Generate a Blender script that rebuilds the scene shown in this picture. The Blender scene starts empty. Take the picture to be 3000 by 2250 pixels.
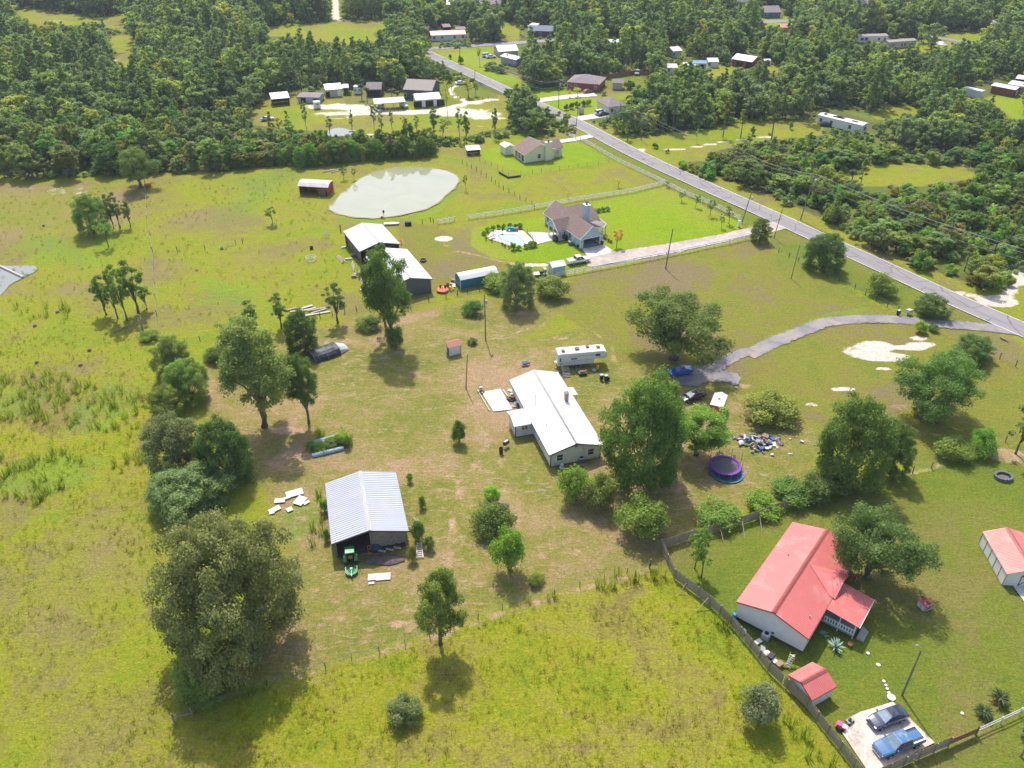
import bpy,math,random
import numpy as np
from mathutils import Vector,Matrix
R=math.radians
rnd=random.Random(7)
nrnd=np.random.default_rng(11)
sc=bpy.context.scene
COL=sc.collection
# ------------------------------------------------------------------ camera, sky, sun, exposure
CAM_H,CAM_F,CAM_T=85.0,2400.0,R(34.0)
cam=bpy.data.cameras.new('camera')
cam.sensor_width=36.0
cam.lens=36.0*CAM_F/3000.0
cam.clip_start=1.0
cam.clip_end=6000.0
cam_o=bpy.data.objects.new('camera',cam)
COL.objects.link(cam_o)
cam_o.location=(0,0,CAM_H)
cam_o.rotation_euler=(R(90)-CAM_T,0,0)
sc.camera=cam_o
SUN_EL,SUN_AZ=R(56.0),R(-11.5)
world=bpy.data.worlds.new('World')
sc.world=world
world.use_nodes=True
wn=world.node_tree
wn.nodes.clear()
w_out=wn.nodes.new('ShaderNodeOutputWorld')
w_bg=wn.nodes.new('ShaderNodeBackground')
w_sky=wn.nodes.new('ShaderNodeTexSky')
w_sky.sky_type='NISHITA'
w_sky.sun_disc=False
w_sky.sun_elevation=SUN_EL
w_sky.sun_rotation=SUN_AZ
w_sky.air_density=1.0
w_sky.dust_density=2.5
w_sky.ozone_density=1.0
w_bg.inputs['Strength'].default_value=0.15
wn.links.new(w_sky.outputs[0],w_bg.inputs['Color'])
wn.links.new(w_bg.outputs[0],w_out.inputs['Surface'])
sun=bpy.data.lights.new('sun','SUN')
sun.energy=3.0
sun.angle=R(0.6)
sun.color=(1.0,0.95,0.86)
sun_o=bpy.data.objects.new('sun',sun)
COL.objects.link(sun_o)
sd=Vector((math.sin(SUN_AZ)*math.cos(SUN_EL),math.cos(SUN_AZ)*math.cos(SUN_EL),math.sin(SUN_EL)))
sun_o.rotation_euler=sd.to_track_quat('Z','Y').to_euler()
sun_o.location=(0,0,200)
sc.view_settings.view_transform='Standard'
sc.view_settings.look='None'
sc.view_settings.gamma=1.0
sc.view_settings.use_curve_mapping=False
sc.view_settings.exposure=0.70
sc.cycles.max_bounces=6
sc.cycles.diffuse_bounces=2
sc.cycles.glossy_bounces=3
sc.cycles.transmission_bounces=3
sc.cycles.transparent_max_bounces=6
sc.cycles.volume_bounces=0
sc.cycles.use_denoising=True
sc.cycles.sample_clamp_indirect=6.0
# ------------------------------------------------------------------ survey: photo point -> place on the flat ground
cT,sT=math.cos(CAM_T),math.sin(CAM_T)
def G(px,py,z=0.0):
 u,v=(px-1500.0)/CAM_F,(py-1125.0)/CAM_F
 dy,dz=cT-v*sT,-sT-v*cT
 s=(z-CAM_H)/dz
 return Vector((u*s,dy*s,z))
def Gn(pts,z=0.0):
 a=np.array([tuple(G(x,y,z))for x,y in pts])
 return a[:,:2]
def P(p):
 h=CAM_H-p[2]
 d=p[1]*cT+h*sT
 return 1500+CAM_F*p[0]/d,1125+CAM_F*(h*cT-p[1]*sT)/d
def depth(p):
 return p[1]*cT+(CAM_H-p[2])*sT
def height_to(p,py):
 v=(py-1125.0)/CAM_F
 return CAM_H-p[1]*(sT+v*cT)/(cT-v*sT)
 # ------------------------------------------------------------------ materials
MATS={}
def nodes(name):
 m=bpy.data.materials.new(name)
 m.use_nodes=True
 nt=m.node_tree
 bs=nt.nodes.get('Principled BSDF')
 return m,nt,bs
def N(nt,t,**kw):
 n=nt.nodes.new(t)
 for k,v in kw.items():
  if k in n.inputs:
   n.inputs[k].default_value=v
  else:
   setattr(n,k,v)
 return n
def L(nt,a,b):
 nt.links.new(a,b)
def noise(nt,scale,detail=3,rough=.6,dist=0.0,vec=None):
 n=N(nt,'ShaderNodeTexNoise')
 n.inputs['Scale'].default_value=scale
 n.inputs['Detail'].default_value=detail
 n.inputs['Roughness'].default_value=rough
 n.inputs['Distortion'].default_value=dist
 if vec is not None:
  L(nt,vec,n.inputs['Vector'])
 return n.outputs['Fac']
def ramp(nt,fac,stops):
 r=N(nt,'ShaderNodeValToRGB')
 el=r.color_ramp.elements
 while len(el)<len(stops):
  el.new(0.5)
 for e,(p,c)in zip(el,stops):
  e.position=p
  e.color=(*c,1)if not isinstance(c,(int,float))else(c,c,c,1)
 L(nt,fac,r.inputs[0])
 return r.outputs[0]
def mix(nt,fac,a,b,mode='MIX'):
 m=N(nt,'ShaderNodeMix',data_type='RGBA',blend_type=mode)
 for s,v in((m.inputs[0],fac),(m.inputs[6],a),(m.inputs[7],b)):
  if isinstance(v,(int,float)):
   s.default_value=v
  elif isinstance(v,tuple):
   s.default_value=(*v,1)
  else:
   L(nt,v,s)
 return m.outputs[2]
def math_n(nt,op,a,b=None,clamp=False):
 m=N(nt,'ShaderNodeMath',operation=op,use_clamp=clamp)
 for s,v in((m.inputs[0],a),(m.inputs[1],b)):
  if v is None:
   continue
  if isinstance(v,(int,float)):
   s.default_value=v
  else:
   L(nt,v,s)
 return m.outputs[0]
def bump(nt,bs,h,strength=.3,dist=.1):
 b=N(nt,'ShaderNodeBump')
 b.inputs['Strength'].default_value=strength
 b.inputs['Distance'].default_value=dist
 L(nt,h,b.inputs['Height'])
 L(nt,b.outputs[0],bs.inputs['Normal'])
def mat(name,col,rough=.6,var=.12,scale=3.0,metal=0.0,spec=.3,dirt=None,dscale=.6,damt=.5,obj=True,coat=0.0):
 """plain surface: base colour with grain, and optional blotches of a second colour (wear)"""
 if name in MATS:
  return MATS[name]
 m,nt,bs=nodes(name)
 tc=N(nt,'ShaderNodeTexCoord')
 v=tc.outputs['Object']if obj else tc.outputs['Generated']
 n1=noise(nt,scale,4,.65,vec=v)
 lo=tuple(c*(1-var)for c in col)
 hi=tuple(min(1,c*(1+var))for c in col)
 c=ramp(nt,n1,[(.3,lo),(.7,hi)])
 if dirt:
  n2=noise(nt,dscale,5,.7,.4,vec=v)
  f=ramp(nt,n2,[(.5,0.0),(.72,damt)])
  c=mix(nt,f,c,dirt)
 L(nt,c,bs.inputs['Base Color'])
 bs.inputs['Roughness'].default_value=rough
 bs.inputs['Metallic'].default_value=metal
 bs.inputs['Specular IOR Level'].default_value=spec
 bs.inputs['Coat Weight'].default_value=coat
 MATS[name]=m
 return m
def leaf_mat(name,trans=.45,gloss=.012):
 if name in MATS:
  return MATS[name]
 m,nt,bs=nodes(name)
 nt.nodes.remove(bs)
 out=nt.nodes['Material Output']
 oi=N(nt,'ShaderNodeObjectInfo')
 at=N(nt,'ShaderNodeAttribute',attribute_name='v')
 hs=N(nt,'ShaderNodeHueSaturation')
 L(nt,oi.outputs['Color'],hs.inputs['Color'])
 f=ramp(nt,at.outputs['Fac'],[(0.0,.5),(.5,.95),(1.0,1.6)])
 c=mix(nt,1.0,oi.outputs['Color'],f,'MULTIPLY')
 # some leaves yellower
 y=ramp(nt,at.outputs['Fac'],[(.62,0.0),(1.0,.35)])
 c=mix(nt,y,c,mix(nt,1.0,c,(1.35,1.1,.55),'MULTIPLY'))
 d=N(nt,'ShaderNodeBsdfDiffuse')
 t=N(nt,'ShaderNodeBsdfTranslucent')
 g=N(nt,'ShaderNodeBsdfGlossy')
 g.inputs['Roughness'].default_value=.5
 g.inputs['Color'].default_value=(.8,.85,.8,1)
 L(nt,c,d.inputs['Color'])
 L(nt,mix(nt,1.0,c,(1.25,1.3,.7),'MULTIPLY'),t.inputs['Color'])
 m1=N(nt,'ShaderNodeMixShader')
 m1.inputs[0].default_value=trans
 L(nt,d.outputs[0],m1.inputs[1]);L(nt,t.outputs[0],m1.inputs[2])
 m2=N(nt,'ShaderNodeMixShader')
 m2.inputs[0].default_value=gloss
 L(nt,m1.outputs[0],m2.inputs[1]);L(nt,g.outputs[0],m2.inputs[2])
 L(nt,m2.outputs[0],out.inputs['Surface'])
 MATS[name]=m
 return m
def forest_leaf_mat(name):
 """leaves of the far wood: the tint varies from tree to tree"""
 if name in MATS:
  return MATS[name]
 m=leaf_mat(name)
 nt=m.node_tree
 oi=[n for n in nt.nodes if n.type=='OBJECT_INFO'][0]
 col=ramp(nt,oi.outputs['Random'],[(0.0,(0.157,0.231,0.084)),(0.2,(0.217,0.301,0.112)),(0.4,(0.301,0.371,0.168)),(0.6,(0.241,0.357,0.105)),(0.78,(0.325,0.406,0.14)),(0.9,(0.398,0.504,0.112)),(1.0,(0.505,0.504,0.112))])
 for l in list(nt.links):
  if l.from_node==oi and l.from_socket.name=='Color':
   to=l.to_socket
   nt.links.remove(l)
   L(nt,col,to)
 return m
 # ------------------------------------------------------------------ mesh building
class MB:
 def __init__(s):
  s.v,s.f=[],[]
 def quad(s,a,b,c,d):
  i=len(s.v);s.v+=[tuple(a),tuple(b),tuple(c),tuple(d)];s.f.append((i,i+1,i+2,i+3));return s
 def poly(s,pts):
  i=len(s.v);s.v+=[tuple(p)for p in pts];s.f.append(tuple(range(i,i+len(pts))));return s
 def box(s,x0,x1,y0,y1,z0,z1,m=None):
  i=len(s.v)
  vs=[(x0,y0,z0),(x1,y0,z0),(x1,y1,z0),(x0,y1,z0),(x0,y0,z1),(x1,y0,z1),(x1,y1,z1),(x0,y1,z1)]
  if m is not None:
   vs=[tuple(m@Vector(p))for p in vs]
  s.v+=vs
  s.f+=[(i,i+3,i+2,i+1),(i+4,i+5,i+6,i+7),(i,i+1,i+5,i+4),(i+1,i+2,i+6,i+5),(i+2,i+3,i+7,i+6),(i+3,i,i+4,i+7)]
  return s
 def bar(s,a,b,w,h=None):
  """square bar from a to b"""
  a,b=Vector(a),Vector(b)
  d=(b-a).normalized()
  u=d.cross(Vector((0,0,1)))
  u=Vector((1,0,0))if u.length<1e-4 else u.normalized()
  n=u.cross(d).normalized()
  h=w if h is None else h
  i=len(s.v)
  for p in(a,b):
   for su,sn in((-1,-1),(1,-1),(1,1),(-1,1)):
    s.v.append(tuple(p+u*su*w/2+n*sn*h/2))
  s.f+=[(i,i+1,i+2,i+3),(i+7,i+6,i+5,i+4)]+[(i+k,i+4+k,i+4+(k+1)%4,i+(k+1)%4)for k in range(4)]
  return s
 def tube(s,pts,rads,n=8,cap=True):
  pts=[Vector(p)for p in pts]
  if isinstance(rads,(int,float)):
   rads=[rads]*len(pts)
  rings=[]
  for k,p in enumerate(pts):
   d=(pts[min(k+1,len(pts)-1)]-pts[max(k-1,0)])
   d=d.normalized()if d.length>1e-6 else Vector((0,0,1))
   u=d.cross(Vector((0,0,1)))
   u=Vector((1,0,0))if u.length<1e-3 else u.normalized()
   w=d.cross(u)
   i=len(s.v)
   for j in range(n):
    a=2*math.pi*j/n
    s.v.append(tuple(p+(u*math.cos(a)+w*math.sin(a))*rads[k]))
   rings.append(i)
  for a,b in zip(rings,rings[1:]):
   for j in range(n):
    s.f.append((a+j,a+(j+1)%n,b+(j+1)%n,b+j))
  if cap:
   s.f.append(tuple(rings[0]+j for j in range(n))[::-1])
   s.f.append(tuple(rings[-1]+j for j in range(n)))
  return s
 def lathe(s,prof,n=16,c=(0,0,0),close=False):
  rings=[]
  for r_,z in prof:
   i=len(s.v)
   for j in range(n):
    a=2*math.pi*j/n
    s.v.append((c[0]+r_*math.cos(a),c[1]+r_*math.sin(a),c[2]+z))
   rings.append(i)
  for a,b in zip(rings,rings[1:]):
   for j in range(n):
    s.f.append((a+j,a+(j+1)%n,b+(j+1)%n,b+j))
  if close:
   a,b=rings[-1],rings[0]
   for j in range(n):
    s.f.append((a+j,a+(j+1)%n,b+(j+1)%n,b+j))
  else:
   if prof[0][0]>1e-4:s.f.append(tuple(rings[0]+j for j in range(n))[::-1])
   if prof[-1][0]>1e-4 and abs(prof[-1][1]-prof[-2][1])>1e-6:s.f.append(tuple(rings[-1]+j for j in range(n)))
  return s
 def loft(s,secs,cap=True):
  """rings of equal length"""
  rings=[]
  for ring in secs:
   i=len(s.v);s.v+=[tuple(p)for p in ring];rings.append(i)
  n=len(secs[0])
  for a,b in zip(rings,rings[1:]):
   for j in range(n):
    s.f.append((a+j,a+(j+1)%n,b+(j+1)%n,b+j))
  if cap:
   s.f.append(tuple(rings[0]+j for j in range(n))[::-1])
   s.f.append(tuple(rings[-1]+j for j in range(n)))
  return s
 def mesh(s,name,m=None,smooth=False):
  me=bpy.data.meshes.new(name)
  me.from_pydata(s.v,[],s.f)
  if m is not None:
   me.materials.append(m)
  if smooth:
   me.polygons.foreach_set('use_smooth',[True]*len(me.polygons))
  me.update()
  return me
 def build(s,name,m,parent=None,loc=None,rz=0,smooth=False):
  return put(name,s.mesh(name,m,smooth),parent,loc,rz)
def put(name,me,parent=None,loc=None,rz=0,scale=None,rot=None):
 o=bpy.data.objects.new(name,me)
 COL.objects.link(o)
 if parent is not None:
  o.parent=parent
 if loc is not None:
  o.location=loc
 if rot is not None:
  o.rotation_euler=rot
 elif rz:
  o.rotation_euler=(0,0,rz)
 if scale is not None:
  o.scale=scale if not isinstance(scale,(int,float))else(scale,)*3
 return o
LABELS={}
def tag(o,label=None,cat=None,group=None,kind=None):
 if label:o['label']=label
 if cat:o['category']=cat
 if group:o['group']=group
 if kind:o['kind']=kind
 return o
def thing(name,label,cat,loc=(0,0,0),rz=0,group=None):
 return tag(put(name,None,None,loc,rz),label,cat,group)
def copy_tree(o,parent=None):
 c=o.copy();COL.objects.link(c);c.parent=parent
 for ch in o.children:
  copy_tree(ch,c)
 return c
def tris(me):
 return sum(len(p.vertices)-2 for p in me.polygons)
def pts_in_poly(x,y,poly):
 inside=np.zeros(np.shape(x),bool)
 n=len(poly)
 for i in range(n):
  x0,y0=poly[i];x1,y1=poly[(i+1)%n]
  c=((y0>y)!=(y1>y))
  with np.errstate(divide='ignore',invalid='ignore'):
   xi=(x1-x0)*(y-y0)/(y1-y0+1e-12)+x0
  inside^=c&(x<xi)
 return inside
def seg_dist(x,y,poly,closed=True):
 d=np.full(np.shape(x),1e9)
 n=len(poly)
 for i in range(n if closed else n-1):
  x0,y0=poly[i];x1,y1=poly[(i+1)%n]
  dx,dy=x1-x0,y1-y0
  t=np.clip(((x-x0)*dx+(y-y0)*dy)/(dx*dx+dy*dy+1e-9),0,1)
  d=np.minimum(d,np.hypot(x-x0-t*dx,y-y0-t*dy))
 return d
 # ------------------------------------------------------------------ the ground: one sheet, land cover kept as point attributes
def graded(lo,fine0,fine1,hi,step,grow):
 a=list(np.arange(fine0,fine1+1e-6,step))
 s=step
 while a[-1]<hi:
  s*=grow;a.append(a[-1]+s)
 s=step
 b=[]
 x=fine0
 while x>lo:
  s*=grow;x-=s;b.append(x)
 return np.array(b[::-1]+a)
gx=graded(-1500,-80,80,1500,.65,1.05)
gy=graded(-60,44,190,3200,.65,1.025)
XX,YY=np.meshgrid(gx,gy)
VX,VY=XX.ravel(),YY.ravel()
def cover(polys,soft):
 w=np.zeros(VX.shape)
 for p in polys:
  q=Gn(p)
  m=(VX>q[:,0].min()-soft)&(VX<q[:,0].max()+soft)&(VY>q[:,1].min()-soft)&(VY<q[:,1].max()+soft)
  if not m.any():
   continue
  d=seg_dist(VX[m],VY[m],q)
  ins=pts_in_poly(VX[m],VY[m],q)
  s=np.where(ins,d,-d)
  w[m]=np.maximum(w[m],np.clip(.5+s/soft,0,1))
 return w
def spots(lst,soft=.6):
 """ellipses (px, py, half width m, half depth m)"""
 w=np.zeros(VX.shape)
 for px,py,a,b,k in lst:
  c=G(px,py)
  r=np.hypot((VX-c.x)/a,(VY-c.y)/b)
  w=np.maximum(w,k*np.clip((1.25-r)/soft,0,1))
 return w
def trails(lst):
 w=np.zeros(VX.shape)
 for pts,wid,k in lst:
  d=seg_dist(VX,VY,Gn(pts),closed=False)
  w=np.maximum(w,k*np.clip((wid-d)/(wid*.8)+.3,0,1))
 return w
HOUSE_LAWN=[(1690,600),(1944,545),(2000,575),(2172,652),(2160,678),(1941,716),(1805,735),(1780,725),(1760,650),(1720,610)]
z_lawn=cover([HOUSE_LAWN,[(1385,450),(1455,478),(1545,512),(1784,474),(1700,412),(1600,425),(1490,425)],[(1380,668),(1480,650),(1600,635),(1640,690),(1700,735),(1660,770),(1560,765),(1440,755),(1380,720)],[(1270,165),(1440,140),(1430,190),(1500,215),(1520,245),(1465,240),(1380,192)],[(1555,250),(1660,255),(1740,272),(1775,305),(1770,330),(1700,345),(1640,320),(1575,310)],[(2880,285),(3010,262),(3010,365),(2960,350)],[(2240,45),(2330,45),(2320,72),(2235,72)]],1.5)
z_mown=cover([[(1945,1628),(2110,1572),(2300,1500),(2450,1440),(2700,1382),(3060,1280),(3060,2330),(2560,2330),(2400,2120),(2250,1960),(2080,1765)],[(1700,412),(1760,385),(2000,520),(2250,640),(2300,660),(2160,660),(2000,565),(1945,540)],[(2290,665),(2480,755),(2780,890),(2960,970),(2900,985),(2700,940),(2500,840),(2310,750),(2240,715)],[(1740,235),(1880,218),(1915,232),(1900,265),(1840,275),(1760,262)],[(1010,250),(1200,240),(1300,235),(1340,250),(1310,280),(1370,310),(1300,312),(1010,300)],[(1320,245),(1450,255),(1460,292),(1370,292),(1330,270)]],1.5)
z_yard=cover([[(575,1075),(900,960),(1150,930),(1340,890),(1560,850),(1660,900),(1500,1010),(1700,960),(1760,1060),(1990,1090),(2120,1150),(2300,1180),(2420,1290),(2350,1420),(2100,1520),(1935,1605),(1880,1660),(1470,1775),(1180,1880),(860,1980),(610,2040),(640,1900),(880,1600),(720,1350),(600,1200)]],6)
z_pasture2=cover([[(1640,822),(2205,705),(2320,760),(2600,905),(2990,1000),(3060,1280),(2700,1375),(2420,1290),(2300,1180),(2120,1150),(1990,1090),(1760,1060),(1700,960),(1560,850)],[(1150,640),(1290,665),(1380,720),(1440,760),(1640,800),(1560,850),(1340,865),(1250,850),(1200,760)]],5)
z_tall=cover([[(440,2160),(520,2110),(860,1990),(1180,1892),(1471,1790),(1900,1662),(1980,1700),(2250,1968),(2560,2330),(100,2330)],[(-80,1120),(430,1150),(440,1300),(430,1480),(300,1330),(-80,1430)]],4)
z_brush=cover([[(-400,-420),(3400,-420),(3400,560),(2990,560),(3010,850),(2880,852),(2700,806),(2500,706),(2300,612),(2080,512),(1990,470),(1900,440),(1850,400),(1760,360),(1700,350),(1560,300),(1450,250),(1500,300),(1500,380),(1300,425),(1260,445),(870,480),(600,498),(480,505),(330,508),(150,512),(-400,525)]],4)
z_brush*=1-cover([[(745,290),(1000,268),(1200,235),(1350,235),(1480,285),(1490,310),(1490,370),(1330,405),(1140,408),(930,385),(740,365)],[(755,72),(985,62),(1160,58),(1170,85),(1085,95),(1115,118),(1010,130),(900,118),(780,104)],[(305,105),(390,100),(385,215),(320,220),(345,160)],[(20,25),(110,20),(280,50),(375,30),(375,100),(280,70),(220,75),(60,80)],[(1830,400),(2000,385),(2110,365),(2180,350),(2250,350),(2400,345),(2420,395),(2250,410),(2100,440),(2080,470),(1980,475),(1880,440)],[(2550,310),(2600,300),(2680,310),(2700,330),(2640,350),(2560,350)],[(2880,285),(3010,262),(3010,365),(2960,350)],[(2430,500),(2600,470),(2900,480),(2880,520),(2700,545),(2500,545)],[(2060,195),(2150,190),(2310,185),(2300,212),(2150,215),(2080,230)],[(2640,95),(2900,85),(2910,125),(2790,155),(2640,155)],[(1455,58),(1525,65),(1520,118),(1490,122),(1460,90)],[(1240,140),(1470,125),(1470,210),(1540,225),(1560,260),(1450,250)],[(1555,250),(1660,250),(1900,215),(1915,262),(1770,310),(1790,335),(1700,350),(1640,320),(1570,310)],[(2225,42),(2340,42),(2330,80),(2225,85)],[(2050,500),(2300,590),(2700,780),(2880,845),(3010,840),(3010,900),(2250,650)]],4)
z_dirt=np.maximum.reduce([cover([[(560,1060),(660,1075),(640,1200),(760,1330),(900,1290),(960,1330),(800,1420),(700,1330),(590,1200)]],5)*.75,cover([[(1250,1250),(1400,1240),(1560,1330),(1640,1480),(1560,1640),(1400,1740),(1180,1860),(1020,1900),(1250,1650),(1280,1450)]],14)*.55,spots([(1330,990,7,4,.6),(1150,1040,7,3,.7),(1010,1000,6,3,.7),(930,1010,4,3,.8),(840,1260,5,1.5,1),(1540,915,5,1.5,.9),(1450,1180,6,6,.35),(1020,1160,9,2.0,.7),(960,1500,3,3,.7),(1640,990,2.5,1,.8),(1690,1005,1.5,.7,.8),(1800,1065,3,1.5,.6),(1930,1430,6,1.6,1),(1990,1015,5,1.2,.8),(2150,1380,5,3,.5),(2640,1190,3,1.2,.8),(2940,1330,5,3,.8),(2985,1330,3,5,.6),(880,1760,4,6,.5),(1180,1790,9,2.5,.6),(1000,1890,10,2,.5),(1560,775,6,2.0,.6),(1440,1290,5,3,.5),(2300,1370,4,2.5,.5),(2240,1240,2.6,1.2,.6),(2160,1130,5,1.1,.9),(1940,1120,6,1.5,.8),(1170,1830,3,.6,1),(1370,1770,4,.5,.9),(1720,1660,4,1.2,.6),(1640,1680,6,2,.5)],.7),trails([([(1300,745),(1340,735),(1400,748),(1480,768),(1560,775)],.7,.9),([(2500,700),(2650,770),(2830,850)],1.6,.55),([(2330,610),(2560,735)],1.0,.4),([(1228,144),(1262,161),(1457,252),(1699,364),(1955,495),(2297,648),(2600,787),(3000,966),(3300,1100)],4.1,.6),([(1903,1668),(1471,1795),(1185,1896),(869,1985)],.9,.8),([(2330,1420),(2650,1390),(2728,1372),(2945,1297)],.8,.6),([(2010,1690),(2140,1830),(2260,1985),(2400,2150),(2480,2270)],1.0,.5)])])
z_dirt=np.maximum(z_dirt,trails([([(1130,1905),(1250,1790),(1310,1660),(1320,1520),(1350,1400),(1440,1290)],0.32,0.8),([(1142.8,1907.4),(1262.8,1792.4),(1322.8,1662.4),(1332.8,1522.4),(1362.8,1402.4),(1452.8,1292.4)],0.32,0.8),([(1500,975),(1600,945),(1720,960),(1785,1010),(1800,1070)],0.32,0.75),([(1509.6,976.8),(1609.6,946.8),(1729.6,961.8),(1794.6,1011.8),(1809.6,1071.8)],0.32,0.75),([(1640,1770),(1590,1640),(1510,1520),(1390,1420),(1250,1390)],0.32,0.75),([(1652.8,1772.4),(1602.8,1642.4),(1522.8,1522.4),(1402.8,1422.4),(1262.8,1392.4)],0.32,0.75),([(1130,1040),(1260,1090),(1380,1200),(1420,1290),(1380,1400)],0.32,0.7),([(1139.6,1041.8),(1269.6,1091.8),(1389.6,1201.8),(1429.6,1291.8),(1389.6,1401.8)],0.32,0.7),([(700,1860),(900,1800),(1150,1740),(1400,1690)],0.32,0.6),([(706.4,1861.2),(906.4,1801.2),(1156.4,1741.2),(1406.4,1691.2)],0.32,0.6),([(960,900),(1000,1000),(1180,1020),(1330,1000),(1500,985)],0.32,0.7),([(968.0,901.5),(1008.0,1001.5),(1188.0,1021.5),(1338.0,1001.5),(1508.0,986.5)],0.32,0.7),([(2000,1130),(1880,1080),(1790,1070)],0.32,0.6),([(2006.4,1131.2),(1886.4,1081.2),(1796.4,1071.2)],0.32,0.6)]))
z_sand=np.maximum.reduce([spots([(2560,1015,4.6,2.6,.95),(2590,1045,6.0,2.0,.95),(2500,1030,3,2.5,.8),(2665,1018,4.5,1.2,1),(2700,1008,3.5,1.2,.9),(2590,1080,2,.8,.9),(2690,990,2,.9,.9),(2470,1140,2.5,.9,1),(1300,698,2.3,1.6,1.4),(1310,715,1.2,2,.7),(1000,312,14,5,1),(1060,330,16,3.5,1),(930,310,8,2.5,.8),(1000,340,14,4,.6),(1150,330,30,3.5,1.1),(1260,325,22,3.5,1.1),(1380,335,14,4,.9),(1430,345,8,3,.8),(1400,315,14,4,.6),(1100,395,4,3,.9),(1440,370,6,2,.6),(860,235,5,2.5,.9),(1090,210,3.5,2,.8),(200,555,9,5,.6),(100,560,12,5,.5),(210,65,7,4,.8),(150,62,4,2,.8),(320,180,5,4,.9),(80,205,4,3,.7),(290,65,4,2,.7),(520,68,5,3,.7),(2920,880,5,3,1.1),(2975,800,3,6,1.0),(2920,655,4,3,1.0),(2300,640,4,2.0,.6),(1790,760,8,1.6,.5),(1570,775,4,1.2,.9),(1870,440,5,1.6,1),(1710,345,3,2,1),(2380,1185,1.6,.8,.8),(1430,168,6,2,.6),(1330,174,5,1.5,.9)],.5),trails([([(1869,441),(1940,440),(2029,432),(2120,415),(2260,398)],1.4,1.0),([(1448,291),(1377,300),(1275,325),(1157,331),(1055,330),(987,304)],2.6,1.15),([(1345,247),(1322,258),(1321,272),(1340,286),(1377,298)],1.3,1.1),([(982,-40),(984,51),(994,59),(1157,56)],2.6,1.2),([(2820,858),(2945,882),(2985,800),(3010,750)],2.2,.9),([(2310,82),(2230,90)],2,.8)])])
z_lush=np.maximum.reduce([cover([[(640,530),(860,480),(900,500),(790,600),(720,640),(640,640),(700,560)],[(0,700),(200,680),(330,760),(260,800),(100,770)],[(590,800),(760,830),(760,900),(560,900)],[(500,300),(640,320),(880,440),(860,480),(500,470)],[(1270,440),(1400,470),(1500,520),(1450,500),(1300,480)],[(860,370),(960,380),(980,430),(860,430)]],14)*.8,trails([([(1000,645),(1150,650),(1240,630),(1300,600),(1340,550)],2.5,.6),([(2352,955),(2440,918),(2530,905)],1.0,1.0),([(1995,1070),(2110,1085)],1.5,.5)]),spots([(880,1520,4,7,.7),(300,1190,9,12,.6),(130,1390,10,7,.8),(60,1180,9,7,.6),(60,1000,12,5,.4),(700,620,12,14,.5)],.8)])
z_tan=np.maximum(cover([[(-80,535),(420,525),(425,640),(330,700),(150,690),(-80,740)],[(200,1480),(420,1500),(440,1700),(330,1760),(200,1650)],[(120,2100),(480,2060),(520,2180),(300,2260),(100,2250)]],14)*.8,spots([(250,850,12,8,.6),(60,850,8,4,.6),(560,640,14,10,.5),(760,760,12,8,.5),(500,780,8,14,.5),(1650,1900,9,7,.6),(1000,2100,8,6,.6),(1900,2050,8,9,.6),(700,2200,9,4,.6),(150,1800,10,8,.5)],1.0))
me=bpy.data.meshes.new('ground')
nx,ny=len(gx),len(gy)
idx=np.arange(nx*ny).reshape(ny,nx)
faces=np.stack([idx[:-1,:-1],idx[:-1,1:],idx[1:,1:],idx[1:,:-1]],-1).reshape(-1,4)
# gentle unevenness, nothing that floats what stands on it
VZ=.05*(np.sin(VX*.21+1)*np.sin(VY*.17)+.6*np.sin(VX*.53+VY*.31))-.09
me.from_pydata(np.stack([VX,VY,VZ],1).tolist(),[],faces.tolist())
def att(name,w):
 a=me.attributes.new(name,'FLOAT','POINT')
 a.data.foreach_set('value',np.clip(w,0,1.5).astype(np.float32))
for nme,w in(('lawn',z_lawn),('mown',z_mown),('yard',z_yard),('pasture',z_pasture2),('tall',z_tall),('brush',z_brush),('dirt',z_dirt),('sand',z_sand),('lush',z_lush),('tan',z_tan)):
 att(nme,w)
m,nt,bs=nodes('grassland')
tc=N(nt,'ShaderNodeTexCoord')
O=tc.outputs['Object']
mp=N(nt,'ShaderNodeMapping')
mp.inputs['Rotation'].default_value=(0,0,R(18))
mp.inputs['Scale'].default_value=(.45,1.5,1)
L(nt,O,mp.inputs['Vector'])
n_big=noise(nt,.045,4,.6,.6,O)
n_mid=noise(nt,.35,5,.65,.5,O)
n_str=noise(nt,.8,5,.7,1.2,mp.outputs[0])
n_fin=noise(nt,1.5,6,.75,.8,O)
n_vf=noise(nt,3.4,5,.85,.6,O)
n_drt=noise(nt,.22,7,.72,.8,O)
def pal(a,b,c,d):
 """grass of one kind: bare / dull / fresh / lush"""
 t=math_n(nt,'ADD',math_n(nt,'MULTIPLY',n_mid,.45),math_n(nt,'MULTIPLY',n_fin,.35))
 t=math_n(nt,'ADD',t,math_n(nt,'MULTIPLY',n_str,.2))
 t=math_n(nt,'ADD',t,math_n(nt,'MULTIPLY',math_n(nt,'SUBTRACT',n_big,.5),.9))
 return ramp(nt,t,[(.36,a),(.45,b),(.53,c),(.62,d)])
def A(name,n=None,amt=.8,lo=.38,hi=.62):
 a=N(nt,'ShaderNodeAttribute',attribute_name=name).outputs['Fac']
 k=math_n(nt,'ADD',a,math_n(nt,'MULTIPLY',math_n(nt,'SUBTRACT',n if n is not None else n_mid,.5),amt))
 return ramp(nt,k,[(lo,0.0),(hi,1.0)])
c=pal((.215,.185,.06),(.235,.225,.035),(.24,.255,.02),(.185,.24,.018))
c=mix(nt,A('tan',n_mid,1.2,.35,.75),c,pal((.27,.19,.10),(.25,.20,.075),(.235,.215,.045),(.20,.22,.03)))
c=mix(nt,A('pasture'),c,pal((.21,.165,.085),(.20,.18,.045),(.205,.205,.03),(.165,.19,.03)))
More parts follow.
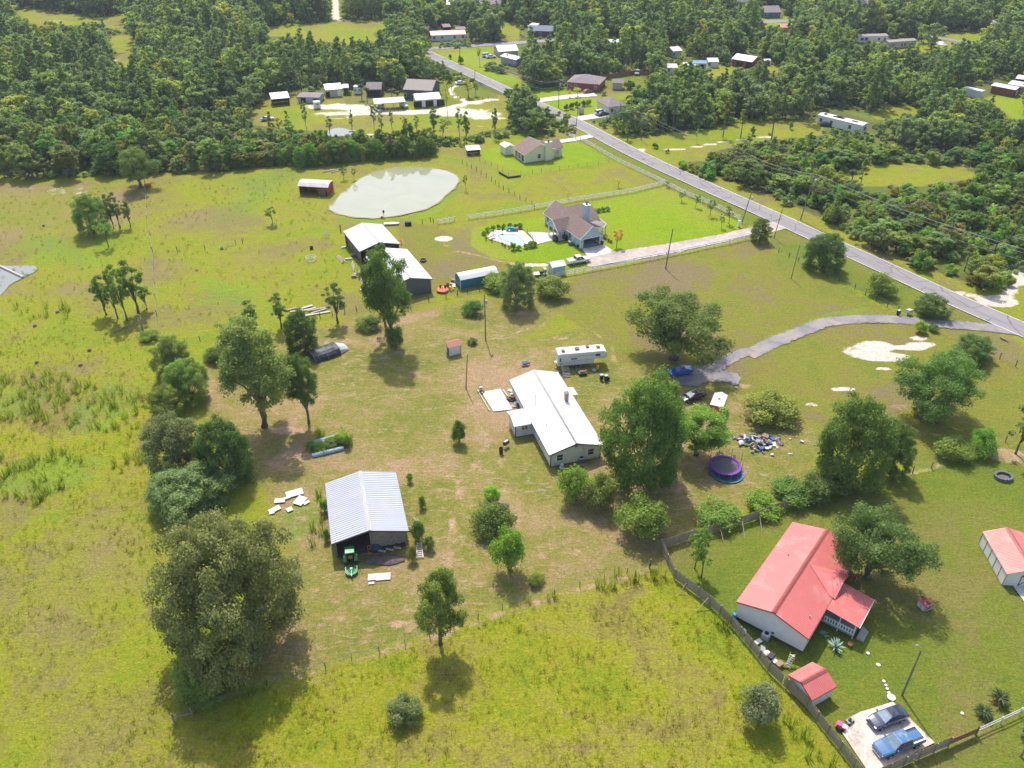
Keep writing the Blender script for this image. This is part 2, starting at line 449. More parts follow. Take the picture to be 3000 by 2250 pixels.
c=mix(nt,A('yard'),c,pal((.34,.235,.13),(.265,.215,.075),(.215,.205,.043),(.16,.185,.03)))
c=mix(nt,A('tall'),c,pal((.215,.175,.05),(.26,.24,.038),(.25,.255,.016),(.185,.23,.016)))
c=mix(nt,A('mown',amt=.3),c,pal((.20,.18,.05),(.165,.18,.032),(.16,.19,.022),(.13,.175,.022)))
c=mix(nt,A('lawn',amt=.3),c,pal((.245,.26,.035),(.225,.285,.018),(.215,.30,.010),(.185,.28,.010)))
c=mix(nt,A('lush',amt=1.0),c,pal((.19,.21,.05),(.18,.23,.035),(.19,.25,.025),(.20,.28,.025)))
c=mix(nt,A('brush'),c,pal((.13,.115,.05),(.11,.125,.035),(.12,.15,.03),(.15,.18,.03)))
dirt=ramp(nt,n_drt,[(.3,(.34,.21,.12)),(.5,(.42,.27,.17)),(.7,(.47,.34,.23))])
c=mix(nt,A('dirt',n_drt,1.7,.62,.98),c,dirt)
# thin scatter of bare soil in the mown yard
yd=N(nt,'ShaderNodeAttribute',attribute_name='yard').outputs['Fac']
scr=math_n(nt,'MULTIPLY',ramp(nt,n_str,[(.52,0.0),(.64,.75)]),yd)
c=mix(nt,scr,c,dirt)
sand=ramp(nt,n_fin,[(.3,(.52,.43,.34)),(.7,(.74,.66,.57))])
c=mix(nt,A('sand',n_drt,1.3,.62,.86),c,sand)
# fine mottling: small shadows between the blades put into the colour
c=mix(nt,1.0,c,ramp(nt,n_vf,[(.34,.58),(.5,1.0),(.66,1.38)]),'MULTIPLY')
L(nt,c,bs.inputs['Base Color'])
bs.inputs['Roughness'].default_value=.95
bs.inputs['Specular IOR Level'].default_value=.08
hh=math_n(nt,'ADD',math_n(nt,'MULTIPLY',n_vf,.5),n_fin)
hh=math_n(nt,'ADD',hh,math_n(nt,'MULTIPLY',n_str,.8))
bump(nt,bs,hh,.7,.38)
me.materials.append(m)
me.update()
ground=put('ground',me)
tag(ground,kind='structure')
# ------------------------------------------------------------------ sheets: roads, drives, slabs, water
def zsheet(i):
 return .03+.006*i
def ribbon(name,pts,width,z,material,step=2.0,jitter=0.0,taper=None):
 q=[Vector((*p,0))for p in Gn(pts)]
 # resample
 out=[q[0]]
 for a,b in zip(q,q[1:]):
  n=max(1,int((b-a).length/step))
  out+=[a.lerp(b,(k+1)/n)for k in range(n)]
 for _ in range(6):
  out=[out[0]]+[(out[i-1]+out[i]*2+out[i+1])/4 for i in range(1,len(out)-1)]+[out[-1]]
 mb=MB();ua=[]
 s=0
 nseg=4
 for i,p in enumerate(out):
  d=(out[min(i+1,len(out)-1)]-out[max(i-1,0)]).normalized()
  nrm=Vector((-d.y,d.x,0))
  if i:s+=(p-out[i-1]).length
  wl=width/2*(1+jitter*rnd.uniform(-1,1));wr=width/2*(1+jitter*rnd.uniform(-1,1))
  for k in range(nseg+1):
   t=k/nseg
   o=-wl+(wl+wr)*t
   mb.v.append((p.x+nrm.x*o,p.y+nrm.y*o,z));ua.append((s,o,o/(width/2)))
 for i in range(len(out)-1):
  for k in range(nseg):
   a=i*(nseg+1)+k
   mb.f.append((a,a+1,a+nseg+2,a+nseg+1))
 me=mb.mesh(name,material)
 at=me.attributes.new('along','FLOAT_VECTOR','POINT')
 at.data.foreach_set('vector',np.array(ua,np.float32).ravel())
 o=put(name,me)
 tag(o,kind='structure')
 return o,out
def slab(name,pts,z,material,world=False,skirt=0.0,rough=0.0):
 q=pts if world else[tuple(p)for p in Gn(pts)]
 if rough:
  q2=[]
  for i in range(len(q)):
   a,b=Vector((*q[i],0)),Vector((*q[(i+1)%len(q)],0))
   k=max(1,int((b-a).length/.5))
   for j in range(k):
    p=a.lerp(b,j/k);q2.append((p.x+rnd.uniform(-rough,rough),p.y+rnd.uniform(-rough,rough)))
  q=q2
 mb=MB()
 n=len(q)
 top=[(x,y,z)for x,y in q]
 area=sum(q[i][0]*q[(i+1)%n][1]-q[(i+1)%n][0]*q[i][1]for i in range(n))
 if area<0:
  top=top[::-1]
 mb.poly(top)
 if skirt:
  for i in range(n):
   a,b=top[i],top[(i+1)%n]
   mb.quad((a[0],a[1],z-skirt),(b[0],b[1],z-skirt),b,a)
 o=mb.build(name,material)
 tag(o,kind='structure')
 return o
def road_mat():
 m,nt,bs=nodes('asphalt')
 a=N(nt,'ShaderNodeAttribute',attribute_name='along').outputs['Vector']
 tc=N(nt,'ShaderNodeTexCoord')
 sx=N(nt,'ShaderNodeSeparateXYZ');L(nt,a,sx.inputs[0])
 n1=noise(nt,.25,5,.7,.3,tc.outputs['Object'])
 n2=noise(nt,9,3,.8,0,tc.outputs['Object'])
 c=ramp(nt,n1,[(.3,(.205,.185,.19)),(.7,(.28,.255,.255))])
 c=mix(nt,.5,c,ramp(nt,n2,[(.3,(.165,.15,.155)),(.7,(.31,.285,.285))]))
 # worn outer lane is darker
 lane=ramp(nt,math_n(nt,'ADD',math_n(nt,'MULTIPLY',sx.outputs['Y'],.12),math_n(nt,'MULTIPLY',n1,.5)),[(.0,.0),(.18,.35),(.3,0.0)])
 c=mix(nt,lane,c,(.16,.145,.16))
 mp=N(nt,'ShaderNodeMapping');mp.inputs['Scale'].default_value=(.16,.055,1)
 L(nt,a,mp.inputs['Vector'])
 ds=N(nt,'ShaderNodeMix',data_type='RGBA');ds.inputs[0].default_value=.12
 L(nt,mp.outputs[0],ds.inputs[6])
 nz=N(nt,'ShaderNodeTexNoise');nz.inputs['Scale'].default_value=.5;L(nt,a,nz.inputs['Vector']);L(nt,nz.outputs['Color'],ds.inputs[7])
 vo=N(nt,'ShaderNodeTexVoronoi',feature='DISTANCE_TO_EDGE');vo.inputs['Scale'].default_value=1.0
 L(nt,ds.outputs[2],vo.inputs['Vector'])
 cr=ramp(nt,vo.outputs['Distance'],[(.006,.8),(.022,0.0)])
 c=mix(nt,cr,c,(.07,.06,.075))
 L(nt,c,bs.inputs['Base Color'])
 bs.inputs['Roughness'].default_value=.85
 bump(nt,bs,n2,.2,.02)
 return m
def blend_mat(name,c1,c2,c3,s1,s2,rough=.9,bs_=.4):
 m,nt,bs=nodes(name)
 tc=N(nt,'ShaderNodeTexCoord')
 n1=noise(nt,s1,6,.7,.8,tc.outputs['Object'])
 n2=noise(nt,s2,4,.8,0,tc.outputs['Object'])
 c=ramp(nt,n1,[(.35,c1),(.52,c2),(.66,c3)])
 c=mix(nt,1.0,c,ramp(nt,n2,[(.3,.72),(.7,1.25)]),'MULTIPLY')
 L(nt,c,bs.inputs['Base Color'])
 bs.inputs['Roughness'].default_value=rough
 bump(nt,bs,n2,bs_,.05)
 return m
ASPH=road_mat()
PAINT=mat('road_paint',(.75,.73,.68),.7,.25,1.5,dirt=(.4,.37,.35),dscale=1.2,damt=.8)
GRAVEL=blend_mat('gravel',(.15,.138,.15),(.225,.205,.21),(.33,.26,.20),.22,5)
def ragged(m):
 """gravel thins out into the grass along both edges"""
 nt=m.node_tree
 a=N(nt,'ShaderNodeAttribute',attribute_name='along').outputs['Vector']
 sx=N(nt,'ShaderNodeSeparateXYZ');L(nt,a,sx.inputs[0])
 tc=N(nt,'ShaderNodeTexCoord')
 e=math_n(nt,'ADD',math_n(nt,'ABSOLUTE',sx.outputs['Z']),math_n(nt,'MULTIPLY',math_n(nt,'SUBTRACT',noise(nt,.9,5,.75,.5,tc.outputs['Object']),.5),1.1))
 f=ramp(nt,e,[(.78,0.0),(.98,1.0)])
 t=N(nt,'ShaderNodeBsdfTransparent');mx=N(nt,'ShaderNodeMixShader')
 out=nt.nodes['Material Output'];bs=nt.nodes['Principled BSDF']
 L(nt,f,mx.inputs[0]);L(nt,bs.outputs[0],mx.inputs[1]);L(nt,t.outputs[0],mx.inputs[2]);L(nt,mx.outputs[0],out.inputs['Surface'])
 return m
GRAVEL_EDGE=ragged(blend_mat('gravel_thin',(.17,.155,.165),(.25,.225,.225),(.34,.265,.20),.22,5))
GRAVEL2=blend_mat('gravel_pale',(.33,.27,.25),(.42,.34,.30),(.55,.46,.37),.3,5)
CONC=blend_mat('concrete',(.50,.46,.42),(.58,.54,.50),(.66,.62,.58),.5,3,.85,.1)
ROADC=[(1228,144),(1262,161),(1457,252),(1699,364),(1848,444),(1955,495),(2093,557),(2297,648),(2440,715),(2600,787),(2800,880),(3000,966),(3300,1100)]
road,RL=ribbon('road',ROADC,6.3,zsheet(3),ASPH)
def offset_line(name,line,off,w,z,m):
 mb=MB()
 for i in range(len(line)-1):
  a,b=line[i],line[i+1]
  d0=(line[min(i+1,len(line)-1)]-line[max(i-1,0)]).normalized()
  d1=(line[min(i+2,len(line)-1)]-line[i]).normalized()
  n0,n1=Vector((-d0.y,d0.x,0)),Vector((-d1.y,d1.x,0))
  p=[a+n0*(off-w/2),b+n1*(off-w/2),b+n1*(off+w/2),a+n0*(off+w/2)]
  mb.quad(*[(q.x,q.y,z)for q in p])
 o=mb.build(name,m,road)
 return o
offset_line('edge_line',RL,3.0,.16,zsheet(4),PAINT)
offset_line('edge_line',RL,-3.0,.16,zsheet(4),PAINT)
ribbon('side_road',[(1150,142),(1231,144),(1326,138),(1445,130),(1500,126),(1612,119),(1700,112)],6.0,zsheet(1),ASPH)
ribbon('side_road',[(2220,66),(2304,61),(2402,54),(2500,46)],6,zsheet(1),ASPH)
ribbon('side_road',[(2660,98),(2694,103),(2772,115),(2877,129),(2915,137),(3060,160)],5.5,zsheet(1),ASPH)
tag(ribbon('driveway',[(2975,970),(2877,957),(2759,949),(2623,935),(2521,934),(2420,942),(2352,968),(2267,1002),(2190,1040)],3.9,zsheet(1),GRAVEL_EDGE,step=1.0)[0])
slab('driveway_apron',[(2218,1028),(2189,1044),(2153,1061),(2126,1075),(2117,1086),(2160,1095),(2171,1106),(2162,1124),(2148,1131),(2135,1119),(2063,1120),(2045,1131),(1994,1128),(1981,1115),(2027,1077),(2050,1072),(2090,1061),(2140,1035),(2180,1018)],zsheet(2),GRAVEL,rough=.22)
slab('driveway',[(1722,752),(1798,737),(1941,717),(2110,687),(2208,664),(2300,640),(2330,662),(2230,690),(2202,689),(2076,719),(1954,746),(1805,770),(1740,781),(1720,779)],zsheet(1),GRAVEL2,rough=.15)
slab('concrete_apron',[(1705,729),(1768,717),(1780,724),(1799,737),(1760,748),(1722,753)],zsheet(2),CONC)
ribbon('driveway',[(1560,424),(1615,418),(1690,408),(1742,396)],3.2,zsheet(1),CONC)
ribbon('driveway',[(1560,297),(1610,290),(1680,281),(1745,277)],5,zsheet(1),CONC)
ribbon('driveway',[(1695,348),(1730,342),(1790,334)],5,zsheet(1),CONC)
def water_mat(name,base,rough=.06,ripple=.02):
 m,nt,bs=nodes(name)
 tc=N(nt,'ShaderNodeTexCoord')
 n=noise(nt,.12,4,.6,.5,tc.outputs['Object'])
 c=ramp(nt,n,[(.3,tuple(x*.85 for x in base)),(.7,base)])
 L(nt,c,bs.inputs['Base Color'])
 bs.inputs['Roughness'].default_value=rough
 bs.inputs['IOR'].default_value=1.5
 bs.inputs['Specular IOR Level'].default_value=1.0
 bump(nt,bs,noise(nt,2.2,3,.6,.5,tc.outputs['Object']),ripple,.1)
 return m
POND=water_mat('pond_water',(.33,.33,.21),.03,.006)
POND2=water_mat('pond_water_clear',(.22,.22,.19),.03,.006)
def round_poly(pts,it=2):
 p=[Vector((x,y,0))for x,y in pts]
 for _ in range(it):
  o=[]
  for i in range(len(p)):
   a,b=p[i],p[(i+1)%len(p)]
   o+=[a*.75+b*.25,a*.25+b*.75]
  p=o
 return[(v.x,v.y)for v in p]
PONDPX=[(1021,556),(1038,535),(1075,512),(1130,495),(1191,489),(1258,491),(1309,500),(1340,515),(1346,529),(1326,556),(1309,567),(1279,599),(1225,620),(1123,638),(1069,639),(1004,631),(967,616),(963,606),(987,584),(996,569)]
slab('pond',round_poly([tuple(p)for p in Gn(PONDPX)]),.02,POND,world=True)
slab('pond',round_poly([tuple(p)for p in Gn([(-80,770),(0,779),(68,779),(105,777),(111,793),(88,803),(64,816),(30,833),(10,857),(-10,875),(-80,890)])]),.02,POND2,world=True)
slab('pond',round_poly([tuple(p)for p in Gn([(950,388),(975,376),(1000,373),(1045,388),(1020,398),(970,402)])]),.02,POND2,world=True)
slab('pond',round_poly([tuple(p)for p in Gn([(305,178),(325,174),(338,184),(318,188)])]),.02,POND2,world=True)
slab('pond',round_poly([tuple(p)for p in Gn([(228,138),(238,132),(236,148),(230,146)])]),.02,POND2,world=True)
# bare wet bank round the big pond
BANK=blend_mat('pond_bank',(.17,.13,.05),(.24,.20,.06),(.30,.25,.08),.5,4)
bp=[Vector((*p,0))for p in round_poly([tuple(p)for p in Gn(PONDPX)])]
mb=MB()
for i in range(len(bp)):
 a,b=bp[i],bp[(i+1)%len(bp)]
 d0=(bp[(i+1)%len(bp)]-bp[i-1]).normalized();d1=(bp[(i+2)%len(bp)]-a).normalized()
 n0,n1=Vector((d0.y,-d0.x,0)),Vector((d1.y,-d1.x,0))
 if i==0:
  cen=sum(bp,Vector())/len(bp);sg=1 if n0.dot(a-cen)>0 else-1
 k0=sg*(.55+.3*math.sin(i*1.7));k1=sg*(.55+.3*math.sin((i+1)*1.7))
 mb.quad((a.x-n0.x*sg*.1,a.y-n0.y*sg*.1,.015),(b.x-n1.x*sg*.1,b.y-n1.y*sg*.1,.015),(b.x+n1.x*k1,b.y+n1.y*k1,.06),(a.x+n0.x*k0,a.y+n0.y*k0,.06))
tag(mb.build('pond_bank',BANK),kind='structure')
# ------------------------------------------------------------------ plants
LEAF=leaf_mat('leaf',.45,.012)
FLEAF=forest_leaf_mat('leaf_of_the_wood')
BARK=mat('bark',(.17,.14,.115),.9,.35,6)
BARKP=mat('pale_bark',(.33,.30,.27),.9,.3,5)
def leaf_mesh(name,C,Nn,size,v,material,aspect=1.0,bend=.25):
 """one quad (bent along its middle) per leaf spray: C centres, Nn normals, size, v tint"""
 n=len(C)
 Nn=Nn/(np.linalg.norm(Nn,axis=1,keepdims=True)+1e-9)
 r=nrnd.normal(size=(n,3))
 U=np.cross(Nn,r);U/=(np.linalg.norm(U,axis=1,keepdims=True)+1e-9)
 W=np.cross(Nn,U)
 s=size.reshape(-1,1)
 a=s*aspect
 k=Nn*s*bend
 j=lambda:1+.5*nrnd.uniform(-1,1,(n,1))
 V=np.stack([C-U*s*j()-k,C-W*a*j(),C+U*s*j()-k,C+W*a*j()],1).reshape(-1,3)
 me=bpy.data.meshes.new(name)
 me.vertices.add(4*n);me.vertices.foreach_set('co',V.astype(np.float32).ravel())
 me.loops.add(4*n);me.loops.foreach_set('vertex_index',np.arange(4*n,dtype=np.int32))
 me.polygons.add(n);me.polygons.foreach_set('loop_start',np.arange(n,dtype=np.int32)*4)
 me.materials.append(material)
 at=me.attributes.new('v','FLOAT','FACE')
 at.data.foreach_set('value',np.clip(v,0,1).astype(np.float32))
 me.update(calc_edges=True)
 return me
def clumps_to_leaves(cc,cr,n,leaf,up=.5,flat=.75,seed=0,shell=.55):
 """leaf sprays on the outside of clumps"""
 g=np.random.default_rng(seed)
 w=cr**2;w=w/w.sum()
 k=g.choice(len(cc),n,p=w)
 d=g.normal(size=(n,3));d/=np.linalg.norm(d,axis=1,keepdims=True)
 d[:,2]=np.where((d[:,2]<-.35)&(g.random(n)<.7),-d[:,2],d[:,2])
 rr=(shell+(1-shell)*g.random(n))*(1+.25*g.normal(size=n).clip(-1,1.5))
 C=cc[k]+d*(cr[k]*rr).reshape(-1,1)*np.array([1,1,flat])
 Nn=d+np.array([0,0,up])+g.normal(size=(n,3))*.55
 ck=g.random(len(cc))
 v=.5+.28*(ck[k]-.5)+.42*(g.random(n)-.5)
 s=leaf*(.65+.7*g.random(n))
 return C,Nn,s,v
def tree_broad(seed,h,r,base=.25,nclump=60,n=5000,leaf=.3,crown_flat=1.0,lean=.0,trunk=.035,cl=(.16,.30),top_heavy=.0,material=None,gaps=.0,bark=None,limbs=7,dome=False):
 """returns (trunk mesh, crown mesh) of a spreading broadleaf tree, h metres tall, r crown radius"""
 g=np.random.default_rng(seed)
 zc0,zc1=h*base,h
 zm,hz=(zc0+zc1)/2,(zc1-zc0)/2
 cc,cr=[],[]
 lob=g.uniform(0,6.28,4);la=g.uniform(.08,.22,4)
 while len(cc)<nclump:
  d=g.normal(size=3);d/=np.linalg.norm(d)
  if d[2]<-.75:continue
  th=math.atan2(d[1],d[0])
  f=1+sum(a*math.sin((i+1)*th+p)for i,(a,p)in enumerate(zip(la,lob)))
  q=g.uniform(.25,1.0)**.5
  rz=d[2]
  wid=1.0+top_heavy*rz
  p=np.array([d[0]*r*f*q*wid,d[1]*r*f*q*wid,zm+rz*hz*q*crown_flat])
  p[2]-=.12*hz*g.random()
  if dome:
   zz=.42*h
   if rz>0:
    p[2]=zz+rz*q*(h-zz)
   else:
    k_=r*f*(.45+.55*q)*(1-.22*abs(rz))/max(.3,math.hypot(d[0],d[1]))
    p[0],p[1]=d[0]*k_,d[1]*k_
    p[2]=zz+rz/.75*zz*.92
  if gaps and g.random()<gaps*(.5+.5*math.sin(3*th+seed)):continue
  cc.append(p);cr.append(g.uniform(*cl)*r)
 cc,cr=np.array(cc),np.array(cr)
 cc[:,0]+=lean*(cc[:,2]/h)*r
 # keep the crown inside its height
 over=cc[:,2]+cr*.7-h
 cc[:,2]-=np.maximum(over,0)
 C,Nn,s,v=clumps_to_leaves(cc,cr,n,leaf,seed=seed+5)
 low=C[:,2]<.12*h*base
 C[low,2]=.12*h*base+.2
 crown=leaf_mesh('crown',C,Nn,s,v,material or LEAF)
 mb=MB()
 tr=trunk*h
 top=np.array([lean*r*.5,0,h*(base+.35*(1-base))])
 pts=[(0,0,-.1),(.02*h*g.normal(),.02*h*g.normal(),h*base*.5),tuple(top*.8+np.array([.02*h*g.normal(),0,0])),tuple(top)]
 mb.tube(pts,[tr*1.25,tr,tr*.72,tr*.35],8)
 sel=g.choice(len(cc),min(limbs,len(cc)),replace=False)
 for k in sel:
  e=cc[k]
  z0=h*base*g.uniform(.7,1.25)
  a=np.array([top[0]*z0/h,0,z0]);mid=(a+e)/2+np.array([0,0,.05*h])
  mb.tube([a,mid,e],[tr*.5,tr*.3,tr*.1],5)
 return mb.mesh('trunk',bark or BARK,True),crown
def tree_pine(seed,h,r,base=.4,n=1600,leaf=.4,nb=26,material=None,tr=.016,lean=.03):
 g=np.random.default_rng(seed)
 cc,cr=[],[]
 mb=MB()
 lx,ly=g.normal(size=2)*lean*h
 ax=lambda z:np.array([lx*(z/h)**2,ly*(z/h)**2,z])
 mb.tube([ax(z)-(np.array([0,0,.1])if z==0 else 0)for z in np.linspace(0,h*.97,6)],[tr*h*(1-.85*t)for t in np.linspace(0,1,6)],7)
 for i in range(nb):
  t=g.random()**.8
  z=h*(base+(1-base)*t)*.97
  L_=r*(1-.75*t)*g.uniform(.45,1.1)
  a=g.uniform(0,6.28)
  e=ax(z)+np.array([math.cos(a)*L_,math.sin(a)*L_,.15*L_])
  mb.tube([ax(z),e],[tr*h*.25,tr*h*.1],4,cap=False)
  for q in(1.0,.6):
   cc.append(ax(z)*(1-q)+e*q);cr.append(r*g.uniform(.18,.34)*(1-.4*t))
 cc.append(ax(h*.97));cr.append(r*.22)
 C,Nn,s,v=clumps_to_leaves(np.array(cc),np.array(cr),n,leaf,up=.2,flat=.8,seed=seed+9,shell=.2)
 crown=leaf_mesh('crown',C,Nn,s,v,material or LEAF,aspect=.35)
 return mb.mesh('trunk',BARK,True),crown
def shrub(seed,h,r,n=900,leaf=.18,nclump=16,material=None):
 g=np.random.default_rng(seed)
 cc=[]
 for i in range(nclump):
  a,q=g.uniform(0,6.28),g.random()**.6
  cc.append((math.cos(a)*r*.72*q,math.sin(a)*r*.72*q,h*g.uniform(.25,.78)*(1-.35*q*q)))
 cc=np.array(cc);cr=g.uniform(.22,.42,nclump)*min(r,h)
 C,Nn,s,v=clumps_to_leaves(cc,cr,n,leaf,seed=seed+3)
 C[:,2]=np.maximum(C[:,2],.03+.1*g.random(n))
 crown=leaf_mesh('foliage',C,Nn,s,v,material or LEAF)
 mb=MB()
 for i in range(4):
  e=cc[i%nclump]
  mb.tube([(e[0]*.1,e[1]*.1,-.05),(e[0]*.5,e[1]*.5,e[2]*.6),tuple(e)],[.05*h**.5,.035*h**.5,.015],5)
 return mb.mesh('stems',BARK),crown
def tuft(seed,h,r,n=14,w=.05,material=None,droop=.35):
 g=np.random.default_rng(seed)
 V,F,vv=[],[],[]
 for i in range(n):
  a=g.uniform(0,6.28);q=r*g.random()**.5
  bx,by=math.cos(a)*q,math.sin(a)*q
  hh=h*g.uniform(.5,1.1);o=g.uniform(.1,droop)*h
  dx,dy=math.cos(a),math.sin(a)
  px,py=-dy*w,dx*w
  k=len(V)
  V+=[(bx-px,by-py,-.02),(bx+px,by+py,-.02),(bx+dx*o*.4+px*.8,by+dy*o*.4+py*.8,hh*.6),(bx+dx*o*.4-px*.8,by+dy*o*.4-py*.8,hh*.6),(bx+dx*o,by+dy*o,hh)]
  F+=[(k,k+1,k+2,k+3),(k+3,k+2,k+4)]
  t=g.random();vv+=[t,t]
 me=bpy.data.meshes.new('tuft')
 me.from_pydata(V,[],F)
 me.materials.append(material or LEAF)
 at=me.attributes.new('v','FLOAT','FACE');at.data.foreach_set('value',np.array(vv,np.float32))
 return me
def frond_crown(n,length,width,droop,up,seed=0,fan=False):
 """palm fronds: a ribbed strip each, arching out from the top of the stem"""
 g=np.random.default_rng(seed)
 V,F,vv=[],[],[]
 for i in range(n):
  a=6.283*i/n*2.4+g.uniform(-.2,.2)
  el=up+g.uniform(-.5,.45)
  l=length*g.uniform(.8,1.1)
  p=np.array([0.,0.,0.]);d=np.array([math.cos(a)*math.cos(el),math.sin(a)*math.cos(el),math.sin(el)])
  side=np.array([-math.sin(a),math.cos(a),0])
  k0=len(V);ns=5
  for k in range(ns+1):
   t=k/ns
   wv=width*(math.sin(math.pi*(.12+.88*t))**.7 if not fan else(t**1.5*1.4 if t<.9 else .9))
   V+=[tuple(p-side*wv-np.array([0,0,wv*.5])),tuple(p),tuple(p+side*wv-np.array([0,0,wv*.5]))]
   d=d+np.array([0,0,-droop/ns]);d/=np.linalg.norm(d)
   p=p+d*l/ns
  for k in range(ns):
   b=k0+3*k
   F+=[(b,b+1,b+4,b+3),(b+1,b+2,b+5,b+4)]
  t=g.random();vv+=[t]*(2*ns)
 me=bpy.data.meshes.new('crown')
 me.from_pydata(V,[],F);me.materials.append(LEAF)
 at=me.attributes.new('v','FLOAT','FACE');at.data.foreach_set('value',np.array(vv,np.float32))
 return me
TINT={'dark':(0.183,0.273,0.066),'deep':(0.142,0.229,0.062),'grey':(0.27,0.32,0.12),'green':(0.182,0.279,0.063),'fresh':(0.242,0.381,0.061),'olive':(0.278,0.323,0.072),'yellow':(0.64,0.608,0.063),'lime':(0.325,0.481,0.057),'mid':(0.268,0.377,0.093),'rust':(0.665,0.384,0.117),'blue':(0.256,0.305,0.171)}
def jit(c,k=.12):
 return tuple(x*rnd.uniform(1-k,1+k)for x in c)+(1.0,)
 # prototypes: near trees (fine leaves), middle distance, far
PRO={}
def proto(key,pair,h,r):
 """h, r are measured from the leaves themselves"""
 c=pair[1];a=np.zeros(len(c.vertices)*3,np.float32);c.vertices.foreach_get('co',a);a=a.reshape(-1,3)
 h=float(np.percentile(a[:,2],99.5));r=float(np.percentile(np.hypot(a[:,0],a[:,1]),97))
 lo=float(np.percentile(a[:,2],2))
 PRO[key]=(pair,h,r,lo/h)
for i,s in enumerate((21,22,23)):
 proto(f'oak{i}',tree_broad(s,10,5.4,base=.16,nclump=95,n=26000,leaf=.1,cl=(.15,.27),trunk=.05,limbs=12),10,5.9)
 proto(f'tall{i}',tree_broad(s+30,14,4.4,base=.2,nclump=90,n=26000,leaf=.115,cl=(.17,.32),trunk=.03,limbs=9),14,5.0)
 proto(f'full{i}',tree_broad(s+60,10,4.6,base=.03,nclump=190,n=34000,leaf=.1,cl=(.14,.25),trunk=.03,dome=True),10,5.5)
 proto(f'slim{i}',tree_broad(s+90,10,1.9,base=.22,nclump=34,n=3400,leaf=.13,cl=(.2,.42),trunk=.022,gaps=.45,limbs=10),10,2.2)
 proto(f'bush{i}',shrub(s+120,3.4,2.2,n=7000,leaf=.07,nclump=30),3.4,2.4)
 proto(f'sap{i}',tree_broad(s+150,4,1.2,base=.32,nclump=16,n=900,leaf=.085,cl=(.2,.4),trunk=.018,limbs=5),4,1.4)
 proto(f'mbroad{i}',tree_broad(s+180,11,4.0,base=.15,nclump=46,n=5200,leaf=.21,cl=(.16,.32),trunk=.03,top_heavy=.15),11,4.6)
 proto(f'mtall{i}',tree_broad(s+210,14,3.0,base=.3,nclump=36,n=4000,leaf=.22,cl=(.2,.42),trunk=.022,gaps=.3),14,3.6)
 proto(f'mpine{i}',tree_pine(s+240,16,3.0,base=.45,n=2600,leaf=.3,nb=26),16,3.2)
 proto(f'mbush{i}',shrub(s+270,3,2.1,n=1700,leaf=.15,nclump=16),3,2.3)
 proto(f'thin{i}',tree_broad(s+300,11,1.5,base=.3,nclump=22,n=1900,leaf=.13,cl=(.22,.45),trunk=.016,gaps=.5,bark=BARKP,limbs=9),11,1.8)
proto('huge0',tree_broad(777,14,8.2,base=.03,nclump=420,n=80000,leaf=.125,cl=(.11,.20),trunk=.03,dome=True),14,9)
proto('full_huge',tree_broad(778,12,6.5,base=.03,nclump=300,n=52000,leaf=.125,cl=(.13,.24),trunk=.03,dome=True),14,9)
PRO['fullhuge0']=PRO.pop('huge0')
def plant(name,key,base_px,top_y,width_px,tint,label,cat,group=None,jitter=.1,rz=None,loc=None,dims=None):
 """a tree or shrub with its trunk and crown, sized from the photo"""
 pair,h0,r0,lo=PRO[key]
 low='bush' in key or 'full' in key
 if dims is None:
  p=G(*base_px)
  rr=max(.25,width_px/2*depth(p)/CAM_F)
  if low:
  # rounded crown down to the ground: its outline in the photo fixes height and middle
   my=(top_y+base_px[1])/2
   hz=rr
   for _ in range(6):
    C=G(base_px[0],my,hz/2)
    dl=math.atan2(CAM_H-hz/2,C.y)
    rr=width_px/2*depth(C)/CAM_F
    T=(base_px[1]-top_y)/2*depth(C)/CAM_F
    q=T*T-(rr*math.sin(dl))**2
    hz=2/math.cos(dl)*math.sqrt(q)if q>0 else 0
    hz=min(max(hz,(1.05 if 'full' in key else .75)*rr,.4),3.2*rr)
   p=Vector((C.x,C.y,0))
   if 'full' in key:rr*=.97;hz*=.94
  else:
   a_,b_=.3,45.0
   for _ in range(40):
    hz=(a_+b_)/2
    zc,sb=hz*(1+lo)/2,hz*(1-lo)/2
    c_=Vector((p.x,p.y,zc));dl=math.atan2(CAM_H-zc,p.y)
    off=math.sqrt((sb*math.cos(dl))**2+(rr*.8*math.sin(dl))**2)*CAM_F/depth(c_)
    if P(c_)[1]-off>top_y:a_=hz
    else:b_=hz
 else:
  p=loc
  hz,rr=dims
 rz=rnd.uniform(0,6.28)if rz is None else rz
 o=thing(name,label,cat,p,0,group)
 sc_=(rr/r0,rr/r0,hz/h0)
 nm=('trunk','crown')if 'bush' not in key else('stems','foliage')
 a=put(nm[0],pair[0],o,scale=sc_,rz=rz)
 b=put(nm[1],pair[1],o,scale=sc_,rz=rz)
 b.color=jit(TINT[tint]if isinstance(tint,str)else tint,jitter)
 return o
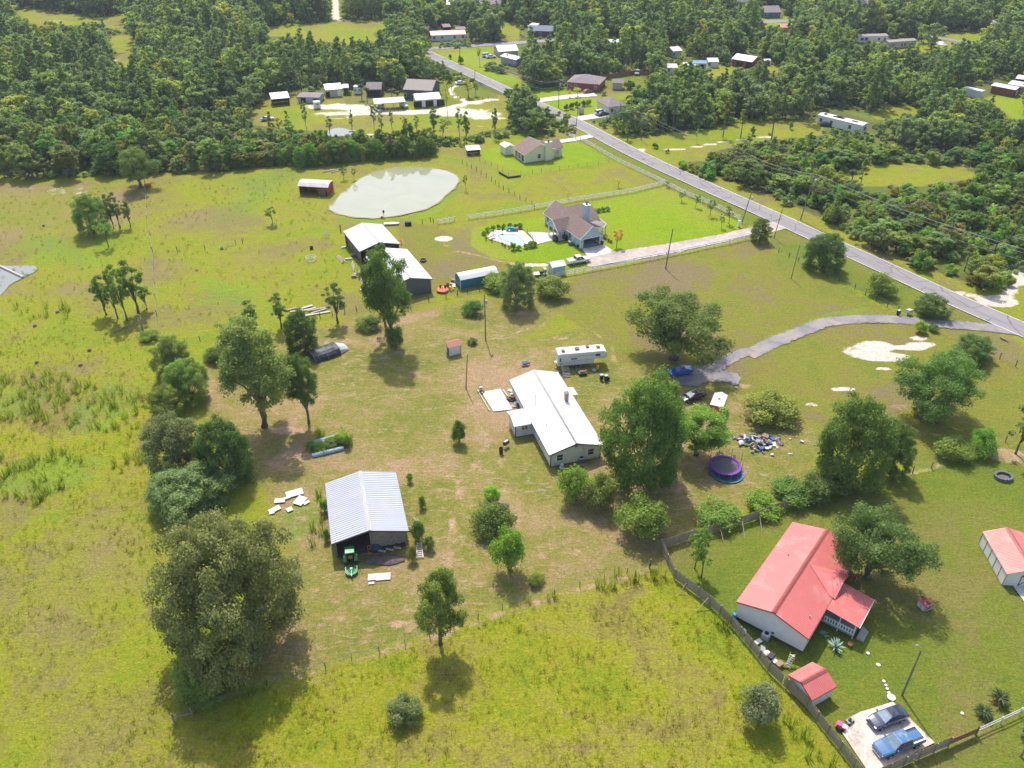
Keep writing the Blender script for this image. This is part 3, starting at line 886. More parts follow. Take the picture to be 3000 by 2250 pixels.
def scatter(name,meshes,pts,scl,rotz,pick,color,parent=None):
 """many plants nobody could count: one object, instances on points"""
 col=bpy.data.collections.new(name+'_kinds')
 for i,m_ in enumerate(meshes):
  if isinstance(m_,tuple):
   tm,cm=m_
   o=bpy.data.objects.new(f'{name}_kind',join_meshes(tm,cm))
  else:
   o=bpy.data.objects.new(f'{name}_kind',m_)
  o.color=(*color,1)
  col.objects.link(o)
 me=bpy.data.meshes.new(name)
 me.from_pydata([tuple(p)for p in pts],[],[])
 for nme,arr in(('scl',scl),('rotz',rotz)):
  a=me.attributes.new(nme,'FLOAT','POINT');a.data.foreach_set('value',np.asarray(arr,np.float32))
 a=me.attributes.new('pick','INT','POINT');a.data.foreach_set('value',np.asarray(pick,np.int32))
 o=put(name,me,parent)
 o.color=(*color,1)
 ng=bpy.data.node_groups.new(name,'GeometryNodeTree')
 ng.interface.new_socket('Geometry',in_out='INPUT',socket_type='NodeSocketGeometry')
 ng.interface.new_socket('Geometry',in_out='OUTPUT',socket_type='NodeSocketGeometry')
 gi,go=ng.nodes.new('NodeGroupInput'),ng.nodes.new('NodeGroupOutput')
 ci=ng.nodes.new('GeometryNodeCollectionInfo');ci.inputs['Collection'].default_value=col
 ci.inputs['Separate Children'].default_value=True;ci.inputs['Reset Children'].default_value=True
 ip=ng.nodes.new('GeometryNodeInstanceOnPoints');ip.inputs['Pick Instance'].default_value=True
 def na(n_,t):
  x=ng.nodes.new('GeometryNodeInputNamedAttribute');x.data_type=t;x.inputs['Name'].default_value=n_;return x.outputs[0]
 cx=ng.nodes.new('ShaderNodeCombineXYZ');ng.links.new(na('rotz','FLOAT'),cx.inputs['Z'])
 ng.links.new(gi.outputs[0],ip.inputs['Points']);ng.links.new(ci.outputs[0],ip.inputs['Instance'])
 ng.links.new(na('pick','INT'),ip.inputs['Instance Index'])
 ng.links.new(cx.outputs[0],ip.inputs['Rotation'])
 ng.links.new(na('scl','FLOAT'),ip.inputs['Scale'])
 ng.links.new(ip.outputs[0],go.inputs[0])
 md=o.modifiers.new('scatter','NODES');md.node_group=ng
 return o
def join_meshes(a,b):
 va=np.zeros(len(a.vertices)*3,np.float32);a.vertices.foreach_get('co',va)
 vb=np.zeros(len(b.vertices)*3,np.float32);b.vertices.foreach_get('co',vb)
 na_=len(a.vertices)
 fa=[tuple(p.vertices)for p in a.polygons];fb=[tuple(x+na_ for x in p.vertices)for p in b.polygons]
 me=bpy.data.meshes.new('tree')
 me.from_pydata(np.concatenate([va,vb]).reshape(-1,3).tolist(),[],fa+fb)
 me.materials.append(a.materials[0]);me.materials.append(b.materials[0])
 me.polygons.foreach_set('material_index',[0]*len(fa)+[1]*len(fb))
 vv=np.full(len(fa)+len(fb),.5,np.float32);t=np.zeros(len(fb),np.float32)
 b.attributes['v'].data.foreach_get('value',t);vv[len(fa):]=t
 at=me.attributes.new('v','FLOAT','FACE');at.data.foreach_set('value',vv)
 return me
 # ------------------------------------------------------------------ the single trees and shrubs one can point at
HERO=[('fullhuge0',(640,1950),1476,440,'grey','largest grey green tree at the end of the row, beside the tall field'),('full1',(572,2062),1895,165,'mid','low grey green tree under the largest tree, by the fence corner post'),('full2',(555,1520),1345,245,'grey','speckled grey green oak in the tree row, just behind the largest tree'),('full0',(655,1410),1210,165,'deep','dark rounded oak on the yard side of the tree row'),('full1',(510,1400),1195,190,'grey','pale grey oak on the field side of the tree row'),('full2',(478,1235),1125,110,'olive','bushy tree with yellow top in the tree row'),('full0',(545,1180),1045,130,'mid','round leafy tree in the tree row above the yellow topped one'),('full1',(495,1110),975,120,'mid','pale loose tree heading the tree row in the pasture'),('tall0',(775,1248),950,235,'mid','tall spreading tree over the bare ground beside the black tarp'),('tall1',(905,1238),1035,100,'green','slender dense tree next to the tall spreading one beside the tarp'),('full2',(885,1030),900,110,'deep','dark bushy tree standing right behind the black tarp'),('tall2',(720,1060),925,110,'mid','grey green tree behind the tall spreading tree'),('slim0',(825,960),860,55,'mid','thin tree between the tarp and the pipes in the grass'),('slim1',(745,985),880,60,'mid','ragged thin tree at the pasture edge behind the tarp'),('bush0',(630,1060),1010,70,'green','low dark shrub at the edge of the bare ground'),('bush1',(660,1095),1055,40,'lime','bright green shrub stump sprout on bare pink soil'),('tall1',(1150,1010),735,155,'green','tall tree with bare top twigs in front of the grey barns'),('slim2',(1130,955),715,70,'dark','upright leader of twigs rising before the white barn roof'),('bush2',(1155,1022),955,60,'green','leafy shoots around the trunk of the tree before the barns'),('bush0',(1080,968),920,75,'dark','dark low shrub beside the tree before the barns'),('slim0',(990,945),828,60,'mid','lone small feathery tree in front of the pasture gate line'),('full0',(1515,900),760,105,'grey','grey oak with a stray top limb beside the teal shed'),('bush1',(1615,876),805,110,'olive','vine covered bush beside the end of the white rail fence'),('bush2',(1460,850),800,100,'fresh','bright hedge bush in front of the teal shed'),('bush0',(1385,922),875,65,'green','round green shrub next to the utility pole with the transformer'),('bush1',(1385,1010),988,32,'dark','tiny dark shrub beside the small pump shed'),('oak0',(1972,1050),848,310,'dark','great spreading oak in the pasture behind the blue car'),('full_huge',(1902,1428),1090,258,'green','huge dense tree beside the white roofed house'),('tall2',(2040,1330),1190,165,'fresh','leafy side of the huge tree reaching over the trampoline'),('bush0',(1690,1478),1362,115,'fresh','yellow green shrub below the house gable'),('bush1',(1765,1495),1385,105,'olive','darker shrub joined to the yellow green one below the gable'),('bush2',(1888,1588),1455,150,'fresh','round light green bush in front of the huge tree'),('bush0',(1448,1572),1460,130,'green','wide drooping shrub in the yard between barn and plank fence'),('bush1',(1440,1470),1422,55,'lime','small bright shrub peeping over the drooping one'),('bush2',(1490,1682),1548,100,'fresh','fresh green upright shrub nearest to the wire fence'),('bush0',(1572,1718),1672,55,'olive','small round weed bush beside the wire fence'),('tall0',(1290,1885),1672,155,'olive','lone oval tree on the wire fence with a long shadow'),('bush1',(1180,2125),2030,105,'grey','lone grey shrub in the middle of the tall grass field'),('bush2',(2232,2130),2005,120,'blue','grey leaved shrub in the field outside the plank fence'),('full0',(2510,1428),1142,215,'dark','big dark tree at the boundary behind the red roofed house'),('full2',(2630,1400),1230,115,'green','leafy tree leaning on the big dark boundary tree'),('bush0',(2455,1435),1365,150,'dark','dark undergrowth at the foot of the boundary tree'),('oak1',(2712,1215),1030,250,'dark','round dark oak near the white sand patch'),('bush1',(2715,1222),1185,95,'dark','dark shrub at the foot of the oak near the sand'),('full0',(2860,1065),975,125,'deep','small dark tree between the sand patch and the road'),('full1',(2795,1090),1015,90,'mid','grey green young tree beside the oak near the sand'),('oak2',(2540,1690),1475,275,'dark','dense oak beside the red roofed house'),('bush2',(2795,1355),1275,110,'fresh','green thicket on the boundary fence, the wider of two'),('bush0',(2880,1335),1252,90,'fresh','green thicket on the boundary fence, the taller of two'),('sap0',(2975,1330),1190,110,'dark','open dark tree cut by the edge of the picture near the fire pit'),('bush1',(2255,1250),1140,165,'olive','tangled brush heap overgrown with saplings'),('bush2',(2110,1545),1470,130,'fresh','light green sapling clump leaning over the plank fence'),('bush0',(2235,1510),1440,115,'fresh','bright green bush at the bend of the plank fence'),('bush1',(2320,1490),1395,130,'green','leafy bush on the plank fence beside the brown post'),('bush2',(2395,1475),1385,110,'green','tall bush over the end of the plank fence'),('sap1',(2035,1665),1530,75,'fresh','spindly light tree inside the plank fence corner'),('sap2',(2055,1690),1580,85,'fresh','drooping young tree just inside the plank fence'),('full0',(2422,795),680,120,'deep','dark cone shaped tree on the verge in front of the road'),('bush0',(2585,868),798,85,'olive','roadside bush with reddish top'),('full1',(2728,928),852,112,'dark','dark round bush by the mailbox at the gravel entrance'),('bush1',(2698,975),938,38,'lime','bright green bush at the bend of the gravel entrance'),('bush2',(2735,972),950,32,'green','small bush beside the gravel entrance post'),('full2',(2232,710),638,62,'dark','dark bush at the driveway gate of the pale blue house'),('sap0',(798,655),605,36,'dark','young pine in a round cage in the pasture'),('full0',(258,685),562,100,'mid','bushy grey tree in the pasture clump'),('slim1',(333,668),570,34,'dark','thin trunked tree, tallest in the pasture clump'),('slim0',(352,668),566,36,'dark','thin tree in the middle of the pasture clump'),('slim2',(382,664),590,30,'dark','last thin tree of the pasture clump'),('sap1',(318,722),640,55,'fresh','light young tree in front of the pasture clump'),('slim1',(312,922),808,62,'dark','leaning thin tree, outermost of the pond side clump'),('slim2',(345,932),790,45,'mid','bare stemmed thin tree in the pond side clump'),('slim0',(372,938),775,50,'mid','pale stemmed tree in the middle of the pond side clump'),('slim0',(405,915),765,70,'dark','tallest thin tree of the pond side clump'),('thin1',(430,905),835,50,'mid','short ragged tree at the pasture fence line'),('oak0',(412,548),438,125,'green','round shade tree in the corner of the far pasture'),('sap2',(1806,726),674,42,'rust','crape myrtle on the lawn beside the garage'),('bush1',(1345,1298),1232,48,'green','small citrus tree in the yard with a hose round its foot'),('sap1',(1008,526),488,26,'green','round sapling, the larger of two behind the red shed'),('sap2',(1038,526),492,18,'green','slender sapling, the smaller of two behind the red shed'),('sap0',(1364,556),512,16,'olive','bare sapling on the far bank of the pond'),('sap1',(1812,548),520,18,'yellow','yellowing sapling in the meadow behind the white fence'),('sap2',(1663,580),562,14,'yellow','tiny sapling behind the roof of the pale blue house'),('bush2',(440,1000),965,60,'fresh','weedy shrub at the broken trunk'),('bush0',(1235,1500),1440,26,'fresh','tall weeds along the far side of the barn wall'),('bush1',(1200,1420),1378,20,'lime','bright tall weed at the back corner of the barn'),('bush2',(1225,1590),1520,42,'green','shrub against the barn wall by the wood pile'),('bush0',(1206,1648),1592,34,'olive','small shrub at the barn front corner by the ladder'),('bush1',(1255,1610),1570,36,'green','weed bush between the wood pile and the ladder'),('bush2',(948,1520),1440,30,'lime','bright weeds along the near side of the barn'),('bush0',(955,1600),1535,26,'fresh','weeds at the front corner of the barn'),]
for k,b,t,w,tint,lab in HERO:
 tree=not k.startswith('bush')
 plant('tree' if tree else 'shrub',k,b,t,w,tint,lab,'tree' if tree else 'shrub')
 # a row of young trees along the road side of the bright lawn
for i,(b,t,w)in enumerate([((1953,548),530,15),((1996,590),560,22),((2038,608),573,26),((2080,631),586,30),((2113,667),628,22),((2135,655),605,32)]):
 plant('tree',f'sap{i % 3}',b,t,w,('deep','green','dark','green','mid','olive')[i],('tiny dark lawn tree closest to the far fence corner','second lawn tree along the white road fence','third lawn tree along the white road fence','fourth and fullest lawn tree along the white road fence','narrow lawn tree in front of the grey crape myrtle','greyish crape myrtle, last along the road fence')[i],'tree','young trees along the lawn fence')
 # the tall hedge belt on the far side of the pond, tree by tree
ORD=('first','second','third','fourth','fifth','sixth','seventh','eighth','ninth','tenth','eleventh','twelfth','thirteenth','fourteenth','fifteenth','sixteenth')
for row,(a,b,n,hh)in enumerate([((880,486),(1262,452),16,5.6),((900,462),(1255,436),13,7.0),((640,492),(860,478),9,4.6)]):
 for i in range(n):
  q=G(a[0]+(b[0]-a[0])*i/(n-1),a[1]+(b[1]-a[1])*i/(n-1))
  q.x+=rnd.uniform(-.8,.8);q.y+=rnd.uniform(-.8,1.2)
  plant('tree',f'mbroad{rnd.randrange(3)}' if row==1 else f'full{rnd.randrange(3)}',None,None,None,rnd.choice(['green','mid','green','fresh','olive','dark']),(ORD[i]+' tree in the '+('front row of the pond hedge','back row of the pond hedge','low hedge facing the red shed')[row]+', counted from the wood'),'tree','hedge belt behind the pond',.18,None,q,(hh*rnd.uniform(.8,1.2),rnd.uniform(2.1,3.0)))
  # ------------------------------------------------------------------ woods and thickets
CLEAR=[Q for Q in[[(-60,528),(150,522),(330,514),(480,512),(600,503),(870,488),(1000,476),(1150,462),(1260,450),(1290,432),(1440,418),(1520,400),(1640,395),(1690,398),(1710,350),(1745,372),(1800,395),(1900,450),(2010,500),(2060,525),(2250,625),(2500,718),(2700,822),(2850,858),(2960,850),(2990,790),(3060,780),(3060,2320),(-60,2320)],[(745,312),(860,300),(940,290),(1000,280),(1080,275),(1110,268),(1195,262),(1300,250),(1340,238),(1470,262),(1490,330),(1470,375),(1280,398),(1100,402),(1040,408),(940,408),(930,380),(740,370)],[(755,80),(985,62),(1160,58),(1100,92),(1115,112),(1010,126),(900,112),(780,104)],[(970,-60),(1000,-60),(1000,60),(975,60)],[(310,105),(390,100),(380,210),(335,215),(350,160)],[(40,30),(110,24),(280,54),(370,36),(372,90),(280,66),(220,72),(70,76)],[(1245,148),(1450,130),(1452,150),(1440,195),(1520,215),(1545,250),(1460,262),(1240,160)],[(1560,275),(1600,252),(1660,262),(1740,272),(1775,300),(1790,338),(1700,350),(1640,322),(1575,312)],[(1760,240),(1875,210),(1905,230),(1890,258),(1840,268),(1780,262)],[(1835,402),(2000,388),(2110,370),(2180,358),(2250,352),(2250,405),(2100,435),(2060,465),(1980,470),(1880,438)],[(2250,352),(2390,350),(2400,392),(2260,398)],[(2560,318),(2600,305),(2670,315),(2690,330),(2640,345),(2570,345)],[(2890,285),(3000,270),(3000,355),(2965,345)],[(2450,505),(2600,480),(2680,480),(2860,490),(2840,520),(2700,540),(2520,540)],[(2080,200),(2150,195),(2150,215),(2085,228)],[(2235,192),(2300,188),(2290,205),(2240,205)],[(2440,92),(2520,105),(2500,112),(2440,102)],[(2700,98),(2880,90),(2870,122),(2780,118)],[(2660,140),(2700,128),(2740,150),(2690,152)],[(2240,48),(2330,46),(2310,78),(2235,72)],[(2110,22),(2165,28),(2130,42)],[(1462,62),(1520,68),(1512,115),(1492,118)],[(2060,500),(2250,570),(2300,600),(2700,790),(2860,850),(2700,822),(2250,625)],[(1365,422),(1420,420),(1420,445),(1365,448)],[(1455,138),(1528,128),(1530,178),(1458,182)],[(1650,222),(1760,225),(1755,275),(1680,270)],[(1775,278),(1838,280),(1830,330),(1775,340)],[(1770,112),(1825,112),(1822,130),(1770,130)],[(1950,132),(2002,132),(2002,162),(1960,162)],[(1938,188),(1992,188),(1985,212),(1945,210)],[(2000,176),(2110,176),(2110,205),(2000,202)],[(2140,158),(2225,158),(2215,195),(2145,195)],[(2235,172),(2262,172),(2262,186),(2235,186)],[(2228,20),(2295,20),(2295,50),(2230,50)],[(2512,98),(2610,98),(2605,130),(2520,128)],[(2600,112),(2690,112),(2690,142),(2602,142)],[(2748,124),(2785,124),(2785,142),(2748,142)],[(2395,310),(2555,330),(2555,380),(2480,378),(2400,350)],[(2405,355),(2442,355),(2442,376),(2405,376)],[(2820,240),(2910,255),(2905,282),(2820,280)],[(2895,232),(3000,230),(3000,275),(2900,275)],[(1255,88),(1370,80),(1372,110),(1262,120)],[(1536,66),(1622,74),(1620,104),(1540,104)],[(1295,0),(1340,0),(1338,20),(1298,22)],[(1405,-5),(1475,-5),(1475,18),(1410,18)],[(2505,-6),(2555,-6),(2555,20),(2508,20)],[(2370,18),(2405,18),(2405,38),(2372,38)],[(1860,205),(1886,205),(1886,225),(1862,225)],[(2155,-6),(2210,-6),(2208,10),(2158,10)],[(2285,70),(2313,70),(2313,84),(2286,84)],[(2896,58),(2932,58),(2932,76),(2898,76)],[(1660,235),(1900,205),(1905,222),(1665,250)],[(1380,122),(1620,112),(1620,128),(1380,136)],[(785,270),(852,270),(852,300),(788,300)],[(860,266),(940,266),(940,302),(862,300)],[(945,246),(1012,246),(1010,286),(950,286)],[(1030,248),(1120,244),(1118,285),(1034,275)],[(1180,240),(1290,240),(1290,300),(1190,290)],]if Q]
CLEARW=[np.array(q,float)for q in CLEAR]
def clear_at(x,y):
 r=np.zeros(np.shape(x),bool)
 for q in CLEARW:
  r|=pts_in_poly(x,y,q)
 return r
def projN(X,Y,Z):
 h=CAM_H-Z;d=Y*cT+h*sT
 return 1500+CAM_F*X/d,1125+CAM_F*(h*cT-Y*sT)/d
def free_of_clear(X,Y,h,r):
 ok=np.ones(X.shape,bool)
 for fx,fz in((0,0),(0,.25),(0,.5),(0,.75),(0,1.0),(-.9,.35),(-.9,.75),(.9,.35),(.9,.75)):
  px,py=projN(X+fx*r,Y,fz*h)
  ok&=~clear_at(px,py)
 return ok
def thin_out(X,Y,rad):
 """keep points no closer than about rad (grid bucket)"""
 cell={}
 keep=[]
 for i in range(len(X)):
  k=(int(X[i]//rad[i]),int(Y[i]//rad[i]))
  bad=False
  for a in(-1,0,1):
   for b in(-1,0,1):
    for j in cell.get((k[0]+a,k[1]+b),()):
     if(X[i]-X[j])**2+(Y[i]-Y[j])**2<(.5*(rad[i]+rad[j]))**2:
      bad=True;break
  if not bad:
   keep.append(i);cell.setdefault(k,[]).append(i)
 return np.array(keep,int)
g=np.random.default_rng(5)
NT=26000
Y=np.sqrt(g.uniform(150.0**2,640.0**2,NT));X=g.uniform(-1,1,NT)*(Y*.66+25)
px,py=projN(X,Y,0*X)
in_low=py<545
right=(px>1960)&(py<870)
ok=in_low|right
X,Y,px,py=X[ok],Y[ok],px[ok],py[ok]
u=g.random(len(X))
scrub=((px>1950)&(py>440))|((px>420)&(px<900)&(py>365)&(py<500)&(g.random(len(X))<.85))|((px>1240)&(py>405)&(px<1700))|((px>500)&(px<960)&(py>330)&(py<470))
hgt=np.where(scrub,1.8+4.0*u**2.2,4.0+7.5*u**1.8)
hedge=(px>880)&(px<1262)&(py>425)&(py<500)
hgt=np.where(hedge,5.5+2.5*u,hgt)
far_top=(py<130)
hgt=np.where(far_top,5.5+7.5*u**1.5,hgt)
rad=np.where(scrub,.40*hgt+.6,.28*hgt+.8)
ok=free_of_clear(X,Y,hgt,rad)
X,Y,px,py,hgt,rad,scrub=[a[ok]for a in(X,Y,px,py,hgt,rad,scrub)]
k=thin_out(X,Y,rad*(np.where((px>1950)&(py>430),1.35,1.0)+.55*(.5+.5*np.sin(X*.06+1.5*np.sin(Y*.05))*np.sin(Y*.07+X*.02))))
X,Y,px,py,hgt,rad,scrub=[a[k]for a in(X,Y,px,py,hgt,rad,scrub)]
in_view=(px>-30)&(px<3030)&(py>-20)
pine=((~scrub)|(g.random(len(X))<.22))&(g.random(len(X))<np.where((py<60)&(px<1250),.75,np.where(px>1500,.22,.20)))
hgt=np.where(pine&scrub,6.5+3*g.random(len(X)),hgt);rad=np.where(pine&scrub,1.9,rad)
order=np.argsort(py)[::-1]
MARKS=[((60,470),'the near edge of the wood beyond the far pasture'),((250,470),'the wood edge beside the round oak'),((160,330),'the wood past the far pasture'),((330,400),'the wood behind the round oak'),((330,250),'the wood below the narrow field strip'),((600,470),'the brush before the dead trunk'),((560,300),'the deep wood above the dead trunk'),((800,450),'the green thicket facing the red shed'),((850,230),'the wood behind the open shed'),((1000,450),'the hedge belt behind the pond'),((1180,440),'the end of the hedge belt by the low shelter'),((1330,420),'the scrub behind the low shelter'),((1150,200),'the wood behind the dark pavilion'),((1300,200),'the trees by the road bend'),((1500,330),'the roadside trees by the turning island'),((1570,390),'the trees behind the cream house'),((1560,200),'the trees behind the junction sheds'),((1840,370),'the thicket beside the grey roofed house'),((1990,330),'the wood behind the grassy lot'),((2050,480),'the verge scrub at the paired poles'),((2200,470),'the scrub facing the dirt track'),((2230,560),'the road scrub by the lawn fence'),((2420,640),'the scrub along the road line pole'),((2380,450),'the bushes below the old mobile home'),((2600,700),'the thicket under the power lines'),((2620,430),'the trees around the slender bare pole'),((2700,600),'the brush below the palm clearing'),((2850,780),'the brush by the sandy side track'),((2850,640),'the thicket around the leaning pole'),((2920,560),'the trees above the leaning pole'),((2880,420),'the light green bushes near the brush pile'),((2750,330),'the wood below the box trailer'),((2300,280),'the wood in front of the red barn'),((2600,250),'the wide wood before the mobile homes')]
def where_words(x,y):
 return min(MARKS,key=lambda m_:(m_[0][0]-x)**2+(1.4*(m_[0][1]-y))**2)[1]
def size_word(h,a,b):
 return 'low' if h<a else('middling' if h<b else 'tall')
n_tree=n_bush=n_pine=0
rest=[]
for i in order:
 if not in_view[i]:
  rest.append(i);continue
 p=Vector((X[i],Y[i],0));W=where_words(px[i],py[i])
 if scrub[i]and not pine[i]and hgt[i]<4.2 and n_bush<240:
  n_bush+=1
  t=rnd.choice(['green','olive','fresh','lime','fresh','olive','lime']if hgt[i]<3.5 else['green','olive','mid','fresh'])
  plant('shrub',f'mbush{rnd.randrange(3)}',None,None,None,t,size_word(hgt[i],2.2,3.0)+' '+{'lime':'light green','fresh':'fresh green','olive':'olive','green':'deep green'}.get(t,'grey green')+' shrub in '+W,'shrub','shrubs in '+W,.2,None,p,(hgt[i],rad[i]*1.05))
 elif pine[i]and n_pine<90:
  n_pine+=1
  plant('pine_tree',f'mpine{rnd.randrange(3)}',None,None,None,rnd.choice(['mid','grey','olive']),size_word(hgt[i],7,9)+' thin pine rising from '+W,'pine tree','pines in '+W,.2,None,p,(hgt[i]*1.25,rad[i]*.8))
 elif n_tree<270:
  n_tree+=1
  t=rnd.choice(['dark','mid','green','mid','olive','grey','deep','fresh','mid'])
  key=rnd.choice(['mbroad','mbroad','mtall'])
  plant('tree',f'{key}{rnd.randrange(3)}',None,None,None,t,size_word(hgt[i],5,8)+' '+{'dark':'dark green','deep':'very dark','grey':'greyish','olive':'olive','fresh':'bright green','green':'deep green'}.get(t,'grey green')+(' slender' if key=='mtall' else ' leafy')+' tree in '+W,'tree','leafy trees in '+W,.22,None,p,(hgt[i],rad[i]*1.12))
 else:
  rest.append(i)
rest=np.array(rest,int)
# the rest of the woods reads as one mass
fk=[]
for i,s in enumerate((401,402,403,404)):
 fk.append(tree_broad(s,10,3.5,base=.1,nclump=34,n=2300,leaf=.3,cl=(.18,.33),trunk=.03,top_heavy=.1,material=FLEAF))
fk.append(tree_broad(405,10,2.3,base=.3,nclump=24,n=1600,leaf=.28,cl=(.22,.45),trunk=.02,material=FLEAF,gaps=.3))
fk.append(tree_pine(406,12,2.3,base=.4,n=1500,leaf=.36,nb=22,material=FLEAF))
pick=np.where(pine[rest],5,g.integers(0,5,len(rest)))
tag(scatter('woods',fk,np.stack([X[rest],Y[rest],0*X[rest]],1),hgt[rest]/10*np.where(pine[rest],1.25,g.uniform(.8,1.22,len(rest))),g.uniform(0,6.28,len(rest)),pick,(.08,.11,.04)),'mass of distant mixed woodland between the far houses','woods',kind='stuff')
# undergrowth on the floor of the woods
NU=24000
Yu=np.sqrt(g.uniform(150.0**2,600.0**2,NU));Xu=g.uniform(-1,1,NU)*(Yu*.66+20)
pu,qu=projN(Xu,Yu,0*Xu)
oku=((qu<540)|((pu>1960)&(qu<865)))&(pu>-60)&(pu<3060)
hu=.8+1.6*g.random(NU)**1.5
oku&=free_of_clear(Xu,Yu,hu,hu*.6)
Xu,Yu,hu=Xu[oku],Yu[oku],hu[oku]
uk=[shrub(500+i,1.0,.9,n=260,leaf=.14,nclump=9,material=FLEAF)[1]for i in range(4)]
tag(scatter('undergrowth',uk,np.stack([Xu,Yu,0*Xu],1),hu,g.uniform(0,6.28,len(Xu)),g.integers(0,4,len(Xu)),(.1,.13,.04)),'low tangled undergrowth on the floor of the woods','undergrowth',kind='stuff')
print('trees',n_tree,n_pine,n_bush,'woods',len(rest),'under',len(Xu))
# tall pasture grass and weeds
TUFTL=leaf_mat('grass_blade',.45,.05)
gt=np.random.default_rng(8)
def scat_zone(name,polys,dens,meshes,smin,smax,color,label,cat,mod=None,clearof=()):
 pts=[]
 for q in polys:
  w=Gn(q)
  x0,y0=w.min(0);x1,y1=w.max(0)
  n=int((x1-x0)*(y1-y0)*dens)
  x,y=gt.uniform(x0,x1,n),gt.uniform(y0,y1,n)
  ok=pts_in_poly(x,y,w)
  for c_ in clearof:
   ok&=~pts_in_poly(x,y,Gn(c_))
  if mod is not None:
   ok&=gt.random(n)<mod(x,y)
  pts.append(np.stack([x[ok],y[ok],0*x[ok]],1))
 pts=np.concatenate(pts)
 n=len(pts)
 return tag(scatter(name,meshes,pts,gt.uniform(smin,smax,n),gt.uniform(0,6.28,n),gt.integers(0,len(meshes),n),color),label,cat,kind='stuff')
def patchy(sx,sy,ph=0.0,lo=.15):
 return lambda x,y:np.clip(.5+.5*np.sin(x*sx+ph+1.3*np.sin(y*sy*.7))*np.sin(y*sy+1.1*np.sin(x*sx*.6+ph)),lo,1)
tk=[tuft(600+i,.42,.3,13,.028,TUFTL)for i in range(4)]
FIELD=[(440,2160),(520,2118),(860,1998),(1180,1900),(1471,1798),(1890,1672),(1975,1700),(2250,1975),(2470,2265),(2500,2330),(60,2330)]
LEFT=[(-80,900),(440,1010),(440,1140),(430,1480),(470,1560),(480,1900),(500,2110),(440,2160),(60,2330),(-80,2330)]
scat_zone('field_grass',[FIELD],2.2,tk,.5,1.1,(.30,.31,.035),'tall yellow green grass filling the open field','grass',patchy(.35,.5))
scat_zone('pasture_grass',[LEFT],1.3,tk,.5,1.1,(.28,.30,.03),'long yellow green grass of the rough pasture','grass',patchy(.22,.3,2.0))
wk=[tuft(620+i,1.25,.35,22,.04,TUFTL,.3)for i in range(4)]
scat_zone('weeds',[[(-60,1100),(230,1090),(425,1160),(430,1290),(300,1260),(120,1240),(-60,1230)],[(-20,1340),(180,1320),(240,1350),(200,1430),(100,1480),(-20,1450)],[(330,1360),(430,1320),(430,1400),(350,1420)],[(40,900),(200,900),(210,930),(60,945)]],.7,wk,.6,1.35,(.25,.31,.035),'feathery clumps of tall green weeds in the rough pasture','weeds',patchy(.5,.6,1.0,.3))
scat_zone('fence_weeds',[[(560,2085),(700,2020),(860,1985),(900,1990),(760,2075),(640,2110)],[(1500,1775),(1700,1712),(1890,1655),(1985,1665),(1960,1720),(1700,1745),(1520,1790)],[(2180,1990),(2260,2010),(2470,2260),(2380,2250),(2300,2130)],[(2020,1720),(2110,1800),(2250,1960),(2240,1985),(2080,1820)],[(900,1500),(945,1420),(965,1600),(940,1640),(890,1560)],[(905,1270),(1030,1265),(1030,1310),(910,1335)]],.55,wk,.6,1.5,(.26,.33,.035),'bright green tall weeds along the fences and walls','weeds',patchy(.9,.8,.5,.2))
scat_zone('meadow_tussocks',[[(-60,560),(420,540),(440,980),(440,1010),(-60,900)],[(430,540),(640,520),(860,500),(960,600),(960,640),(1000,800),(900,900),(470,960)]],.22,tk,.6,1.5,(.28,.31,.035),'scattered grass tussocks over the far pasture','grass',patchy(.12,.16,1.2,.1),[PONDPX])
# ------------------------------------------------------------------ buildings: helpers
GLASS=mat('window_glass',(.05,.065,.08),.12,.3,2,spec=.6)
DARK=mat('interior_shade',(.03,.028,.026),.9,.3,2)  # near-black colour that paints indoor shade onto flat panels
WHITE_TIN=mat('white_tin',(.68,.685,.69),.42,.03,.8,spec=.5,dirt=(.52,.51,.49),dscale=.5,damt=.5)
GALV=mat('galvanised_tin',(.43,.445,.485),.4,.05,.7,spec=.5,dirt=(.52,.48,.44),dscale=.45,damt=.6)
RED_TIN=mat('red_tin',(.58,.155,.14),.42,.05,.5,spec=.5,dirt=(.60,.26,.23),dscale=.35,damt=.9)
WHITE_PAINT=mat('white_paint',(.72,.71,.68),.7,.06,1.2)
WORN_WHITE=mat('worn_white_wall',(.68,.68,.65),.8,.08,1.2,dirt=(.32,.30,.25),dscale=.45,damt=.8)
TRIM=mat('white_trim',(.78,.77,.74),.6,.05,2)
DTRIM=mat('dark_trim',(.09,.07,.08),.7,.2,2)
GREY_WOOD=mat('weathered_wood',(.27,.235,.20),.9,.3,3,dirt=(.16,.13,.11),dscale=1.5,damt=.6)
BROWN_WOOD=mat('brown_wood',(.20,.13,.085),.9,.3,3)
FENCE_WOOD=mat('fence_wood',(.34,.28,.22),.9,.25,2.5,dirt=(.15,.12,.10),dscale=.8,damt=.6)
SHINGLE=mat('brown_shingle',(.215,.155,.135),.9,.3,3.5,dirt=(.26,.20,.17),dscale=.5,damt=.6)
SHINGLE2=mat('mauve_shingle',(.24,.20,.205),.9,.25,3.5,dirt=(.30,.26,.25),dscale=.5,damt=.6)
BLUE_SIDING=mat('pale_blue_siding',(.42,.55,.62),.7,.05,1)
CREAM=mat('cream_siding',(.74,.68,.47),.7,.05,1)
GREY_STEEL=mat('dark_grey_steel',(.105,.12,.15),.5,.08,1,spec=.4)
TEAL=mat('teal_steel',(.012,.19,.26),.45,.08,1,spec=.4)
CONCW=mat('white_concrete',(.66,.65,.62),.8,.08,.9,dirt=(.55,.50,.44),dscale=.7,damt=.5)
BARN_RED=mat('barn_red',(.36,.055,.05),.8,.15,1.5)
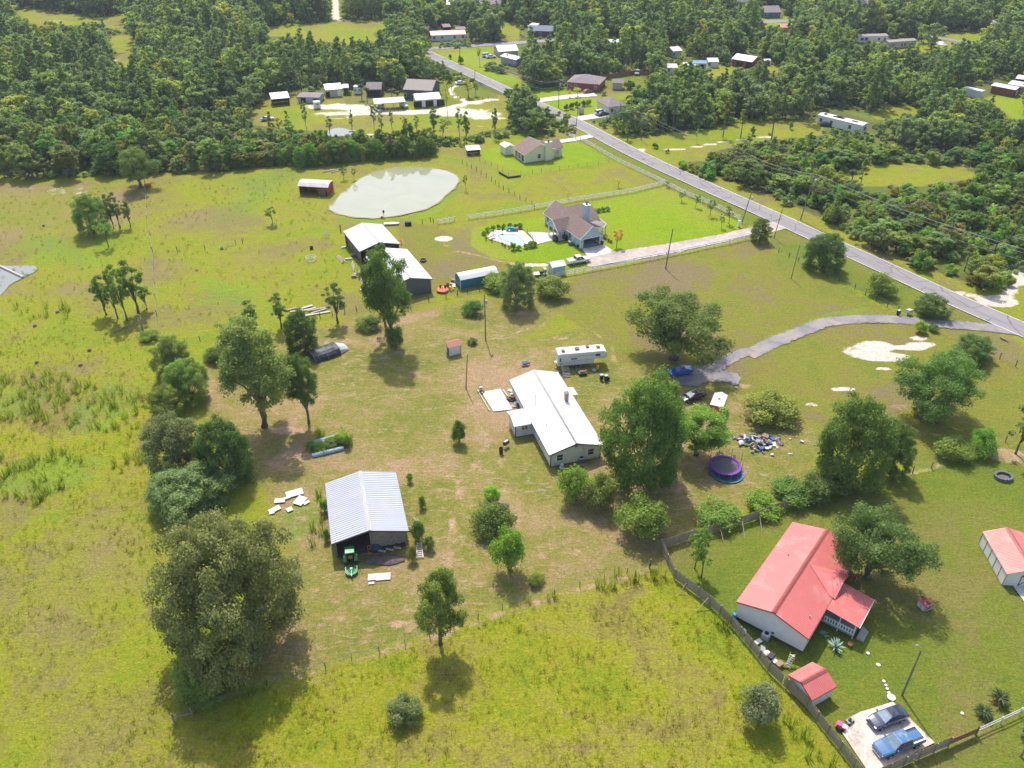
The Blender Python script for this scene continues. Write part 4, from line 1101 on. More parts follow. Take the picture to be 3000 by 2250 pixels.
BRICK=mat('brick_red',(.26,.085,.065),.9,.25,4)
RUST=mat('rusty_steel',(.30,.13,.07),.85,.35,3)
BLACK=mat('black_plastic',(.018,.018,.02),.45,.3,3)
STEEL=mat('grey_metal',(.38,.40,.42),.4,.12,2,metal=.5)
RUBBER=mat('rubber',(.02,.02,.022),.8,.2,4)
class Frame:
 """A->B runs along the ridge, C is the far corner from B; all three photo points lie at height z"""
 def __init__(s,A,B,C,z,grow=0.0):
  a,b,c=G(*A,z),G(*B,z),G(*C,z)
  u=b-a;s.L=u.length;u.normalize()
  n=Vector((-u.y,u.x,0));w=(c-b).dot(n)
  s.W=abs(w);s.sy=1 if w>0 else-1
  cen=(a+b)/2+n*w/2
  s.loc=Vector((cen.x,cen.y,0));s.rz=math.atan2(u.y,u.x)
 def local(s,px,py,z):
  p=G(px,py,z)-s.loc
  c_,s_=math.cos(-s.rz),math.sin(-s.rz)
  return Vector((p.x*c_-p.y*s_,p.x*s_+p.y*c_,z))
 def root(s,name,label,cat,group=None):
  s.o=thing(name,label,cat,s.loc,s.rz,group);return s.o
def corr(mb,a,b,c,d,pitch=.30,amp=.03,thick=.05):
 """ribbed sheet: a->b along the eave, d->c along the ridge"""
 a,b,c,d=map(Vector,(a,b,c,d))
 n=(b-a).cross(d-a).normalized()
 if n.z<0:n=-n
 k=max(2,int((b-a).length/pitch))
 i0=len(mb.v)
 prof=[(0,0),(.62,0),(.72,1),(.90,1)]
 rows=[]
 for i in range(k):
  for t,h in prof:
   rows.append(((i+t)/k,h*amp))
 rows.append((1,0))
 for t,h in rows:
  mb.v.append(tuple(a.lerp(b,t)+n*h));mb.v.append(tuple(d.lerp(c,t)+n*h))
 for j in range(len(rows)-1):
  q=i0+2*j
  mb.f.append((q,q+2,q+3,q+1))
  # underside and edges
 A,B,C,D=[p-n*thick for p in(a,b,c,d)]
 mb.quad(D,C,B,A)
 for p,q,P_,Q_ in((a,b,A,B),(b,c,B,C),(c,d,C,D),(d,a,D,A)):
  mb.quad(P_,Q_,q,p)
def plain(mb,a,b,c,d,thick=.12):
 a,b,c,d=map(Vector,(a,b,c,d))
 n=(b-a).cross(d-a).normalized()
 if n.z<0:n=-n
 A,B,C,D=[p-n*thick for p in(a,b,c,d)]
 mb.quad(a,b,c,d);mb.quad(D,C,B,A)
 for p,q,P_,Q_ in((a,b,A,B),(b,c,B,C),(c,d,C,D),(d,a,D,A)):
  mb.quad(P_,Q_,q,p)
def gable_roof(o,L_,W,ze,zr,m,ribbed=True,ridge=None,edge=None,ridge_off=0.0,name='roof',x0=None,x1=None,pitch=.30,amp=.03):
 """roof of two slopes over local x in [-L/2, L/2], y in [-W/2, W/2]; ze, zr heights of eave and ridge"""
 x0=-L_/2 if x0 is None else x0;x1=L_/2 if x1 is None else x1
 mb=MB()
 f=corr if ribbed else plain
 kw={'pitch':pitch,'amp':amp}if ribbed else{}
 for s in(-1,1):
  e0,e1=(x0,s*W/2,ze),(x1,s*W/2,ze)
  r0,r1=(x0,ridge_off,zr),(x1,ridge_off,zr)
  if s>0:e0,e1,r0,r1=e1,e0,r1,r0
  f(mb,e0,e1,r1,r0,**kw)
 r=mb.build(name,m,o)
 if ridge:
  k=MB()
  for s in(-1,1):
   w_=.28;dz=(zr-ze)/(W/2)*w_
   a=[(x0-.02,ridge_off,zr+.085),(x1+.02,ridge_off,zr+.085),(x1+.02,ridge_off+s*w_,zr+.06-dz),(x0-.02,ridge_off+s*w_,zr+.06-dz)]
   k.quad(*(a if s<0 else a[::-1]))
   k.quad(*(a[::-1]if s<0 else a))
  k.build('ridge_cap',ridge,r)
 if edge:
  k=MB()
  for x in(x0,x1):
   for s in(-1,1):
    k.bar((x,s*W/2,ze-.12),(x,ridge_off,zr-.12),.06,.2)
  for s in(-1,1):
   k.bar((x0,s*(W/2+.02),ze-.12),(x1,s*(W/2+.02),ze-.12),.06,.16)
  k.build('fascia',edge,r)
 return r
def gable_wall(o,L_,W,ze,zr,m,z0=0.0,name='wall',ridge_off=0.0):
 """closed shell with pentagon ends"""
 mb=MB()
 for x,fl in((-L_/2,True),(L_/2,False)):
  p=[(x,-W/2,z0),(x,W/2,z0),(x,W/2,ze),(x,ridge_off,zr),(x,-W/2,ze)]
  mb.poly(p[::-1]if fl else p)
 for s in(-1,1):
  q=[(-L_/2,s*W/2,z0),(L_/2,s*W/2,z0),(L_/2,s*W/2,ze),(-L_/2,s*W/2,ze)]
  mb.quad(*(q if s<0 else q[::-1]))
 return mb.build(name,m,o)
def on_face(face,L_,W,t,z):
 """point on a wall: face '+x','-x','+y','-y', t position along it"""
 return{'+x':(L_/2,t,z),'-x':(-L_/2,t,z),'+y':(t,W/2,z),'-y':(t,-W/2,z)}[face]
def panel(mb,face,L_,W,t,z,w,h,d0,d1):
 sx={'+x':(1,0),'-x':(-1,0),'+y':(0,1),'-y':(0,-1)}[face]
 if sx[0]:
  x=sorted((sx[0]*(L_/2+d0),sx[0]*(L_/2+d1)))
  mb.box(x[0],x[1],t-w/2,t+w/2,z,z+h)
 else:
  y=sorted((sx[1]*(W/2+d0),sx[1]*(W/2+d1)))
  mb.box(t-w/2,t+w/2,y[0],y[1],z,z+h)
def window(o,face,L_,W,t,z,w=.9,h=1.1,frame=None,bars=True):
 fm=MB()
 for dt,dz,ww,hh in((0,-.07,w+.14,.07),(0,h,w+.14,.07),(-w/2-.035,0,.07,h),(w/2+.035,0,.07,h)):
  panel(fm,face,L_,W,t+dt,z+dz,ww,hh,-.02,.06)
 if bars:
  panel(fm,face,L_,W,t,z+h/2-.03,w,.05,-.02,.045)
 f=fm.build('window',frame or TRIM,o)
 for k in((0,1)if bars else(0,)):
  pm=MB()
  hh=h/2-.03 if bars else h
  panel(pm,face,L_,W,t,z+k*(h/2+.02),w,hh,-.02,.02)
  pm.build('pane',GLASS,f)
 return f
def door(o,face,L_,W,t,z,w=.95,h=2.05,m=None,handle=True,name='door'):
 mb=MB();panel(mb,face,L_,W,t,z,w,h,-.02,.04)
 d=mb.build(name,m or TRIM,o)
 if handle:
  k=MB();panel(k,face,L_,W,t+w*.38,z+h*.45,.06,.12,.04,.1);k.build('handle',STEEL,d)
 return d
def corner_trim(o,L_,W,ze,m,w=.13,z0=0.0):
 for x in(-1,1):
  for y in(-1,1):
   MB().box(x*L_/2-w/2+x*.02,x*L_/2+w/2+x*.02,y*W/2-w/2+y*.02,y*W/2+w/2+y*.02,z0,ze).build('corner_trim',m,o)
def post(o,x,y,z0,z1,w,m,name='post'):
 return MB().box(x-w/2,x+w/2,y-w/2,y+w/2,z0,z1).build(name,m,o)
 # ------------------------------------------------------------------ 1 the white roofed farm house
F=Frame((1491.8,1113.9),(1608.6,1334.4),(1766,1299),2.65)
o=F.root('farm_house','long white farm house with white metal roof and mildewed gable in the yard','house')
HL,HW=F.L,F.W
sy=F.sy
gable_wall(o,HL-.7,HW-.8,2.55,3.95,WORN_WHITE)
gable_roof(o,HL,HW,2.65,4.05,WHITE_TIN,True,TRIM,DTRIM)
fl,fw=HL-.7,HW-.8
# gable toward the camera is +x (B end)
window(o,'+x',fl,fw,-2.7*sy,.95,1.0,1.15)
window(o,'+x',fl,fw,2.6*sy,.95,1.0,1.15)
k=MB();panel(k,'+x',fl,fw,0,3.05,.55,.4,-.02,.05);k.build('gable_vent',mat('vent_blue',(.12,.2,.32),.6),o)
for s in(-1,1):
 MB().box(fl/2+.03,fl/2+.12,s*fw/2-.07,s*fw/2+.07,0,2.55).build('corner_trim',DTRIM,o)
 # chimney, pipes, mast
p=F.local(1659,1172,3.3)
c=MB().box(p.x-.35,p.x+.35,p.y-.3,p.y+.3,2.7,4.75).build('chimney',mat('chimney_brick',(.42,.27,.2),.9,.3,6),o)
MB().box(p.x-.42,p.x+.42,p.y-.37,p.y+.37,4.75,4.87).build('chimney_cap',mat('slate_cap',(.2,.19,.2),.8),c)
for px_,py_,h_,r_ in((1556,1099,.35,.06),(1602,1243,.35,.09),(1584,1254,.3,.05)):
 q=F.local(px_,py_,3.5)
 zz=2.65+1.4*(1-abs(q.y)/(HW/2))
 MB().tube([(q.x,q.y,zz-.1),(q.x,q.y,zz+h_)],r_,8).build('vent_pipe',STEEL,o)
q=F.local(1568,1192,3.0)
ms=MB().tube([(q.x,q.y,2.6),(q.x,q.y,5.6)],.045,6).build('service_mast',DTRIM,o)
MAST=F.loc+Matrix.Rotation(F.rz,3,'Z')@Vector((q.x,q.y,5.5))
# bump-out porch on the far eave
a_,b_=F.local(1665,1136,2.5),F.local(1688,1156,2.5)
xa,xb=min(a_.x,b_.x),max(a_.x,b_.x)
mb=MB();y0,y1=sy*HW/2,sy*(HW/2+1.1)
corr(mb,(xb,y1,2.42),(xa,y1,2.42),(xa,y0-sy*.15,2.68),(xb,y0-sy*.15,2.68))
pr=mb.build('porch_roof',WHITE_TIN,o)
for x in(xa+.2,xb-.2):post(o,x,sy*(HW/2+.9),0,2.35,.12,TRIM)
# wing with its own gable, on the near side
e0,e1=F.local(1561,1241.5,2.5),F.local(1506.5,1250,2.5)
eb=F.local(1483,1204.7,2.5)
xw0,xw1=eb.x,e1.x
yw=(e1.y+eb.y)/2
zr2=3.25
mb=MB();xm=(xw0+xw1)/2;yin=-sy*(HW/2-2.2);yi0=-sy*(HW/2-.35)
for xe,flip in((xw1,0),(xw0,1)):
 A_,B_,C_,D_=(xe,yw,2.45),(xe,yi0,2.45+.0),(xm,yin,zr2),(xm,yw,zr2)
 corr(mb,A_,B_,C_,D_)if flip==0 else corr(mb,B_,A_,D_,C_)
wr=mb.build('wing_roof',WHITE_TIN,o)
sg=1 if xw1>xw0 else-1
wx0,wx1,wy0=xw0+sg*.35,xw1-sg*.35,yw+sy*.35
mb=MB()
yi=-sy*(fw/2)+sy*.1
mb.poly([(wx0,wy0,0),(wx1,wy0,0),(wx1,wy0,2.38),(xm,wy0,zr2-.12),(wx0,wy0,2.38)])
mb.quad((wx1,wy0,0),(wx1,yi,0),(wx1,yi,2.38),(wx1,wy0,2.38));mb.quad((wx0,yi,0),(wx0,wy0,0),(wx0,wy0,2.38),(wx0,yi,2.38))
wg=mb.build('wing_wall',WORN_WHITE,o)
MB().box(wx1-.06+sg*.05,wx1+.06+sg*.05,wy0-.07,wy0+.07,0,2.38).build('corner_trim',DTRIM,o)
mb=MB();ym=(wy0+yi)/2
xx=sorted((wx1-sg*.02,wx1+sg*.05))
f_=MB().box(xx[0],xx[1],ym-.6,ym+.6,1.15,2.15).build('window',TRIM,o)
xx=sorted((wx1,wx1+sg*.08))
for dy in(-.27,.27):
 MB().box(xx[0],xx[1],ym+dy-.22,ym+dy+.22,1.24,2.06).build('pane',mat('shuttered_pane',(.30,.18,.09),.7,.5,3),f_)
HOUSE=F
slab('patio_slab',[(1411,1150),(1466,1140),(1502,1200),(1446,1206)],.10,CONCW,skirt=.12)
# long low curb pipes beside the slab
tag(MB().tube([G(1399,1142,.1),G(1434,1202,.1)],.09,8).build('irrigation_pipe',mat('green_hose',(.55,.58,.38),.7)),'pale pipe lying along the outer side of the white patio slab','pipe')
tag(MB().tube([G(1474,1142,.1),G(1487,1160,.1)],.08,8).build('irrigation_pipe',TRIM),'short pale pipe between the patio slab and the house junk','pipe')
# ------------------------------------------------------------------ 2 the barn
F=Frame((952.3,1416.7),(970.6,1595.1),(1196.6,1552.2),3.0)
o=F.root('barn','old plank barn with ribbed grey metal roof and open front bay','barn')
BL_,BW_=F.L,F.W;sy=F.sy
gable_roof(o,BL_,BW_,3.0,4.35,GALV,True,TRIM,mat('dark_fascia',(.10,.06,.10),.8),pitch=.42,amp=.06)
w,l=BW_-.9,BL_-1.0
mb=MB()
mb.box(-l/2,-l/2+.08,-w/2,w/2,0,2.9)
mb.box(-l/2,l/2,-w/2,-w/2+.08,0,2.85);mb.box(-l/2,l/2,w/2-.08,w/2,0,2.85)
mb.poly([(-l/2+.04,-w/2,2.9),(-l/2+.04,w/2,2.9),(-l/2+.04,0,4.15)])
mb.build('wall',GREY_WOOD,o)
for y in(-w/2+.1,0,w/2-.1):
 post(o,l/2-.1,y,-.2,2.9 if abs(y)>1 else 4.1,.16,GREY_WOOD)
 # the boarded half of the front, board by board
nb=16
for i in range(nb):
 t0=.12+(w/2-.2)*i/nb;t1=.12+(w/2-.2)*(i+1)/nb
 ztop=2.9+1.2*(1-(t0+t1)/2/(w/2))
 y0_,y1_=sorted((sy*t0,sy*(t1-.015)))
 MB().box(l/2-.02,l/2+.02+.02*rnd.random(),y0_,y1_,.35+.25*rnd.random(),ztop-.05*rnd.random()).build('board',GREY_WOOD,o)
MB().box(l/2+.045,l/2+.08,*sorted((sy*.2,sy*(w/2-.1))),1.5,1.62).build('board_rail',GREY_WOOD,o)
MB().box(-l/2+.1,l/2+.3,-w/2+.1,w/2-.1,.0,.03).build('earth_floor',mat('barn_earth',(.12,.095,.075),.95,.3,2),o)
BARN=F
# ------------------------------------------------------------------ 3 the red roofed house and its shed
F=Frame((2322,1529.8),(2157.5,1762.6),(2370,1870),3.25)
o=F.root('red_roofed_house','white house with red ribbed metal roof and railed porch inside the plank fence','house')
L3,W3=F.L,F.W;sy=F.sy
gable_wall(o,L3-.35,W3-.5,3.15,4.5,WHITE_PAINT,z0=.5)
gable_wall(o,L3-.5,W3-.65,.45,.5,DTRIM,name='crawl_space')
gable_roof(o,L3,W3,3.25,4.62,RED_TIN,True,mat('red_ridge',(.6,.18,.16),.45),mat('red_edge',(.45,.1,.09),.6),pitch=.28)
for px_,py_ in((2309,1624.5),(2440,1589),(2440.5,1631),(2374.5,1802)):
 q=F.local(px_,py_,4.0)
 zz=3.25+1.37*(1-abs(q.y)/(W3/2))
 MB().tube([(q.x,q.y,zz-.1),(q.x,q.y,zz+.35)],.07,8).build('vent_pipe',STEEL,o)
k=MB();panel(k,'+x',L3-.35,W3-.5,.5*sy,.9,.3,.22,-.02,.12);k.build('dryer_vent',BLACK,o)
# cross gable on the far slope
ca,cb=F.local(2477,1682,3.3),F.local(2440,1752,3.3)
xa,xb=sorted((ca.x,cb.x));xm=(xa+xb)/2
yo=sy*(W3/2+.35)
mb=MB()
for xe,fl_ in((xb,0),(xa,1)):
 A_,B_,C_,D_=(xe,yo,3.28),(xe,sy*(W3/2-.4),3.42),(xm,sy*.5,4.58),(xm,yo,4.35)
 corr(mb,A_,B_,C_,D_,pitch=.28)if fl_==0 else corr(mb,B_,A_,D_,C_,pitch=.28)
mb.build('cross_gable',RED_TIN,o)
MB().poly([(xa+.2,yo-sy*.25,2.9),(xb-.2,yo-sy*.25,2.9),(xb-.2,yo-sy*.25,3.2),(xm,yo-sy*.25,4.2),(xa+.2,yo-sy*.25,3.2)]).build('gable_panel',WHITE_PAINT,o)
# porch
pts=[F.local(*q,2.85)for q in((2424,1787.6),(2518,1840.5),(2560,1757.7),(2471.7,1709))]
xs,ys=[q.x for q in pts],[q.y for q in pts]
px0,px1=(pts[2].x+pts[3].x)/2,(pts[0].x+pts[1].x)/2
py1=(pts[1].y+pts[2].y)/2;py0=sy*(W3/2-.15)
if px0>px1:px0,px1=px1,px0
mb=MB();corr(mb,(px1,py1,2.72),(px0,py1,2.72),(px0,py0,3.2),(px1,py0,3.2),pitch=.28)if sy>0 else corr(mb,(px0,py1,2.72),(px1,py1,2.72),(px1,py0,3.2),(px0,py0,3.2),pitch=.28)
pr=mb.build('porch_roof',RED_TIN,o)
MB().bar((px0,py1+sy*.04,2.64),(px1,py1+sy*.04,2.64),.08,.14).build('gutter',TRIM,pr)
ydeck0,ydeck1=sorted((sy*(W3/2-.2),py1-sy*.35))
MB().box(px0+.25,px1-.25,ydeck0,ydeck1,.45,.6).build('porch_deck',mat('porch_boards',(.33,.31,.30),.8),o)
for x in(px0+.35,(px0+px1)/2,px1-.35):
 post(o,x,py1-sy*.45,0,2.7,.13,TRIM)
post(o,px1-.35,sy*(W3/2+1.9),0,2.9,.11,TRIM)
def railing(o,a,b,z0=.6,h=.95,pat=True):
 a,b=Vector(a),Vector(b)
 rl=MB().bar((a.x,a.y,z0+h),(b.x,b.y,z0+h),.1,.08).bar((a.x,a.y,z0+.12),(b.x,b.y,z0+.12),.08,.08).build('railing',TRIM,o)
 n=int((b-a).length/.34)
 for i in range(n):
  t=(i+.5)/n;p=a.lerp(b,t)
  u=(b-a).normalized()
  # flat baluster with a cut oval: two curved sides
  mb=MB()
  for s in(-1,1):
   for(w0,z_0),(w1,z_1)in zip(((.15,.16),(.075,.3),(.06,.52),(.075,.74)),((.075,.3),(.06,.52),(.075,.74),(.15,.88))):
    mb.quad(*[(p.x+u.x*s*.17,p.y+u.y*s*.17,z0+z_0),(p.x+u.x*s*(.17-w0),p.y+u.y*s*(.17-w0),z0+z_0),(p.x+u.x*s*(.17-w1),p.y+u.y*s*(.17-w1),z0+z_1),(p.x+u.x*s*.17,p.y+u.y*s*.17,z0+z_1)])
  mb.build('baluster',TRIM,rl)
railing(o,(px1-.35,sy*(W3/2+.05),0),(px1-.35,py1-sy*.45,0))
railing(o,(px0+.35,py1-sy*.45,0),((px0+px1)/2,py1-sy*.45,0))
st=MB()
for i in range(3):
 yy=py1+sy*(.0+.3*i);st.box((px0+px1)/2+.2,px1-.6,min(yy,yy+sy*.3),max(yy,yy+sy*.3),0,.5-.16*i)
st.build('porch_steps',mat('step_boards',(.42,.36,.33),.85),o)
for y in(-2.6,0.4,2.8):
 window(o,'-y' if sy<0 else '+y',L3-.35,W3-.5,y*1.3+4.2 if y>2 else y,1.4,.9,1.1)
RH=F
F=Frame((2308.8,1977.6),(2380,1939.2),(2453.4,2010),2.05)
o=F.root('red_shed','small white shed with red ribbed roof against the plank fence','shed')
gable_wall(o,F.L-.4,F.W-.4,2.0,2.85,WHITE_PAINT)
gable_roof(o,F.L,F.W,2.05,2.95,RED_TIN,True,mat('red_ridge',(.6,.18,.16),.45),mat('red_edge',(.45,.1,.09),.6),pitch=.25)
door(o,'+y' if F.sy>0 else '-y',F.L-.4,F.W-.4,.4,.05,1.0,1.8,WHITE_PAINT)
# the shed at the edge of the picture and the little dog house of the same make
def panel_shed(F,name,label,cat,h,zr,m_wall,m_roof,m_rail,stiles):
 o=F.root(name,label,cat)
 l,w=F.L-.25*h/2.2,F.W-.25*h/2.2
 gable_wall(o,l,w,h,zr-.08,m_wall)
 gable_roof(o,F.L,F.W,h+.03,zr,m_roof,True,mat('red_ridge',(.6,.18,.16),.45),None,pitch=.25 if h>1.5 else .12)
 t=.09*h/2.2
 for s in(-1,1):
  for i in range(stiles+1):
   x=-l/2+l*i/stiles
   MB().box(x-t/2,x+t/2,*sorted((s*w/2,s*(w/2+.03))),.02,h).build('batten',m_rail,o)
 return o,l,w,t
F=Frame((2878,1558),(2950,1683),(3062,1650),2.2)
o,l,w,t=panel_shed(F,'white_shed','white paneled shed with dark battens and faded red roof at the picture edge','shed',2.2,3.3,WHITE_PAINT,mat('faded_red_tin',(.62,.22,.19),.5,.1,.8,dirt=(.7,.45,.4),dscale=.5),DTRIM,5)
for a,b in(((-.9,.1),(.9,2.0)),((-.9,2.0),(.9,.1)),((-.9,2.0),(.9,2.0)),((-.9,.1),(-.9,2.0)),((.9,.1),(.9,2.0)),((0,.1),(0,2.0))):
 MB().bar((l/2+.03,a[0],a[1]),(l/2+.03,b[0],b[1]),.05,.1).build('door_brace',BARN_RED,o)
slab('concrete_pad',[(2955,1700),(3010,1690),(3060,1760),(3020,1790)],zsheet(1)+.02,CONC)
F=Frame((2690,1752),(2703,1768),(2728,1757),1.0)
F=Frame((2689,1759),(2711,1781),(2733,1769),.85)
o,l,w,t=panel_shed(F,'dog_house','tiny white dog house with red roof and red cross braces on the lawn','dog house',.85,1.35,WHITE_PAINT,RED_TIN,BARN_RED,2)
for a,b in(((-w/2,.05),(w/2,.8)),((-w/2,.8),(w/2,.05)),((0,.05),(0,1.2)),((-w/2,.42),(w/2,.42)),((-w/2,.8),(w/2,.8))):
 MB().bar((l/2+.02,*a),(l/2+.02,*b),.04,.07).build('door_brace',BARN_RED,o)
 # ------------------------------------------------------------------ 4 the pale blue house
F=Frame((1590.8,623.7),(1700,701.7),(1775.3,688.8),2.7)
o=F.root('blue_house','pale blue house with brown shingle roof, tall chimney and open garage','house')
L4,W4=F.L,F.W;sy=F.sy
zr=5.6
l,w=L4-.8,W4-.9
# walls: garage end (+x) keeps an opening
mb=MB()
gw,gh=4.7,2.25
gable=[(l/2,-w/2,0),(l/2,-gw/2,0),(l/2,-gw/2,gh),(l/2,gw/2,gh),(l/2,gw/2,0),(l/2,w/2,0),(l/2,w/2,2.6),(l/2,0,zr-.2),(l/2,-w/2,2.6)]
mb.poly(gable)
mb.poly([(-l/2,w/2,0),(-l/2,-w/2,0),(-l/2,-w/2,2.6),(-l/2,0,zr-.2),(-l/2,w/2,2.6)])
for s in(-1,1):
 q=[(-l/2,s*w/2,0),(l/2,s*w/2,0),(l/2,s*w/2,2.6),(-l/2,s*w/2,2.6)]
 mb.quad(*(q if s<0 else q[::-1]))
mb.build('wall',BLUE_SIDING,o)
MB().box(l/2-6.5,l/2-.05,-gw/2-.3,gw/2+.3,.0,.06).build('garage_floor',mat('garage_concrete',(.34,.38,.40),.8,.1,.6),o)
MB().box(l/2-6.6,l/2-6.5,-w/2,w/2,0,2.5).build('garage_back_wall',mat('garage_wall',(.35,.38,.4),.9),o)
for a,b in(((-gw/2-.08,0),(-gw/2-.08,gh)),((gw/2+.08,0),(gw/2+.08,gh)),((-gw/2-.15,gh+.08),(gw/2+.15,gh+.08))):
 MB().bar((l/2+.03,*a),(l/2+.03,*b),.08,.16).build('garage_trim',TRIM,o)
gable_roof(o,L4,W4,2.7,zr,SHINGLE,False,None,TRIM)
corner_trim(o,l,w,2.6,TRIM)
ny='-y' if sy>0 else '+y'
n=-sy
# near cross gable = covered porch toward the pool
pe=F.local(1632,678.5,2.7);pl=F.local(1603,655.6,2.7);pk=F.local(1617.5,643.5,4.2)
x0_,x1_=sorted((pl.x,pe.x));yo=(pe.y+pl.y)/2;xm=(x0_+x1_)/2
mb=MB()
for xe,fl_ in((x1_,0),(x0_,1)):
 plain(mb,(xe,yo,2.65),(xe,n*(W4/2-1.5),2.65),(xm,n*(W4/2-3.6),4.75),(xm,yo,4.75))if(fl_==0)==(n<0)else plain(mb,(xe,n*(W4/2-1.5),2.65),(xe,yo,2.65),(xm,yo,4.75),(xm,n*(W4/2-3.6),4.75))
mb.build('porch_roof',SHINGLE,o)
MB().poly([(x0_+.3,yo-n*.3,2.55),(x1_-.3,yo-n*.3,2.55),(x1_-.3,yo-n*.3,2.7),(xm,yo-n*.3,4.55),(x0_+.3,yo-n*.3,2.7)]).build('porch_gable',BLUE_SIDING,o)
for s_,xe in((0,x0_),(1,x1_)):
 MB().bar((xe,yo,2.6),(xm,yo,4.7),.08,.18).build('fascia',TRIM,o)
for x in(x0_+.35,xm,x1_-.35):post(o,x,yo-n*.4,0,2.55,.22,TRIM)
MB().box(x0_+.1,x1_-.1,*sorted((yo,n*w/2)),-.02,.12).build('porch_floor',CONC,o)
for t_ in(-l/2+1.5,xm-1,xm+1.2,l/2-5.2):
 window(o,ny,l,w,t_,.9,.9,1.2)
door(o,ny,l,w,l/2-3.6,.05)
# far wing with its ridge across
fy='+y' if sy>0 else '-y'
wa,wb=F.local(1727,592,4.6),F.local(1673.6,599.3,4.6)
wx=wa.x;ywo=sy*max(abs(wa.y),W4/2+3.2)
hw=4.2
mb=MB()
for xe,fl_ in((wx+hw,0),(wx-hw,1)):
 a_=((xe,ywo,2.75),(xe,sy*(W4/2-1.8),2.75),(wx,sy*1.0,4.75),(wx,ywo,4.75))
 plain(mb,*a_)if(fl_==0)==(sy<0)else plain(mb,a_[1],a_[0],a_[3],a_[2])
mb.build('wing_roof',SHINGLE,o)
mb=MB();yy=ywo-sy*.4
mb.poly([(wx-hw+.4,yy,0),(wx+hw-.4,yy,0),(wx+hw-.4,yy,2.65),(wx,yy,4.55),(wx-hw+.4,yy,2.65)])
for xe in(wx-hw+.4,wx+hw-.4):
 mb.quad((xe,yy,0),(xe,sy*w/2,0),(xe,sy*w/2,2.65),(xe,yy,2.65))
mb.build('wing_wall',BLUE_SIDING,o)
# smaller front gable next to it
gx_=wx+hw+1.9;gw2=2.3;yg=ywo-sy*1.6
mb=MB()
for xe,fl_ in((gx_+gw2,0),(gx_-gw2,1)):
 a_=((xe,yg,2.75),(xe,sy*(W4/2-1.2),2.75),(gx_,sy*1.6,4.15),(gx_,yg,4.15))
 plain(mb,*a_)if(fl_==0)==(sy<0)else plain(mb,a_[1],a_[0],a_[3],a_[2])
mb.build('front_gable_roof',SHINGLE,o)
mb=MB();yy=yg-sy*.35
mb.poly([(gx_-gw2+.3,yy,0),(gx_+gw2-.3,yy,0),(gx_+gw2-.3,yy,2.7),(gx_,yy,4.0),(gx_-gw2+.3,yy,2.7)])
for xe in(gx_-gw2+.3,gx_+gw2-.3):
 mb.quad((xe,yy,0),(xe,sy*w/2,0),(xe,sy*w/2,2.65),(xe,yy,2.65))
mb.build('front_gable_wall',BLUE_SIDING,o)
# chimney
q=F.local(1729,648,2.7)
cx_,cy_=q.x,sy*(W4/2-.2)
ch=MB().box(cx_-.75,cx_+.75,cy_-.6,cy_+.6,0,7.3).build('chimney',BLUE_SIDING,o)
MB().box(cx_-.85,cx_+.85,cy_-.7,cy_+.7,7.3,7.45).build('chimney_cap',TRIM,ch)
MB().lathe([(.25,0),(.25,.5),(.4,.5),(.4,.62),(.1,.75)],10,(cx_,cy_,7.45)).build('chimney_pot',DTRIM,ch)
# wrap porch with angled corner
pp=[F.local(*q_,2.5)for q_ in((1740,667),(1768.5,667),(1776.6,655.6),(1756,640))]
inn=[(l/2-4.6,sy*(W4/2-.5)),(l/2-10.5,sy*(W4/2-.5))]
mb=MB()
ring=[(pp[0].x,pp[0].y),(pp[1].x,pp[1].y),(pp[2].x,pp[2].y),(pp[3].x,pp[3].y)]
cxm=sum(r_[0]for r_ in ring)/4;cym=sy*(W4/2-.4)
for a_,b_ in zip(ring,ring[1:]):
 for fl_ in(0,1):
  tri=[(a_[0],a_[1],2.55-.12*fl_),(b_[0],b_[1],2.55-.12*fl_),(cxm,cym,3.5-.12*fl_)]
  mb.poly(tri if fl_ else tri[::-1])
mb.build('veranda_roof',SHINGLE2,o)
for a_,b_ in zip(ring,ring[1:]):
 MB().bar((*a_,2.48),(*b_,2.48),.07,.2).build('fascia',TRIM,o)
for r_ in ring[1:3]:
 post(o,r_[0]*.97+cxm*.03,r_[1]*.97+cym*.03,0,2.45,.16,TRIM)
for t_ in(-2.75,2.75):
 k=MB();panel(k,'+x',l,w,t_,1.6,.16,.3,0,.15);k.build('wall_lamp',BLACK,o)
BH=F
# ------------------------------------------------------------------ 5 sheds and barns of that place
class FrameW(Frame):
 """A, B are the two ends of the near eave; the building reaches W metres away behind it"""
 def __init__(s,A,B,W,z):
  a,b=G(*A,z),G(*B,z)
  u=b-a;s.L=u.length;u.normalize()
  n=Vector((-u.y,u.x,0));s.sy=1 if n.y>0 else-1
  s.W=W;cen=(a+b)/2+n*s.sy*W/2
  s.loc=Vector((cen.x,cen.y,0));s.rz=math.atan2(u.y,u.x)
PEDGE=mat('purple_edge',(.15,.13,.2),.6)
F=Frame((1192.2,729.4),(1267,816.5),(1069.3,749.7),3.3)
o=F.root('grey_barn','closed dark grey steel barn with white roof behind the tall tree','barn')
l,w=F.L-.5,F.W-.5
gable_roof(o,F.L,F.W,3.3,4.6,WHITE_TIN,True,TRIM,PEDGE,pitch=.33)
sy=F.sy
mb=MB()
mb.poly([(l/2,-w/2,0),(l/2,w/2,0),(l/2,w/2,3.2),(l/2,0,4.45),(l/2,-w/2,3.2)])
mb.poly([(-l/2,w/2,0),(-l/2,-w/2,0),(-l/2,-w/2,3.2),(-l/2,0,4.45),(-l/2,w/2,3.2)])
ys=-sy*w/2
mb.box(-l/2,l/2,min(ys,ys+sy*.06),max(ys,ys+sy*.06),0,3.2)
mb.build('wall',GREY_STEEL,o)
for i in range(6):
 post(o,-l/2+l*i/5,sy*w/2,0,3.2,.2,TRIM)
